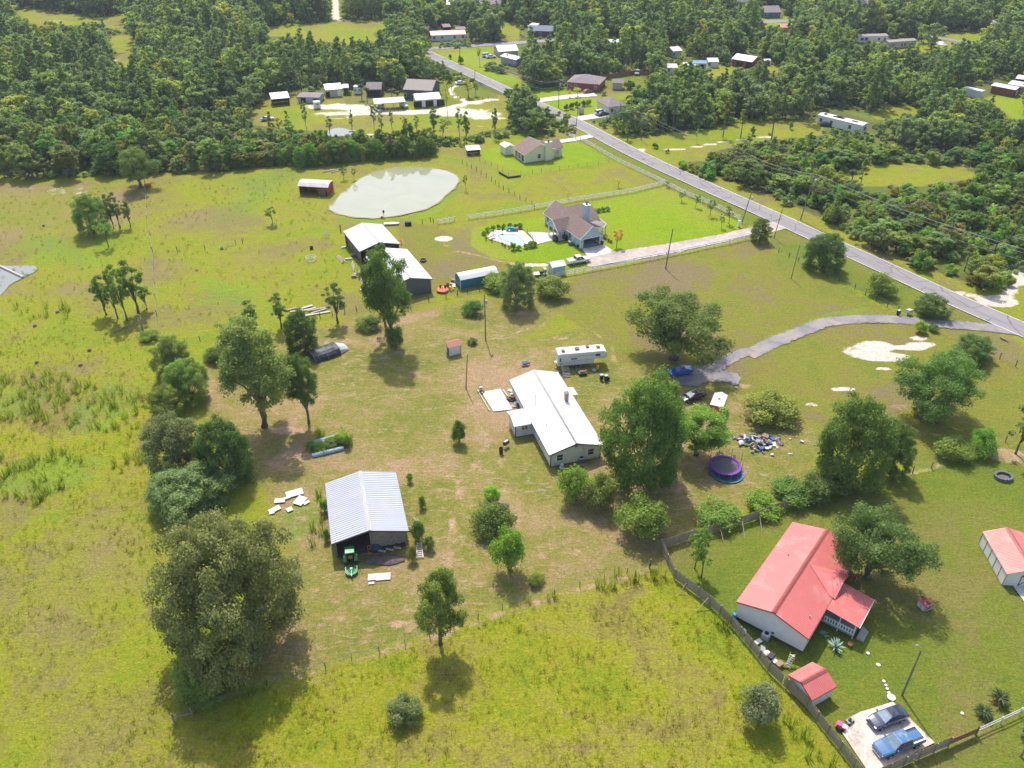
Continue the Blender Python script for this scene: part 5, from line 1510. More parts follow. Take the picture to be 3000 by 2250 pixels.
for s in(-1,1):MB().box(l/2+.01,l/2+.05,s*w/2-.09,s*w/2+.09,0,3.2).build('corner_trim',TRIM,o)
MB().box(-l/2,l/2,-w/2,w/2,0,.04).build('earth_floor',mat('barn_earth',(.12,.095,.075),.95,.3,2),o)
GB=F
F=Frame((1119.7,657),(1171.8,713.9),(1050.6,734.3),3.4)
o=F.root('open_barn','open hay barn with white roof, farther of the pair by the pond','barn')
l,w=F.L-.5,F.W-.6;sy=F.sy
gable_roof(o,F.L,F.W,3.4,4.75,WHITE_TIN,True,TRIM,PEDGE,pitch=.33)
xs_=l/2-5.5
ys=sy*w/2
mb=MB()
mb.box(-l/2+2.0,l/2,min(ys,ys-sy*.06),max(ys,ys-sy*.06),.3,3.2)
mb.build('side_wall',GREY_STEEL,o)
MB().box(-l/2,l/2,*sorted((-ys,-ys+sy*.06)),0,3.2).build('side_wall',GREY_STEEL,o)
MB().poly([(-l/2,w/2,0),(-l/2,-w/2,0),(-l/2,-w/2,3.2),(-l/2,0,4.6),(-l/2,w/2,3.2)]).build('end_wall',GREY_WOOD,o)
for i in range(5):
 for s in(-1,1):post(o,-l/2+l*i/4,s*w/2,0,3.3,.18,BROWN_WOOD)
post(o,l/2,0,0,4.5,.18,BROWN_WOOD)
for i in range(7):
 MB().bar((l/2-.05,-w/2,3.2),(l/2-.05,w/2,3.2),.08,.25).build('beam',BROWN_WOOD,o)if i==0 else None
MB().box(-l/2,l/2,-w/2,w/2,0,.04).build('earth_floor',mat('barn_earth',(.12,.095,.075),.95,.3,2),o)
OB=F
# teal shed with a low arched roof
F=Frame((1348.6,820.7),(1460.5,798.6),(1330.7,802.2),2.35)
o=F.root('teal_shed','long teal metal shed with white roof beside the boundary fence','shed')
l,w=F.L-.12,F.W-.15
prof=[(-w/2,0),(w/2,0),(w/2,2.3),(w/4,2.85),(0,3.0),(-w/4,2.85),(-w/2,2.3)]
mb=MB();mb.loft([[(-l/2,y,z)for y,z in prof],[(l/2,y,z)for y,z in prof]])
mb.build('wall',TEAL,o)
mb=MB();W5=F.W/2
arc=[(-W5-.05,2.28),(-w/4,2.92),(0,3.07),(w/4,2.92),(W5+.05,2.28)]
for(y0,z0),(y1,z1)in zip(arc,arc[1:]):
 if y1<=.01:corr(mb,(-F.L/2,y0,z0),(F.L/2,y0,z0),(F.L/2,y1,z1),(-F.L/2,y1,z1),.3,.03)
 else:corr(mb,(F.L/2,y1,z1),(-F.L/2,y1,z1),(-F.L/2,y0,z0),(F.L/2,y0,z0),.3,.03)
mb.build('roof',WHITE_TIN,o)
for s in(-1,1):
 for t in(-1,1):MB().box(s*l/2-.04+s*.02,s*l/2+.04+s*.02,t*w/2-.05+t*.02,t*w/2+.05+t*.02,0,2.3).build('corner_trim',TRIM,o)
for i in range(int(l/.9)):
 x=-l/2+.45+.9*i
 MB().box(x-.02,x+.02,-w/2-.025,-w/2,.05,2.28).build('wall_rib',TEAL,o)
 # red open shed by the pond, bowed roof
F=Frame((870.5,544.4),(961,549.9),(984.8,531),2.6)
o=F.root('red_pond_shed','red open-fronted animal shed with bowed grey roof beside the pond','shed')
l,w=F.L-.9,F.W-.5;sy=F.sy
n=-sy
mb=MB();W5=F.W/2
arc=[(-W5,2.55),(-W5*.5,3.25),(0,3.4),(W5*.5,3.25),(W5,2.75)]
if n>0:arc=[(-y,z)for y,z in arc][::-1]
for(y0,z0),(y1,z1)in zip(arc,arc[1:]):
 if y1<=.01:corr(mb,(-F.L/2,y0,z0),(F.L/2,y0,z0),(F.L/2,y1,z1),(-F.L/2,y1,z1),.3,.03)
 else:corr(mb,(F.L/2,y1,z1),(-F.L/2,y1,z1),(-F.L/2,y0,z0),(F.L/2,y0,z0),.3,.03)
mb.build('roof',mat('old_grey_tin',(.58,.52,.50),.6,.12,.8,dirt=(.45,.34,.28),dscale=.6),o)
mb=MB()
for s in(-1,1):mb.box(s*l/2-.05,s*l/2+.05,-w/2,w/2,0,2.7);mb.poly([(s*l/2,-w/2,2.7),(s*l/2,w/2,2.7),(s*l/2,w/4,3.2),(s*l/2,-w/4,3.2)])
mb.box(-l/2,l/2,*sorted((sy*w/2,sy*(w/2-.08))),0,2.7)
mb.build('wall',BARN_RED,o)
for i in range(4):post(o,-l/2+l*i/3,n*w/2,0,2.6,.16,BROWN_WOOD)
for i in range(3):
 x=l/2-2.6+.7*i
 MB().box(x,x+.6,*sorted((n*w/2-n*.05,n*w/2-n*.1)),.1,1.6+.7*(i==1)).build('stall_board',BROWN_WOOD,o)
 # pump shed
F=FrameW((1312.6,1020),(1352.8,1011),2.1,2.05)
o=F.root('pump_shed','small white pump shed with faded red shingle roof in the weeds','shed')
l,w=F.L-.4,F.W-.35;n=-F.sy
mb=MB()
e=F.W/2
for s in(-1,1):
 ro=-n*.35
 a_=[(-F.L/2,s*e,2.05 if s==n else 2.3),(F.L/2,s*e,2.05 if s==n else 2.3),(F.L/2,ro,2.62),(-F.L/2,ro,2.62)]
 plain(mb,*a_,thick=.06)if s<0 else plain(mb,a_[1],a_[0],a_[3],a_[2],thick=.06)
mb.build('roof',mat('faded_red_shingle',(.42,.18,.145),.9,.15,4),o)
gable_wall(o,l,w,1.98,2.5,WORN_WHITE)
for s in(-1,1):MB().box(s*l/2-.05+s*.02,s*l/2+.05+s*.02,n*w/2-.05+n*.02,n*w/2+.05+n*.02,0,2).build('corner_trim',mat('blue_trim',(.16,.2,.3),.7),o)
door(o,'-x',l,w,n*.3,.05,.6,1.75,DARK,False,'doorway_shade')  # dark panel on the wall stands in for the shade inside
# little utility shed by the white fence
F=Frame((1602,769),(1617.5,784.5),(1659,778),2.4)
F=FrameW((1617.5,784.5),(1659.5,777),2.5,2.35)
o=F.root('utility_shed','pale blue utility shed with white tin roof by the white rail fence','shed')
l,w=F.L-.5,F.W-.4;n=-F.sy
mb=MB();e=F.W/2
a_=[(-F.L/2,n*e,2.3),(F.L/2,n*e,2.3),(F.L/2,-n*.3,3.05),(-F.L/2,-n*.3,3.05)]
corr(mb,*a_,pitch=.3)if n<0 else corr(mb,a_[1],a_[0],a_[3],a_[2],pitch=.3)
a_=[(-F.L/2,-n*e,2.6),(F.L/2,-n*e,2.6),(F.L/2,-n*.3,3.05),(-F.L/2,-n*.3,3.05)]
corr(mb,*a_,pitch=.3)if n>0 else corr(mb,a_[1],a_[0],a_[3],a_[2],pitch=.3)
mb.build('roof',WHITE_TIN,o)
gable_wall(o,l,w,2.25,2.95,BLUE_SIDING,ridge_off=-n*.3)
corner_trim(o,l,w,2.2,TRIM,.1)
door(o,'-x',l,w,0,.05,.8,1.8,TRIM)
# cream house and its shed
F=Frame((1502,430),(1535.3,454),(1634.6,442.7),2.7)
o=F.root('cream_house','cream house with brown shingle roof and wide chimney near the road','house')
L6,W6=F.L,F.W;sy=F.sy
l,w=L6-.6,W6-1.2
gable_wall(o,l,w,2.6,5.1,CREAM)
gable_roof(o,L6,W6,2.6,5.3,SHINGLE,False,None,CREAM)
window(o,'+x',l,w,-.3*sy,.9,1.0,1.3)
q=F.local(1608,466,.5)
yc=min(max(q.y,-w/2+1),w/2-1)if abs(q.y)>.5 else 2.5*sy
ch=MB().box(l/2,l/2+.75,yc-1.1,yc+1.1,0,5.6).build('chimney',CREAM,o)
MB().box(l/2-.08,l/2+.83,yc-1.18,yc+1.18,5.6,5.75).build('chimney_cap',TRIM,ch)
MB().lathe([(.3,0),(.3,.35),(.45,.35),(.1,.6)],8,(l/2+.37,yc,5.75)).build('chimney_pot',DTRIM,ch)
n=-sy
for i in range(4):post(o,-l/2+1+(l-1)*i/3,n*(W6/2-.25),0,2.5,.22,TRIM)
# flat entry wall: a darker panel paints in the shade of a porch recess
MB().box(-l/2+.8,l/2-2.5,*sorted((n*(w/2+.01),n*(w/2+.03))),.2,2.4).build('porch_recess_shade',mat('porch_shade',(.35,.30,.22),.8),o)
door(o,'-y' if n<0 else '+y',l,w,l/2-1.6,.1,1.4,2.1,GLASS,False)
MB().box(-l/2,l/2,*sorted((n*w/2,n*(W6/2-.05))),0,.12).build('porch_floor',CONC,o)
# far wing + lean-to porch
mb=MB()
for xe,fl_ in((-.5+3.4,0),(-.5-3.4,1)):
 a_=((xe,sy*(W6/2+3.2),2.7),(xe,sy*(W6/2-1.8),2.7),(-.5,sy*.8,4.5),(-.5,sy*(W6/2+3.2),4.5))
 plain(mb,*a_)if(fl_==0)==(sy<0)else plain(mb,a_[1],a_[0],a_[3],a_[2])
mb.build('wing_roof',SHINGLE,o)
yy=sy*(W6/2+2.9)
mb=MB();mb.poly([(-3.5,yy,0),(2.5,yy,0),(2.5,yy,2.7),(-.5,yy,4.3),(-3.5,yy,2.7)])
for xe in(-3.5,2.5):mb.quad((xe,yy,0),(xe,sy*w/2,0),(xe,sy*w/2,2.65),(xe,yy,2.65))
mb.build('wing_wall',CREAM,o)
a_=((l/2-.3,sy*(W6/2+1.9),2.4),(2.6,sy*(W6/2+1.9),2.4),(2.6,sy*(W6/2-.6),2.95),(l/2-.3,sy*(W6/2-.6),2.95))
mb=MB();plain(mb,*(a_ if sy<0 else(a_[1],a_[0],a_[3],a_[2])));mb.build('porch_roof',SHINGLE2,o)
for x in(2.9,l/2-.6):post(o,x,sy*(W6/2+1.6),0,2.3,.18,TRIM)
railing(o,(l/2-.6,sy*(W6/2-.4),0),(l/2-.6,sy*(W6/2+1.6),0),.1,.9)
F=Frame((1462.5,422),(1479,433.5),(1508.6,428.4),2.5)
o=F.root('garden_shed','cream garden shed with white roof next to the cream house','shed')
gable_wall(o,F.L-.4,F.W-.4,2.4,3.0,CREAM);gable_roof(o,F.L,F.W,2.5,3.15,WHITE_TIN,True,None,None)
door(o,'+x',F.L-.4,F.W-.4,0,.05,1.4,1.9,WHITE_PAINT)
# tarp tent
A_,B_=G(912,1052),G(986,1026)
u=(B_-A_);Lt=u.length;rz_=math.atan2(u.y,u.x)
o=thing('tarp_tunnel','low tunnel covered in black tarp with torn pale end on bare ground','tarp',(A_+B_)/2,rz_)
mb=MB();secs=[]
for i in range(9):
 x=-Lt/2+Lt*i/8
 ring=[]
 for j in range(9):
  a=math.pi*j/8
  ring.append((x,2.1*math.cos(a)*(1+.04*rnd.uniform(-1,1)),1.55*math.sin(a)**.8*(1-.06*(i%2))*(1+.05*rnd.uniform(-1,1))))
 secs.append(ring)
mb.loft(secs);mb.build('tarp',mat('black_tarp',(.035,.04,.05),.5,.3,1.5,dirt=(.13,.12,.13),dscale=.8),o)
mb=MB();mb.loft([[(Lt/2+.1+1.9*t,(1.8-.4*t)*math.cos(math.pi*j/6),(1.5-1.0*t)*math.sin(math.pi*j/6)+.02)for j in range(7)]for t in(0,.5,1)])
mb.build('tarp_end',mat('pale_tarp',(.5,.5,.5),.6,.15,2),o)
for x in(-Lt/2,0,Lt/2):
 MB().tube([(x,2.12*math.cos(math.pi*j/8),1.57*math.sin(math.pi*j/8)**.8)for j in range(9)],.03,5).build('hoop',STEEL,o)
 # ------------------------------------------------------------------ far buildings (each with its walls, roof, openings)
NROOF={'white':WHITE_TIN,'red':RED_TIN,'brown':SHINGLE,'grey':SHINGLE2,'blue':mat('blue_grey_roof',(.10,.13,.2),.7),'dark':mat('dark_roof',(.09,.09,.11),.8,.2),'tan':mat('tan_shingle',(.33,.28,.25),.9,.2,3),'blue_tin':mat('blue_tin',(.12,.25,.42),.5)}
NWALL={'white':WHITE_PAINT,'cream':CREAM,'brick':BRICK,'tan':mat('tan_siding',(.48,.42,.35),.8),'grey':mat('grey_siding',(.36,.38,.42),.8),'blue':mat('blue_siding',(.08,.18,.30),.8),'red':BARN_RED,'dark':mat('dark_siding',(.10,.085,.08),.8),'green':mat('dark_green_siding',(.07,.10,.10),.8)}
def far_house(name,label,cat,A,B,W,ze,zr,roof,wall,feats=(),style='gable',over=.35,group=None):
 F=FrameW(A,B,W,ze)
 o=F.root(name,label,cat,group)
 l,w=F.L-2*over,F.W-2*over
 near='-y' if F.sy>0 else '+y'
 n=-F.sy
 if style=='gable':
  gable_wall(o,l,w,ze-.06,zr-.15,NWALL[wall])
  gable_roof(o,F.L,F.W,ze,zr,NROOF[roof],roof in('white','red','blue_tin'),None,None,pitch=.5)
 elif style=='hip':
  mb=MB();e=min(F.W/2,F.L/2-.3)
  c=[(-F.L/2,-F.W/2,ze),(F.L/2,-F.W/2,ze),(F.L/2,F.W/2,ze),(-F.L/2,F.W/2,ze)]
  r0,r1=(-F.L/2+e,0,zr),(F.L/2-e,0,zr)
  mb.quad(c[0],c[1],r1,r0);mb.quad(c[2],c[3],r0,r1);mb.poly([c[1],c[2],r1]);mb.poly([c[3],c[0],r0]);mb.quad(*c[::-1])
  mb.build('roof',NROOF[roof],o)
  MB().box(-l/2,l/2,-w/2,w/2,0,ze).build('wall',NWALL[wall],o)
 elif style=='flat':
  MB().box(-l/2,l/2,-w/2,w/2,.15,ze).build('wall',NWALL[wall],o)
  mb=MB()
  for s in(-1,1):
   a_=[(-F.L/2,s*F.W/2,ze),(F.L/2,s*F.W/2,ze),(F.L/2,0,zr),(-F.L/2,0,zr)]
   plain(mb,*a_,thick=.1)if s<0 else plain(mb,a_[1],a_[0],a_[3],a_[2],thick=.1)
  mb.build('roof',NROOF[roof],o)
 elif style in('open','carport'):
  mb=MB()
  zf,zb=(ze,zr)
  a_=[(-F.L/2,n*F.W/2,zf),(F.L/2,n*F.W/2,zf),(F.L/2,-n*F.W/2,zb),(-F.L/2,-n*F.W/2,zb)]
  corr(mb,*a_,pitch=.5)if n<0 else corr(mb,a_[1],a_[0],a_[3],a_[2],pitch=.5)
  mb.build('roof',NROOF[roof],o)
  k=max(2,int(F.L/3.5)+1)
  for i in range(k):
   x=-l/2+l*i/(k-1)
   post(o,x,n*w/2,0,zf,.16,NWALL[wall]if style=='open' else STEEL)
   post(o,x,-n*w/2,0,zb,.16,NWALL[wall]if style=='open' else STEEL)
  if style=='open':
   MB().box(-l/2,l/2,*sorted((-n*w/2,-n*(w/2-.1))),0,zb-.1).build('back_wall',NWALL[wall],o)
   for s in(-1,1):MB().box(s*l/2-.05,s*l/2+.05,-w/2,w/2,0,min(zf,zb)-.1).build('side_wall',NWALL[wall],o)
 for ft in feats:
  k=ft[0]
  face={'n':near,'e':'+x','w':'-x'}[ft[1]]
  if k=='win':window(o,face,l,w,ft[2],ft[3],ft[4],ft[5],None,False)
  elif k=='door':door(o,face,l,w,ft[2],.15,ft[3],ft[4],TRIM,False)
  elif k=='bay':door(o,face,l,w,ft[2],.05,ft[3],ft[4],DARK,False,'bay_shade')  # no real opening: dark panel paints the shade of the bay
 return o,F,l,w
W_=lambda t,z=.9,a=1.0,b=1.2,f='n':('win',f,t,z,a,b)
far_house('garage','white three-bay garage with white roof on the sandy yard','garage',(1217.5,293.4),(1292.5,288),8,2.9,4.2,'white','white',[('bay','n',t,3.0,2.3)for t in(-4.0,.4,4.6)])
o,F,l,w=far_house('tan_roofed_house','house with tan shingle roof and dark walls behind the white garage','house',(1180,262),(1266,266),13,3.6,6.0,'tan','green',[W_(-5),W_(0),W_(4)])
far_house('carport','long white carport sheltering parked cars beside the garage','carport',(1097,304),(1188,298),6,2.7,3.0,'white','white',[],'carport')
far_house('pavilion','dark timber pavilion with grey gable roof under the trees','pavilion',(1070,262),(1117,262),8,2.8,4.6,'grey','dark',[('bay','n',0,5,2.2)])
far_house('camper','white camper parked beside the dark pavilion','camper',(1035,254),(1057,254),2.8,2.9,3.0,'white','white',[W_(-.8,1.3,.8,.6),W_(.8,1.3,.8,.6)],'flat',.02)
far_house('workshop','tan workshop with white tin roof against the wood','workshop',(953,264),(1003,260),8,2.9,4.2,'white','tan',[('door','n',2.0,1.6,2.2),('bay','n',-2.4,1.5,2)])
far_house('lean_to','low lean-to with pale roof on the end of the tan workshop','shed',(1003,258),(1022,257),5,2.6,2.9,'white','tan',[],'open')
far_house('ruined_shed','collapsing grey shed with patchy roof between the workshops','shed',(868,284),(935,286),7,2.2,2.6,'grey','grey',[('bay','n',-2,2,1.8),('bay','n',3,2.5,1.7)])
far_house('open_shed','open shed with rust streaked white roof at the edge of the wood','shed',(795,291),(849,286),6,2.6,3.5,'white','dark',[],'open')
far_house('horse_trailer','white horse trailer parked on the grass','trailer',(920,300),(938,298),2.4,2.5,2.6,'white','white',[W_(0,1.5,1.0,.5)],'flat',.02)
far_house('well_shelter','low shelter with white tin roof beside the hedge','shelter',(1368,441),(1409,438),3.2,1.8,2.3,'white','dark',[],'open')
far_house('brick_house','red brick house with mauve hip roof and brick chimney across the road','house',(1660,240),(1757,248),12,2.9,5.0,'grey','brick',[W_(-7),W_(-3),W_(5)],'hip')
b,F,l,w=o,F,l,w
far_house('beige_shed','beige shed with brown gable roof on the back lawn','shed',(1793,243),(1827,244),5.2,2.6,3.6,'grey','tan',[('door','w',0,1.6,2)])
far_house('grey_roofed_house','small cream house with grey hip roof across the road','house',(1783,314),(1836,308),10,2.9,5.0,'grey','cream',[W_(-2),('door','n',.5,1.2,2.2),W_(3)],'hip')
far_house('well_house','tiny pale well house on the lawn across the road','shed',(1698,322),(1712,321),1.8,1.6,2.2,'grey','tan',[],'gable',.1)
far_house('white_roofed_building','white roofed building deep among the trees','building',(1776,128),(1822,126),6,3.0,4.2,'white','tan',[('bay','n',2,2.5,2.2)])
far_house('white_roofed_building','pale building with white roof beside the tall dark trees','building',(1972,150),(2000,148),8,3.0,4.0,'white','tan',[W_(-1.5)])
far_house('small_white_house','small white house with cream roof in a gap of the wood','house',(1956,198),(1986,198),6,2.6,3.5,'white','white',[W_(-1.5),('door','n',1,1,2)])
far_house('open_shed','low white open shed in the row across the wood','shed',(2004,191),(2041,191),4,2.3,2.6,'white','white',[],'open')
far_house('blue_roofed_shed','tan shed with blue roof and red door in the row','shed',(2032,186),(2072,186),6,2.7,3.3,'blue_tin','tan',[('bay','n',1.0,1.5,2.1)])
far_house('white_cottage','white cottage at the end of the row of sheds','house',(2075,181),(2107,181),7,2.5,3.4,'white','white',[W_(-1.6),('door','n',1,1,2)])
far_house('red_barn','red barn with wide white roof on a lawn in the wood','barn',(2143,172),(2204,182),9,2.9,4.4,'white','red',[('bay','n',-1,3,2.4),('bay','n',3.5,3,2.4)])
far_house('red_shed','tiny shed with red eaves beside the red barn','shed',(2239,178),(2259,178),3,2.0,2.5,'white','blue',[])
far_house('far_blue_house','dark blue house with grey roof beyond the wood','house',(2240,37),(2291,36),12,2.9,5.4,'grey','blue',[W_(-4,.9,1.6),W_(2,.9,2.4),('door','n',5.5,1.2,2.1)])
far_house('white_shed','small white roofed shed beside the far blue house','shed',(2220,27),(2237,27),5,2.5,3.0,'white','white',[])
far_house('far_grey_house','grey house half hidden by an oak beyond the wood','house',(2374,29),(2402,29),9,2.9,4.4,'blue','grey',[W_(-2),W_(2)])
far_house('mobile_home','white mobile home with dark windows, farther of the two','mobile home',(2516,107),(2604,105),5.5,2.9,3.5,'tan','white',[W_(-5.5,1.0,1.6,1.3),W_(-3.4,1.0,1.6,1.3),W_(3),W_(6)],'flat',.1)
far_house('mobile_home','beige single mobile home on a white skirt, nearer of the two','mobile home',(2604,124),(2687,118),4.6,3.0,3.5,'tan','tan',[W_(-5),W_(0),W_(1.6),W_(5.5)],'flat',.1)
far_house('far_grey_house','grey shingled house at the very top of the picture','house',(2508,10),(2551,10),10,2.9,4.8,'grey','grey',[W_(-3),W_(1),W_(4)])
far_house('carport','small white carport beside the beige mobile home','carport',(2750,133),(2781,131),6,2.5,2.9,'white','white',[],'carport')
far_house('carport','white carport far off on the lawn at the edge of the wood','carport',(2898,69),(2930,67),8,2.6,3.2,'white','white',[],'carport')
far_house('box_trailer','long white box trailer parked on the lawn at the wood edge','trailer',(2822,256),(2876,268),3,3.0,3.1,'white','white',[],'flat',.02)
far_house('red_brick_shed','red brick shed with white tarp roof beside the box trailer','shed',(2903,250),(2976,264),6,2.8,3.4,'white','brick',[('door','e',0,2,2.2)])
far_house('grey_cottage','grey cottage with pale roof at the picture edge','house',(2952,246),(3020,258),8,2.8,3.6,'white','tan',[W_(0)])
far_house('pole_shed','dark pole shed with white roof behind the grey cottage','shed',(2975,230),(3020,236),5,2.6,3.2,'white','dark',[],'open')
o,F,l,w=far_house('old_mobile_home','old white mobile home with torn dark patched roof in the scrub','mobile home',(2396,336),(2528,368),4.2,3.0,3.35,'white','white',[W_(-7),W_(-3),W_(4),('win','e',0,1.0,1.6,1.2)],'flat',.1)
for i in range(7):
 x=rnd.uniform(-l/2+1,l/2-3)
 MB().box(x,x+rnd.uniform(.8,2.6),-.9,rnd.uniform(-.2,.9),3.28,3.37).build('roof_patch',BLACK,o)
far_house('red_roofed_house','long white house with red tin roof at the road junction','house',(1262,104),(1366,100),8,2.7,4.0,'red','white',[W_(-7),W_(-3),W_(3),W_(7)])
far_house('grey_block','grey block building with black windows behind the red roofed house','building',(1335,86),(1365,85),7,3.6,4.2,'grey','grey',[W_(-.5,1.5,1.8),W_(2.5,1.5,1.8)])
far_house('junk_shed','cluttered grey shed behind the red roofed house','shed',(1298,80),(1322,79),6,2.5,3.0,'grey','dark',[],'open')
far_house('dark_roofed_house','low house with dark blue roof beside the cross road','house',(1545,90),(1620,92),11,2.7,4.4,'blue','dark',[W_(-6),W_(0),W_(5)])
far_house('white_carport','white metal carport behind the dark roofed house','carport',(1545,76),(1568,78),6,2.5,3.0,'white','white',[],'carport')
o,F,l,w=far_house('greenhouse','white arched greenhouse tunnel beside the cross road','greenhouse',(1460,152),(1520,148),9,2.2,4.0,'white','tan',[])
far_house('long_white_shed','long white roofed shed below the arched greenhouse','shed',(1464,164),(1512,176),6,2.9,3.6,'white','grey',[])
far_house('far_white_house','white roofed house at the top of the picture','house',(1298,12),(1336,14),9,2.7,4.2,'white','brick',[W_(0)])
far_house('far_grey_barn','grey gable roofed building at the top of the picture','building',(1412,16),(1472,10),14,3.0,6.0,'grey','white',[])
far_house('far_long_house','long house with dark roof above the clipped hedge','house',(2158,5),(2206,5),9,2.8,4.0,'dark','tan',[W_(-4),W_(3)])
far_house('brown_roofed_hut','small hut with red brown roof by the far road','hut',(2287,81),(2312,81),6,2.5,3.6,'red','tan',[])
far_house('pale_cottage','pale cottage half hidden in the wood beyond the junction','house',(1362,28),(1382,28),6,2.6,3.4,'white','white',[W_(0)])
far_house('blue_grey_cottage','blue grey cottage among the trees behind the junction','house',(1336,46),(1354,46),6,2.6,3.6,'blue_tin','grey',[W_(0)])
# ------------------------------------------------------------------ fences
def px_line(pts):
 return[Vector((*p,0))for p in Gn(pts)]
def walk(line,step):
 """points every step metres along a line of world points"""
 out=[]
 for a,b in zip(line,line[1:]):
  n=max(1,round((b-a).length/step))
  out+=[a.lerp(b,i/n)for i in range(n)]
 return out+[line[-1]]
_post_me={}
def post_mesh(w,h,m,key):
 if key not in _post_me:
  _post_me[key]=MB().box(-w/2,w/2,-w/2,w/2,-.3,h).box(-w/2-.02,w/2+.02,-w/2-.02,w/2+.02,h,h+.04).mesh('post',m)
 return _post_me[key]
_rail_me={}
def rail_mesh(m,key,t=.05,h=.14):
 if key not in _rail_me:
  _rail_me[key]=MB().box(0,1,-t/2,t/2,-h/2,h/2).mesh('rail',m)
 return _rail_me[key]
VINYL=mat('white_vinyl',(.80,.80,.79),.5,.03,2)
def rail_fence(label,pts,step=2.4,h=1.3,rails=(.35,.75,1.15),m=VINYL,key='v',pw=.14,name='rail_fence'):
 line=px_line(pts);P_=walk(line,step)
 o=thing(name,label,'fence',P_[0])
 for p in P_:
  put('post',post_mesh(pw,h,m,key),o,p-P_[0])
 for a,b in zip(P_,P_[1:]):
  d=b-a;L_=d.length
  for z in rails:
   put('rail',rail_mesh(m,key),o,a-P_[0]+Vector((0,0,z)),math.atan2(d.y,d.x),(L_,1,1))
 return o
rail_fence('white three-rail fence between the pond meadow and the bright lawn',[(1372,643),(1500,624),(1669,593),(1859,563),(1944,541)])
rail_fence('white three-rail fence along the road from the cream drive to the gate',[(1700,411),(1805,472),(1944,538),(2005,570),(2093,607),(2166,645)])
rail_fence('white three-rail fence along the near side of the gravel drive',[(1632,812),(1760,790),(1880,766),(2020,738),(2205,699)])
rail_fence('short white gate panel standing beside the meadow fence',[(1283,657),(1305,653),(1331,648)],1.6)
rail_fence('short white fence at the mouth of the cream house drive',[(1666,398),(1686,407)],1.8)
o=thing('fence_brace','loose white rail leaning at the end of the gravel drive fence','rail',G(1612,818))
MB().bar((0,0,.05),tuple(G(1632,812)-G(1612,818)+Vector((0,0,.9))),.05,.14).build('rail',VINYL,o)
WIRE=mat('fence_wire',(.30,.28,.26),.6,.1)
DPOST=mat('dark_post',(.09,.075,.065),.9,.3,3)
TPOST=mat('steel_post',(.20,.12,.09),.8,.3,3)
def wire_fence(label,pts,step=3.0,h=1.25,strands=(.35,.75,1.15),m=None,pw=.12,wires=True,key='w',name='wire_fence',wr=.012):
 line=px_line(pts);P_=walk(line,step)
 o=thing(name,label,'fence',P_[0])
 for i,p in enumerate(P_):
  c=put('post',post_mesh(pw,h,m or DPOST,key),o,p-P_[0]+Vector((rnd.uniform(-.1,.1),rnd.uniform(-.1,.1),rnd.uniform(-.15,.05))))
  c.rotation_euler=(rnd.uniform(-.05,.05),rnd.uniform(-.05,.05),rnd.uniform(0,1))
 if wires:
  for z in strands:
   MB().tube([p-P_[0]+Vector((0,0,z))for p in P_],wr,4).build('wire',WIRE,o)
 return o
wire_fence('post and wire fence between the yard and the grey barns',[(870,948),(938,931),(1045,912),(1201,893),(1257,883),(1308,871),(1370,858),(1440,845)])
wire_fence('old post and wire fence along the road verge and pasture',[(2215,705),(2250,724),(2311,753),(2392,793),(2457,824),(2504,845),(2599,899),(2660,925)],3.2)
wire_fence('wire fence along the road below the gravel entrance',[(2740,968),(2820,1000),(2930,1050),(3020,1095)],4)
wire_fence('sagging wire fence across the front of the mown yard',[(513,2112),(564,2088),(700,2040),(869,1979),(954,1958),(1032,1932),(1185,1887),(1330,1838),(1471,1786),(1700,1720),(1903,1660)],3.6,1.15,(.4,.8,1.1),TPOST,.08,key='t')
wire_fence('wire fence marking the boundary behind the red roofed house',[(2560,1420),(2728,1369),(2840,1330),(2945,1294),(3040,1262)],4.2,key='w')
wire_fence('long thin wire fence running up the rough pasture',[(425,540),(432,643),(447,737),(452,830),(459,925),(462,985)],9,1.2,(.5,.85,1.15),key='w',wr=.02)
wire_fence('black post and wire fence curving past the pond meadow',[(1355,480),(1395,500),(1440,530),(1475,556),(1507,572),(1558,600),(1566,612)],3.0,1.3,key='b',m=BLACK,pw=.1)
wire_fence('chain link fence in front of the cream house lawn',[(1372,455),(1440,487),(1490,514),(1560,508),(1640,498),(1720,487),(1784,476)],3.2,1.2,(.1,.3,.5,.7,.9,1.15),m=BLACK,pw=.06,key='c',wr=.01)
wire_fence('broken dark rail fence near the white gate panel',[(1236,655),(1262,648),(1270,652)],2.2,1.2,(.6,1.0),key='w')
wire_fence('few leaning posts of a pasture fence before the tree row',[(545,1008),(588,998),(650,985)],4.5,1.2,(.6,1.0),key='w')
wire_fence('wire fence crossing the meadow from the pasture fence line',[(447,737),(520,735),(600,730),(690,715),(712,712)],6,1.2,(.6,1.0),key='w')
wire_fence('split rail posts in a ring around the turning island',[(1325,255),(1322,268),(1330,280),(1350,290),(1375,293),(1400,291),(1430,290)],2.6,.9,(.5,),key='s',wires=False,name='bollard_row')
# low retaining wall at the corner of the cream house lawn
tag(MB().bar(G(1462,505,.25),G(1489,520,.25),.3,.6).bar(G(1489,520,.25),G(1525,515,.2),.3,.5).build('retaining_wall',mat('dark_block',(.07,.06,.06),.9)),'low black retaining wall at the corner of the cream house lawn','wall')
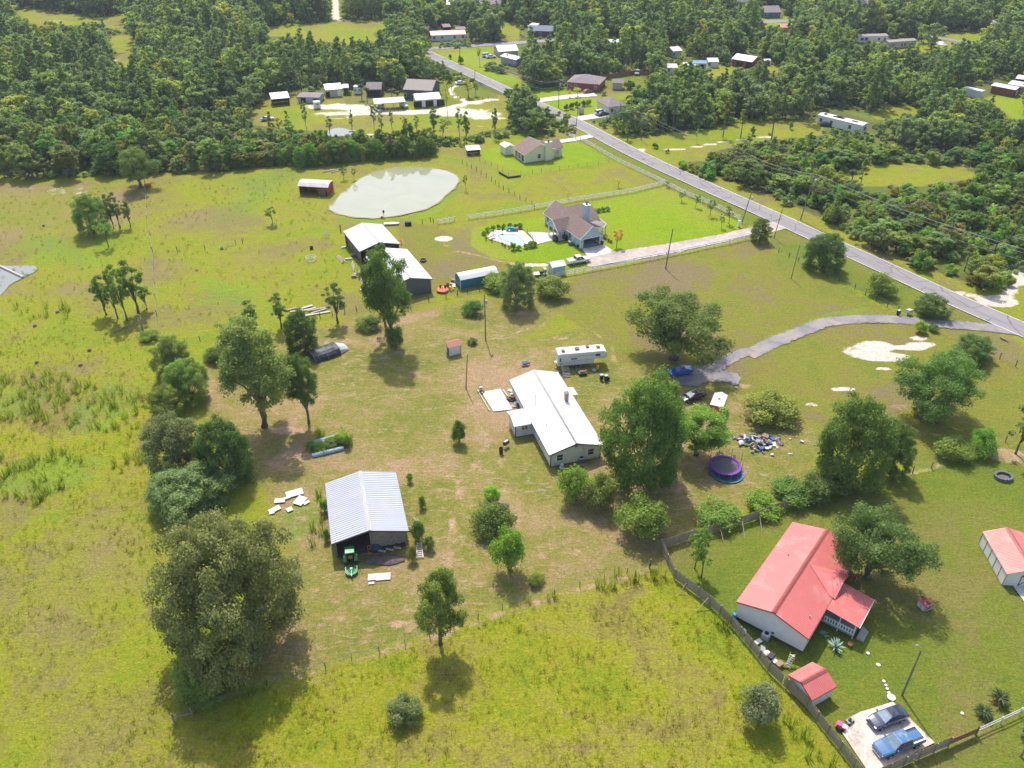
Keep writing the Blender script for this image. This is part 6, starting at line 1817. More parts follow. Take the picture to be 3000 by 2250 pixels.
# plank fence of the red roofed place, board by board
E_pts=[(1937,1609),(1976,1694),(2078,1772),(2139,1830),(2197,1898),(2250,1966),(2361,2072),(2422,2151),(2499,2250),(2532,2292)]
D_pts=[(1937,1609),(1995,1589),(2110,1556),(2198,1529),(2300,1490),(2400,1455),(2470,1438)]
F_pts=[(2532,2292),(2600,2263),(2690,2223),(2776,2186)]
BH_=1.75
board_me=[MB().box(-.075,.075,-.012,.012,.03,BH_+d).poly([(-.075,-.013,BH_+d),(.075,-.013,BH_+d),(.05,-.013,BH_+d+.04),(-.05,-.013,BH_+d+.04)]).mesh('board',FENCE_WOOD)for d in(0,.04,-.05,.02)]
o=thing('plank_fence','weathered brown plank fence around the red roofed place','fence',G(1937,1609))
org=G(1937,1609)
n_board=0
rest_mb=MB()
for pts,side in((F_pts,-1),(E_pts[::-1],1),(D_pts,1)):
 line=px_line(pts)
 for a,b in zip(line,line[1:]):
  d=b-a;L_=d.length;u=d.normalized();nrm=Vector((-u.y,u.x,0));rz_=math.atan2(u.y,u.x)
  k=max(1,int(L_/.165))
  for i in range(k):
   p=a.lerp(b,(i+.5)/k)+nrm*rnd.uniform(-.012,.012)
   if rnd.random()<.012:continue
   if n_board<298:
    n_board+=1
    c=put('board',board_me[rnd.randrange(4)],o,p-org)
    c.rotation_euler=(rnd.uniform(-.02,.02),rnd.uniform(-.015,.015),rz_+rnd.uniform(-.04,.04))
   else:
    q=p-org
    mtx=Matrix.Translation(q)@Matrix.Rotation(rz_,4,'Z')@Matrix.Rotation(rnd.uniform(-.02,.02),4,'X')
    rest_mb.box(-.075,.075,-.012,.012,.03,BH_+rnd.uniform(-.05,.05),mtx)
  m_=max(1,round(L_/2.4))
  for i in range(m_+1):
   put('post',post_mesh(.1,BH_+.05,FENCE_WOOD,'pf'),o,a.lerp(b,i/m_)-org+nrm*.075*side,rz_)
  for z in(.35,1.4):
   put('rail',rail_mesh(FENCE_WOOD,'pr',.04,.09),o,a-org+nrm*.035*side+Vector((0,0,z)),rz_,(L_,1,1))
tag(rest_mb.build('boards',FENCE_WOOD,o),kind='stuff')
for a,b in(((2008,1727),(1990,1740)),((2072,1770),(2040,1790)),((2010,1600),(2012,1612)),((2105,1560),(2122,1597)),((2170,1540),(2182,1580)),((2220,1520),(2232,1558))):
 q=G(*b)
 t_=G(*a);t_.z=1.3
 MB().bar(t_-org,q-org,.09).build('prop',FENCE_WOOD,o)
 # corner post of the wire fence with its brace
o=thing('corner_post','thick wooden corner post with a diagonal brace at the wire fence end','post',G(513,2120))
MB().tube([(0,0,-.2),(0,0,1.9)],.13,8).build('post',GREY_WOOD,o)
q=G(564,2095)-G(513,2120)
MB().tube([(0,0,1.2),(q.x,q.y,.35)],.07,6).build('brace',GREY_WOOD,o);MB().tube([(q.x,q.y,-.2),(q.x,q.y,1.4)],.1,8).build('post',GREY_WOOD,o)
o=thing('corner_post','leaning corner post where the wire fence meets the plank fence','post',G(1903,1662))
MB().tube([(0,0,-.2),(.05,0,1.6)],.12,8).build('post',BROWN_WOOD,o)
for s in((-1.3,-.5),(1.0,-1.2)):MB().tube([(.04,0,1.1),(s[0],s[1],.05)],.045,6).build('brace',GREY_WOOD,o)
# rusty gate and the pipe rail fence after it
a,b=G(2776,2186),G(2856,2152)
d=b-a;o=thing('rusty_gate','rusty brown metal gate next to the end of the plank fence','gate',a,math.atan2(d.y,d.x))
mb=MB();Lg=d.length
for z in(.25,.5,.75,1.0,1.25):mb.bar((0.05,0,z),(Lg-.05,0,z),.04)
for x in(.05,Lg/2,Lg-.05):mb.bar((x,0,.2),(x,0,1.3),.05)
mb.build('bars',RUST,o)
k=MB().box(.1,Lg-.1,-.012,.012,.25,1.25).build('mesh_panel',mat('rust_mesh',(.28,.15,.09),.9,.4,6),o)
post(o,Lg+.1,0,-.2,1.5,.16,BROWN_WOOD,'gate_post')
rail_fence('pale pipe rail fence beside the sago palms',[(2860,2150),(2930,2118),(3040,2066)],3.4,1.15,(.55,1.05),mat('pipe_paint',(.55,.56,.55),.6),'pipe',.12)
# ------------------------------------------------------------------ poles and wires
POLE=mat('pole_wood',(.20,.165,.14),.9,.25,3)
INSUL=mat('insulator',(.45,.45,.47),.4)
POLETOP={}
def pole(key,base,top_y,label,arm=0.0,can=False,r=.14,lean_px=0,lamp=False,name='utility_pole',arm_dir=None):
 b=G(*base);h=height_to(b,top_y)
 o=thing(name,label,'utility pole',b)
 # sideways lean so that the top stands where the photo has it
 lx=lean_px/CAM_F*depth(b)
 MB().tube([(0,0,-.3),(lx*.5,0,h*.5),(lx,0,h)],[r,r*.85,r*.65],8).build('pole',POLE,o)
 tops=[Vector((b.x+lx,b.y,h))]
 if arm:
  u=arm_dir or Vector((1,.5,0)).normalized()
  MB().bar((lx-u.x*arm/2,-u.y*arm/2,h-.5),(lx+u.x*arm/2,u.y*arm/2,h-.5),.1,.12).build('crossarm',POLE,o)
  for t in(-.47,0,.47):
   MB().lathe([(.05,0),(.08,.1),(.04,.25)],6,(lx+u.x*arm*t,u.y*arm*t,h-.44 if t else h)).build('insulator',INSUL,o)
  tops=[Vector((b.x+lx+u.x*arm*t,b.y+u.y*arm*t,h-.2 if t else h+.2))for t in(-.47,0,.47)]+[Vector((b.x+lx,b.y,h-2.2))]
 if can:
  MB().lathe([(.02,0),(.24,.03),(.25,.75),(.2,.85),(.05,.9)],10,(lx+.36,-.1,h-2.1)).build('transformer',mat('grey_can',(.46,.49,.52),.5),o)
 if lamp:
  MB().tube([(lx,0,h-.2),(lx+.5,-.25,h+.15),(lx+.9,-.45,h+.1)],.03,6).build('lamp_arm',STEEL,o)
  MB().lathe([(.05,0),(.2,-.12),(.22,-.2),(.08,-.24)],10,(lx+1.0,-.5,h+.15)).build('lamp_head',STEEL,o)
 POLETOP[key]=tops
 return o
pole('c',(1423,996),862,'bare wooden service pole with one grey transformer in the yard',0,True,lean_px=-1)
pole('s',(1365,1137),1036,'short leaning pole between the pump shed and the patio',0,False,.11,8)
pole('p',(1950,786),669,'plain pole beside the white gravel drive fence',0,False,.15,8)
pole('r',(2318,815),716,'pole with a yard light in the pasture near the road',0,False,.11,5,True)
pole('g',(2173,653),563,'roadside pole with transformer at the blue house gate',0,True,.15,14)
pole('h',(2267,698),612,'slim pole at the mouth of the gravel drive',0,False,.11,9)
pole('m1',(2345,643),512,'road line pole with crossarm and transformer in the scrub',2.4,True,.16,16)
pole('m2',(2140,500),432,'one of the paired poles in the scrub, with crossarm',2.4,False,.15,3)
pole('m2b',(2150,490),428,'second of the paired poles in the scrub',0,False,.14,5)
pole('m3',(1878,410),335,'road line pole with crossarm beside the grassy lot',2.4,False,.15,3)
pole('m3b',(1812,370),302,'pole half hidden by the thicket across the road',0,False,.14,2)
pole('m4',(1636,314),234,'road line pole with crossarm in the brick house lawn',2.4,True,.15,1)
pole('f1',(1685,403),318,'tall pole at the mouth of the cream house drive',0,False,.14,4)
pole('f2',(1525,368),222,'tall pole among the trees beside the road',2.4,False,.15,4)
pole('f3',(1391,236),205,'short pole on the road edge by the turning island',0,False,.13,1)
pole('f4',(1348,186),128,'pole with crossarm on the junction lawn',2.4,True,.14,0)
pole('f5',(1247,138),68,'tall pole at the far road junction',2.4,False,.14,0)
pole('f6',(1813,128),90,'far pole standing in the wood',0,False,.13,0)
pole('e',(2925,748),609,'leaning pole in the thicket across the road',0,False,.16,40)
pole('x',(3085,960),780,'road line pole just outside the picture edge',2.4,False,.16,10)
pole('u1',(2640,420),342,'slender bare pole leaning in the clearing across the road',0,False,.1,12)
POLETOP['mast']=[MAST]
def wires(label,seq,n=1,sag=.9,r=.022,idx=None):
 o=thing('power_line',label,'wire',(0,0,0))
 o.location=POLETOP[seq[0]][0]
 for a_,b_ in zip(seq,seq[1:]):
  A,B=POLETOP[a_],POLETOP[b_]
  for k in range(n):
   p,q=A[min(k,len(A)-1)],B[min(k,len(B)-1)]
   pts=[p.lerp(q,t)-Vector((0,0,sag*4*t*(1-t)))-o.location for t in np.linspace(0,1,11)]
   MB().tube(pts,r,4).build('wire',WIRE,o)
wires('bundle of power lines strung along the far side of the road',['x','m1','m2','m3','m4','f2','f4','f5'],4,1.4,.028)
wires('single service wire from the transformer pole to the house',['c','s','mast'],1,.5,.014)
wires('service wires from the transformer pole toward the gravel drive pole',['c','p','g'],1,1.2,.016)
wires('service wire from the gate pole across the road',['g','m1'],1,.6,.016)
# lamp post on the lawn
b=G(2643,2036);o=thing('lamp_post','wooden lamp post with grey light head on the mown lawn','lamp post',b)
h=height_to(b,1906)
MB().tube([(0,0,-.3),(-.03,0,h)],[.13,.09],8).build('pole',POLE,o)
MB().tube([(-.03,0,h-.1),(-.12,.1,h+.35),(-.35,.3,h+.5)],.035,6).build('lamp_arm',STEEL,o)
MB().lathe([(.04,.1),(.16,0),(.19,-.1),(.1,-.2)],10,(-.42,.36,h+.48)).build('lamp_head',STEEL,o)
POLETOP['lamp']=[b+Vector((0,0,h-.25))];POLETOP['rh']=[G(2525,1695,3.5)];POLETOP['off']=[G(3040,2010,4.0)]
wires('thin wire from the lawn lamp post to the picture edge',['lamp','off'],1,.4,.01)
# dead stubs
def stub(base,top_y,label,r=.22,lean=0):
 b=G(*base);h=height_to(b,top_y)
 tag(MB().tube([(0,0,-.2),(lean*.5,0,h*.5),(lean,0,h)],[r,r*.85,r*.6],8).build('dead_trunk',mat('dead_wood',(.30,.24,.20),.9,.25,3),None,b),label,'dead trunk')
stub((422,980),921,'broken dead trunk standing at the pasture fence line',.22)
stub((492,476),417,'bare dead trunk standing before the wood',.28,-.9)
stub((1598,495),440,'thin dead snag on the pasture edge',.12)if False else None
# ------------------------------------------------------------------ vehicles
def paint(name,c,rough=.25):
 return mat(name,c,rough,.04,1.0,spec=.5,coat=.8)
CHROME=mat('chrome',(.6,.6,.62),.2,.05,metal=.8)
LAMP=mat('headlight',(.75,.75,.72),.2)
TAIL=mat('taillight',(.45,.02,.02),.3)
CARGLASS=mat('car_glass',(.035,.045,.055),.05,.2,2,spec=.9)
WIND=mat('windshield',(.20,.27,.33),.06,.2,2,spec=1.0)
def ring(x,w,zb,zs,zt):
 h=[(0,zb),(w*.82,zb),(w,zb+.16),(w*1.0,(zb+zs)/2+.06),(w*.96,zs),(w*.80,zt),(w*.4,zt+.025),(0,zt+.03)]
 pts=[(x,-y,z)for y,z in h]+[(x,y,z)for y,z in h[::-1][1:-1]]
 return pts
def wheel(o,x,y,r,w=.22,simple=False):
 s=1 if y>0 else-1
 t=MB()
 n=14
 prof=[(r*.62,-w/2),(r*.93,-w/2),(r,-w/3),(r,w/3),(r*.93,w/2),(r*.62,w/2)]
 for a,z in[]:pass
 rings=[]
 for rr,d in prof:
  rings.append([(x+rr*math.cos(6.2832*j/n),y+d,r+rr*math.sin(6.2832*j/n))for j in range(n)])
 t.loft(rings,True)
 ty=t.build('wheel',RUBBER,o)
 if not simple:
  k=MB();k.loft([[(x+r*.6*math.cos(6.2832*j/10),y+s*(w/2+.005),r+r*.6*math.sin(6.2832*j/10))for j in range(10)],[(x+r*.2*math.cos(6.2832*j/10),y+s*(w/2+.02),r+r*.2*math.sin(6.2832*j/10))for j in range(10)]])
  k.build('rim',CHROME,ty)
def glass(o,q,m,name,inset=.12,off=.014):
 q=[Vector(p)for p in q];c=sum(q,Vector())/4
 n=(q[1]-q[0]).cross(q[3]-q[0]).normalized()
 if n.dot(c-Vector((0,0,.6)))<0:n=-n
 p=[a.lerp(c,inset)+n*off for a in q]
 return MB().quad(*p).quad(*[a-n*.006 for a in p[::-1]]).build(name,m,o)
def car(name,label,cat,near_rear,near_front,kind,pm,group=None,faces=1,simple=False,roof_m=None,bed_m=None):
 """near_rear, near_front: photo points where the two near wheels touch the ground"""
 a,b=G(*near_rear),G(*near_front)
 d=(b-a).normalized()
 nrm=Vector((-d.y,d.x,0))
 if nrm.y<0:nrm=-nrm
 S={'sedan':(4.85,.92,1.43),'coupe':(4.7,.95,1.34),'pickup':(5.9,1.0,1.88),'truck':(5.7,1.0,1.9),'suv':(4.9,.96,1.78)}[kind]
 Lc,w,zt=S
 wb={'sedan':2.8,'coupe':2.75,'pickup':3.6,'truck':3.35,'suv':2.85}[kind]
 mid=(a+b)/2+nrm*(w-.08)
 o=thing(name,label,cat,mid,math.atan2(d.y,d.x),group)
 X=Lc/2
 if kind in('sedan','coupe'):
  st=[(-X,.62,.42,.74,.80),(-X+.12,.82,.34,.86,.94),(-X+.7,w,.26,.92,1.0),(-1.0,w,.2,.93,.99),(0,w*.99,.2,.93,.98),(.95,w,.2,.9,.96),(1.55,w*.99,.22,.84,.90),(X-.22,w*.9,.28,.66,.76),(X-.04,w*.74,.34,.56,.64)]
  cb=(-1.85,1.1,.985,.80);ct=(-1.0 if kind=='sedan' else-.75,.18,zt,.60)
  belt=.97
 elif kind=='suv':
  st=[(-X,.82,.45,1.0,1.06),(-X+.1,w,.35,1.02,1.08),(-1.0,w,.3,1.02,1.08),(.9,w,.3,1.0,1.07),(X-.5,w*.97,.32,.98,1.04),(X-.05,w*.85,.4,.85,.92)]
  cb=(-X+.08,1.25,1.06,.86);ct=(-X+.45,.55,zt,.68);belt=1.06
 else:
  st=[(-X,w*.94,.62,1.1,1.13),(-X+.06,w,.55,1.1,1.13),(-.6,w,.48,1.1,1.13),(.9,w,.45,1.08,1.12),(X-1.1,w,.45,1.06,1.12),(X-.15,w*.93,.5,.95,1.02),(X,w*.84,.55,.88,.93)]
  r0=-1.15 if kind=='pickup' else-1.0
  cb=(r0,1.35,1.1,.90);ct=(r0+.18,.55,zt,.74);belt=1.1
 mb=MB();mb.loft([ring(*s)for s in st]);mb.build('body',pm,o,smooth=False)
 x0,x1,zb_,wb_=cb;t0,t1,zt_,wt=ct
 B=[(x0,-wb_,zb_),(x1,-wb_,zb_),(x1,wb_,zb_),(x0,wb_,zb_)];T=[(t0,-wt,zt_-.03),(t1,-wt,zt_-.04),(t1,wt,zt_-.04),(t0,wt,zt_-.03)]
 c=MB();c.loft([B,T],False);c.build('cabin',pm,o)
 rf=MB();Tm=[(t0+.12,-wt+.12,zt_),(t1-.15,-wt+.12,zt_),(t1-.15,wt-.12,zt_),(t0+.12,wt-.12,zt_)];rf.loft([T,Tm],False);rf.quad(*Tm);rf.build('roof',roof_m or pm,o)
 glass(o,(B[1],B[2],T[2],T[1]),WIND,'windshield',.08)
 glass(o,(B[3],B[0],T[0],T[3]),CARGLASS,'rear_window',.1)
 for s,(i,j)in((-1,(0,1)),(1,(3,2))):
  xm=(x0+x1)/2+.05;tm=(t0+t1)/2+.05
  mbv,mtv=(xm,s*wb_,zb_),(tm,s*wt,zt_-.035)
  glass(o,(B[i],mbv,mtv,T[i]),CARGLASS,'side_window',.1);glass(o,(mbv,B[j],T[j],mtv),CARGLASS,'side_window',.1)
 r=.34 if kind in('sedan','coupe','suv')else .4
 for sx in(-1,1):
  for s in(-1,1):wheel(o,sx*wb/2+(.05 if kind=='sedan' else 0),s*(w-.1),r,.24,simple)
 if kind in('pickup','truck'):
 # open bed: dark liner sunk between pale rails
  bx0,bx1=-X+.12,x0-.08
  MB().box(bx0,bx1,-w*.78,w*.78,1.135,1.15).build('bed_floor',bed_m or mat('bed_liner',(.06,.06,.07),.8),o)
  for s in(-1,1):MB().box(bx0,bx1,*sorted((s*w*.78,s*w*.93)),1.13,1.24).build('bed_rail',pm if bed_m is None else WHITE_PAINT,o)
  MB().box(bx0-.06,bx0+.04,-w*.93,w*.93,1.0,1.24).build('tailgate',pm if bed_m is None else WHITE_PAINT,o)
 if not simple:
  for s in(-1,1):
   MB().box(X-.2,X-.02,*sorted((s*w*.55,s*w*.86)),.62 if kind in('sedan','coupe')else .75,.74 if kind in('sedan','coupe')else .93).build('headlight',LAMP,o)
   MB().box(-X-.01,-X+.12,*sorted((s*w*.6,s*w*.84)),.72,.9).build('taillight',TAIL,o)
   MB().box(x1-.35,x1-.2,*sorted((s*(wb_+.05),s*(wb_+.24))),zb_,zb_+.14).build('mirror',pm,o)
  MB().box(X-.05,X+.03,-w*.7,w*.7,.32,.5).build('bumper',pm if kind in('sedan','coupe')else CHROME,o)
 return o,Lc
NAVY=paint('navy_paint',(.03,.045,.10));BLUEP=paint('blue_truck_paint',(.045,.14,.30),.35)
o,_=car('sedan','dark navy sedan with sunroof parked on the concrete pad','car',(2642,2117),(2581,2140),'sedan',NAVY)
MB().box(-.55,-.1,-.4,.4,1.425,1.438).build('sunroof',CARGLASS,o)
o,_=car('pickup_truck','faded blue pickup truck with open bed on the concrete pad','pickup truck',(2684,2192),(2603.7,2223.5),'pickup',BLUEP,bed_m=mat('bed_liner',(.06,.06,.07),.8),roof_m=mat('faded_blue_roof',(.07,.17,.32),.4,.1,1,dirt=(.42,.38,.36),dscale=1.2,damt=.8))
car('coupe','bright blue coupe parked at the end of the gravel driveway','car',(2020,1098),(1979.6,1104),'coupe',paint('bright_blue_paint',(.006,.10,.60),.2))
car('sedan','black sedan with pale windshield on the grass beside the cargo trailer','car',(2054.6,1170),(2018.4,1181),'sedan',paint('black_paint',(.012,.01,.02),.2))
o,_=car('pickup_truck','white pickup truck with grey bed cover parked by the utility shed','pickup truck',(1682.4,777.7),(1717,771),'truck',paint('white_car_paint',(.72,.73,.74)))
MB().box(-2.75,-1.15,-.85,.85,1.2,1.27).build('bed_cover',mat('bed_cover',(.45,.47,.49),.6),o)
WC=paint('white_car_paint',(.72,.73,.74));BK=paint('dark_car_paint',(.03,.03,.04));RC=paint('red_car_paint',(.35,.03,.06));SV=paint('silver_car_paint',(.45,.47,.5))
FAR_CARS=[((1752,338),(1774,334),'suv',WC,'white SUV parked before the grey roofed house'),((1762,341),(1778,338),'sedan',NAVY,'dark car half hidden by the white SUV'),((1098,321),(1104,326),'sedan',WC,'white car just outside the end of the carport'),((1124,319),(1119,325),'suv',BK,'black SUV under the carport'),((1172,310),(1181,317),'truck',SV,'silver pickup under the carport, nose out'),((1423,168),(1434,167),'suv',WC,'white SUV parked on the junction lawn'),((1433,171),(1447,170),'sedan',WC,'white sedan beside the SUV on the junction lawn'),((1346,249),(1358,248),'sedan',WC,'white car on the loop of the turning island'),((1874,213),(1872,222),'truck',SV,'silver truck parked in the fenced back lawn'),((2412,371),(2434,372),'sedan',NAVY,'dark blue car beside the old mobile home'),((775,355),(796,353),'sedan',SV,'abandoned pale car in the weeds before the open shed'),((1720,274),(1733,272),'sedan',RC,'red car in the bay of the brick house'),((1540,70),(1550,70),'suv',BK,'dark SUV behind the dark roofed house'),((1604,98),(1613,96),'sedan',WC,'white car at the end of the dark roofed house'),((2826,92),(2836,91),'sedan',WC,'white car far off by the lane among the trees'),]
for a,b,k,m_,lab in FAR_CARS:
 car('parked_car',lab,'car',a,b,k,m_,None,1,True)
 # cargo trailer
a,b=G(2074.5,1219),G(2113,1228)
d=(b-a).normalized();n=Vector((-d.y,d.x,0))
fr=G(2146,1192)
Lc=(fr-b).dot(n);wd=(b-a).length
mid=(a+b)/2+n*Lc/2
o=thing('cargo_trailer','red enclosed cargo trailer with white roof parked on the grass','trailer',mid,math.atan2(n.y,n.x))
hw=wd/2;REDP=paint('trailer_red',(.55,.015,.03),.3)
X=Lc/2
foot=[(-X,-hw),(X-.5,-hw),(X+.15,0),(X-.5,hw),(-X,hw)]
mb=MB();mb.loft([[(x,y,.55)for x,y in foot],[(x,y,2.45)for x,y in foot]]);mb.build('box',REDP,o)
mb=MB();mb.loft([[(x*1.012,y*1.02,2.45)for x,y in foot],[(x*.99,y*.97,2.54)for x,y in foot]]);mb.build('roof',WHITE_TIN,o)
MB().box(-X-.03,-X-.005,-hw+.05,hw-.05,.38,.58).build('skirt',STEEL,o)
MB().box(-.2,.2,-.2,.2,2.54,2.62).build('roof_vent',mat('vent_dark',(.12,.10,.09),.6),o)
MB().box(-X-.02,-X-.001,-hw+.06,hw-.06,.62,2.3).build('rear_ramp',REDP,o)
for s in(-1,1):
 wheel(o,-.25,s*(hw+.02),.34,.2);MB().box(-.75,.3,*sorted((s*hw,s*(hw+.16))),.62,.8).build('fender',STEEL,o)
MB().bar((X,0,.5),(X+1.0,0,.45),.1).build('hitch',STEEL,o)
MB().box(X-1.6,X-.9,-hw-.02,-hw-.001,.75,2.2).build('side_door',REDP,o)
# fifth-wheel camper
a,b=G(1634,1083),G(1738,1074)
d=(b-a).normalized();n=Vector((-d.y,d.x,0))
Lr=(b-a).length;wr_=2.5
o=thing('fifth_wheel_camper','weathered white fifth-wheel camper with stained roof beside the farm house','camper',a+n*wr_/2,math.atan2(d.y,d.x))
RV=mat('rv_white',(.68,.69,.66),.5,.05,1,dirt=(.52,.5,.46),dscale=.6,damt=.4)
RVROOF=mat('rv_roof',(.70,.66,.62),.8,.06,1,dirt=(.33,.23,.22),dscale=.7,damt=1.0)
h0,h1=.75,3.35
over=2.4
prof=[(0,h0),(Lr,h0),(Lr+.12,h0+1.0),(Lr+over-.1,h0+1.05),(Lr+over+.25,h0+1.55),(Lr+over,h1-.25),(Lr+over-.5,h1),(0.15,h1),(0,h1-.15)]
mb=MB();mb.loft([[(x,-wr_/2,z)for x,z in prof],[(x,wr_/2,z)for x,z in prof]]);mb.build('body',RV,o)
MB().box(.1,Lr+over-.55,-wr_/2+.08,wr_/2-.08,h1,h1+.03).build('roof_skin',RVROOF,o)
MB().box(.6,Lr*.55,wr_/2-.75,wr_/2-.2,h1+.03,h1+.1).build('awning_roll',WHITE_PAINT,o)
for x,y,s in((1.1,-.35,.3),(3.9,.1,.42),(6.0,.5,.3),(8.0,.1,.33)):
 MB().box(x-s,x+s,y-s,y+s,h1+.03,h1+.3).build('roof_vent',mat('rv_vent',(.16,.10,.12),.7),o)
for x,z,ww,hh in((.45,1.75,.28,.75),(3.1,2.0,1.15,.3),(7.7,2.35,.95,.5)):
 f_=MB().box(x-ww/2-.05,x+ww/2+.05,-wr_/2-.03,-wr_/2,z-.05,z+hh+.05).build('window',TRIM,o)
 MB().box(x-ww/2,x+ww/2,-wr_/2-.045,-wr_/2-.03,z,z+hh).build('pane',GLASS,f_)
MB().box(.95,1.55,-wr_/2-.03,-wr_/2,.85,2.75).build('entry_door',RV,o)
STR=mat('rv_stripe',(.22,.21,.24),.6)
for x0,z0,x1,z1 in((.2,1.35,2.3,1.5),(2.3,1.5,4.8,1.75),(5.0,1.75,7.0,1.75),(6.2,2.65,8.0,2.6),(7.8,2.05,9.4,2.05),(2.0,2.6,6.2,2.72)):
 MB().bar((x0,-wr_/2-.008,z0),(x1,-wr_/2-.008,z1),.012,.06).build('stripe',STR,o)
for x in(3.6,4.5):
 for s in(-1,1):wheel(o,x,s*(wr_/2-.2),.36,.22)
for s in(-1,1):MB().bar((Lr-.3,s*.8,0),(Lr-.3,s*.8,.8),.1).build('landing_leg',STEEL,o)
MB().lathe([(.02,0),(.33,.02),(.36,.1),(.33,.18),(.02,.2)],12,(-.15,-.2,1.0)).build('spare_wheel_cover',WHITE_PAINT,o)
p0=a+d*1.2-n*.15
o2=thing('porch_steps','weathered wooden porch steps with handrail at the camper door','steps',p0,math.atan2(d.y,d.x))
MB().box(-.75,.75,-1.5,-.05,.62,.72).build('landing',GREY_WOOD,o2)
for i in range(4):MB().box(-.75,.75,-1.8-.3*i,-1.52-.3*i,.45-.15*i,.52-.15*i).build('tread',GREY_WOOD,o2)
for s in(-.7,.7):
 for y in(-.15,-1.45):MB().bar((s,y,0),(s,y,1.6 if s<0 else .7),.09).build('post',GREY_WOOD,o2)
MB().bar((-.7,-.1,1.55),(-.7,-1.5,1.55),.06,.12).bar((-.7,-1.5,1.55),(-.7,-2.6,.75),.06,.12).build('handrail',GREY_WOOD,o2)
# tractor with mower deck, nose in the barn
p=G(1029,1646);q=G(1027,1600)
d=(q-p).normalized()
o=thing('tractor','green tractor with canopy backed out of the barn bay','tractor',p,math.atan2(d.y,d.x))
GRN=paint('tractor_green',(.01,.19,.05),.35);YEL=mat('tractor_yellow',(.7,.5,.03),.5)
mb=MB();mb.loft([[(x,y*w_,z)for y,z in((-1,.55),(1,.55),(1,h_),(.6,h_+.1),(-.6,h_+.1),(-1,h_))]for x,w_,h_ in((.5,.34,1.15),(1.4,.34,1.15),(2.3,.32,1.05),(2.55,.26,.9))]);mb.build('hood',GRN,o)
MB().box(-.45,.6,-.38,.38,.5,.85).build('chassis',BLACK,o)
for s in(-1,1):
 wheel(o,0,s*.78,.68,.42);wheel(o,2.1,s*.62,.42,.26)
 mb=MB();rr=.78
 for i in range(6):
  a0,a1=math.pi*(.1+.14*i),math.pi*(.1+.14*(i+1))
  mb.quad((rr*math.cos(a0),s*.5,.68+rr*math.sin(a0)),(rr*math.cos(a0),s*.98,.68+rr*math.sin(a0)),(rr*math.cos(a1),s*.98,.68+rr*math.sin(a1)),(rr*math.cos(a1),s*.5,.68+rr*math.sin(a1)))
 mb.build('fender',GRN,o)
MB().box(-.35,.1,-.28,.28,.95,1.1).box(-.42,-.3,-.28,.28,1.05,1.55).build('seat',YEL,o)
for x in(-.4,.55):
 for s in(-1,1):MB().bar((x,s*.5,.9),(x,s*.5,2.25),.07).build('canopy_post',BLACK,o)
MB().loft([[(-.65,-.7,2.22),(.85,-.7,2.22),(.85,.7,2.22),(-.65,.7,2.22)],[(-.55,-.6,2.34),(.75,-.6,2.34),(.75,.6,2.34),(-.55,.6,2.34)]]).build('canopy',GRN,o)
MB().poly([(-.52,-.26,1.2),(-.52,.26,1.2),(-.52,.1,1.62),(-.52,-.1,1.62)]).box(-.53,-.5,-.15,.15,1.15,1.5).build('slow_sign',mat('slow_orange',(.9,.06,.01),.5),o)
MB().bar((-.4,0,.6),(-1.2,0,.55),.12).bar((-.4,-.4,.5),(-1.3,-.3,.5),.07).bar((-.4,.4,.5),(-1.3,.3,.5),.07).build('hitch',GRN,o)
m=p-d*2.0
o=thing('rotary_mower','green rotary mower deck hitched behind the tractor','mower',m,math.atan2(d.y,d.x))
foot=[(.75,-.85),(.75,.85),(-.3,.85),(-.75,.5),(-.9,0),(-.75,-.5),(-.3,-.85)]
mb=MB();mb.loft([[(x,y,.2)for x,y in foot],[(x,y,.42)for x,y in foot]]);mb.build('deck',mat('mower_green',(.02,.22,.07),.5,.1,1,dirt=(.45,.36,.3),dscale=1.0,damt=.9),o)
MB().bar((.75,0,.55),(-1.2,0,.5),.1).bar((.6,-.7,.45),(-.5,-.05,.6),.07).bar((.6,.7,.45),(-.5,.05,.6),.07).build('frame',GRN,o)
MB().box(-.1,.3,-.18,.18,.42,.68).build('gearbox',GRN,o)
wheel(o,-1.3,0,.2,.12)
# ------------------------------------------------------------------ small things about the yards
def cyl(name,label,cat,px,r,h,m,prof=None,group=None,n=14):
 o=MB().lathe(prof or[(r,0),(r,h)],n).build(name,m,None,G(*px));return tag(o,label,cat,group)
def ac_unit(px,label,s=.85,m=STEEL,rz=0):
 o=thing('air_conditioner',label,'air conditioner',G(*px),rz)
 MB().box(-s/2,s/2,-s/2,s/2,0,.8).build('case',m,o)
 MB().box(-s/2-.02,s/2+.02,-s/2-.02,s/2+.02,.8,.87).build('top_grille',mat('ac_top',(.5,.52,.54),.5),o)
 MB().lathe([(.3,0),(.3,.02)],12,(0,0,.87)).build('fan',BLACK,o)
def bin_(px,label,m,h=1.05,rz=.3,group=None):
 o=thing('wheeled_bin',label,'bin',G(*px),rz,group)
 MB().loft([[(-.25,-.24,.05),(.25,-.24,.05),(.25,.24,.05),(-.25,.24,.05)],[(-.31,-.3,h),(.31,-.3,h),(.31,.3,h),(-.31,.3,h)]]).build('body',m,o)
 MB().loft([[(-.34,-.33,h),(.34,-.33,h),(.34,.33,h),(-.34,.33,h)],[(-.28,-.28,h+.09),(.28,-.28,h+.09),(.28,.28,h+.09),(-.28,.28,h+.09)]]).build('lid',mat('bin_lid',(.42,.44,.47),.5),o)
 for s in(-1,1):wheel(o,-.2,s*.27,.1,.06,True)
DBLUE=mat('bin_dark',(.03,.035,.06),.5)
ac_unit((1703,1352),'air conditioner standing against the farm house gable',.9,mat('ac_grey',(.16,.18,.2),.6),HOUSE.rz)
ac_unit((2243,1868),'grey air conditioner behind the red roofed house',.95,mat('ac_light',(.42,.46,.52),.5),RH.rz)
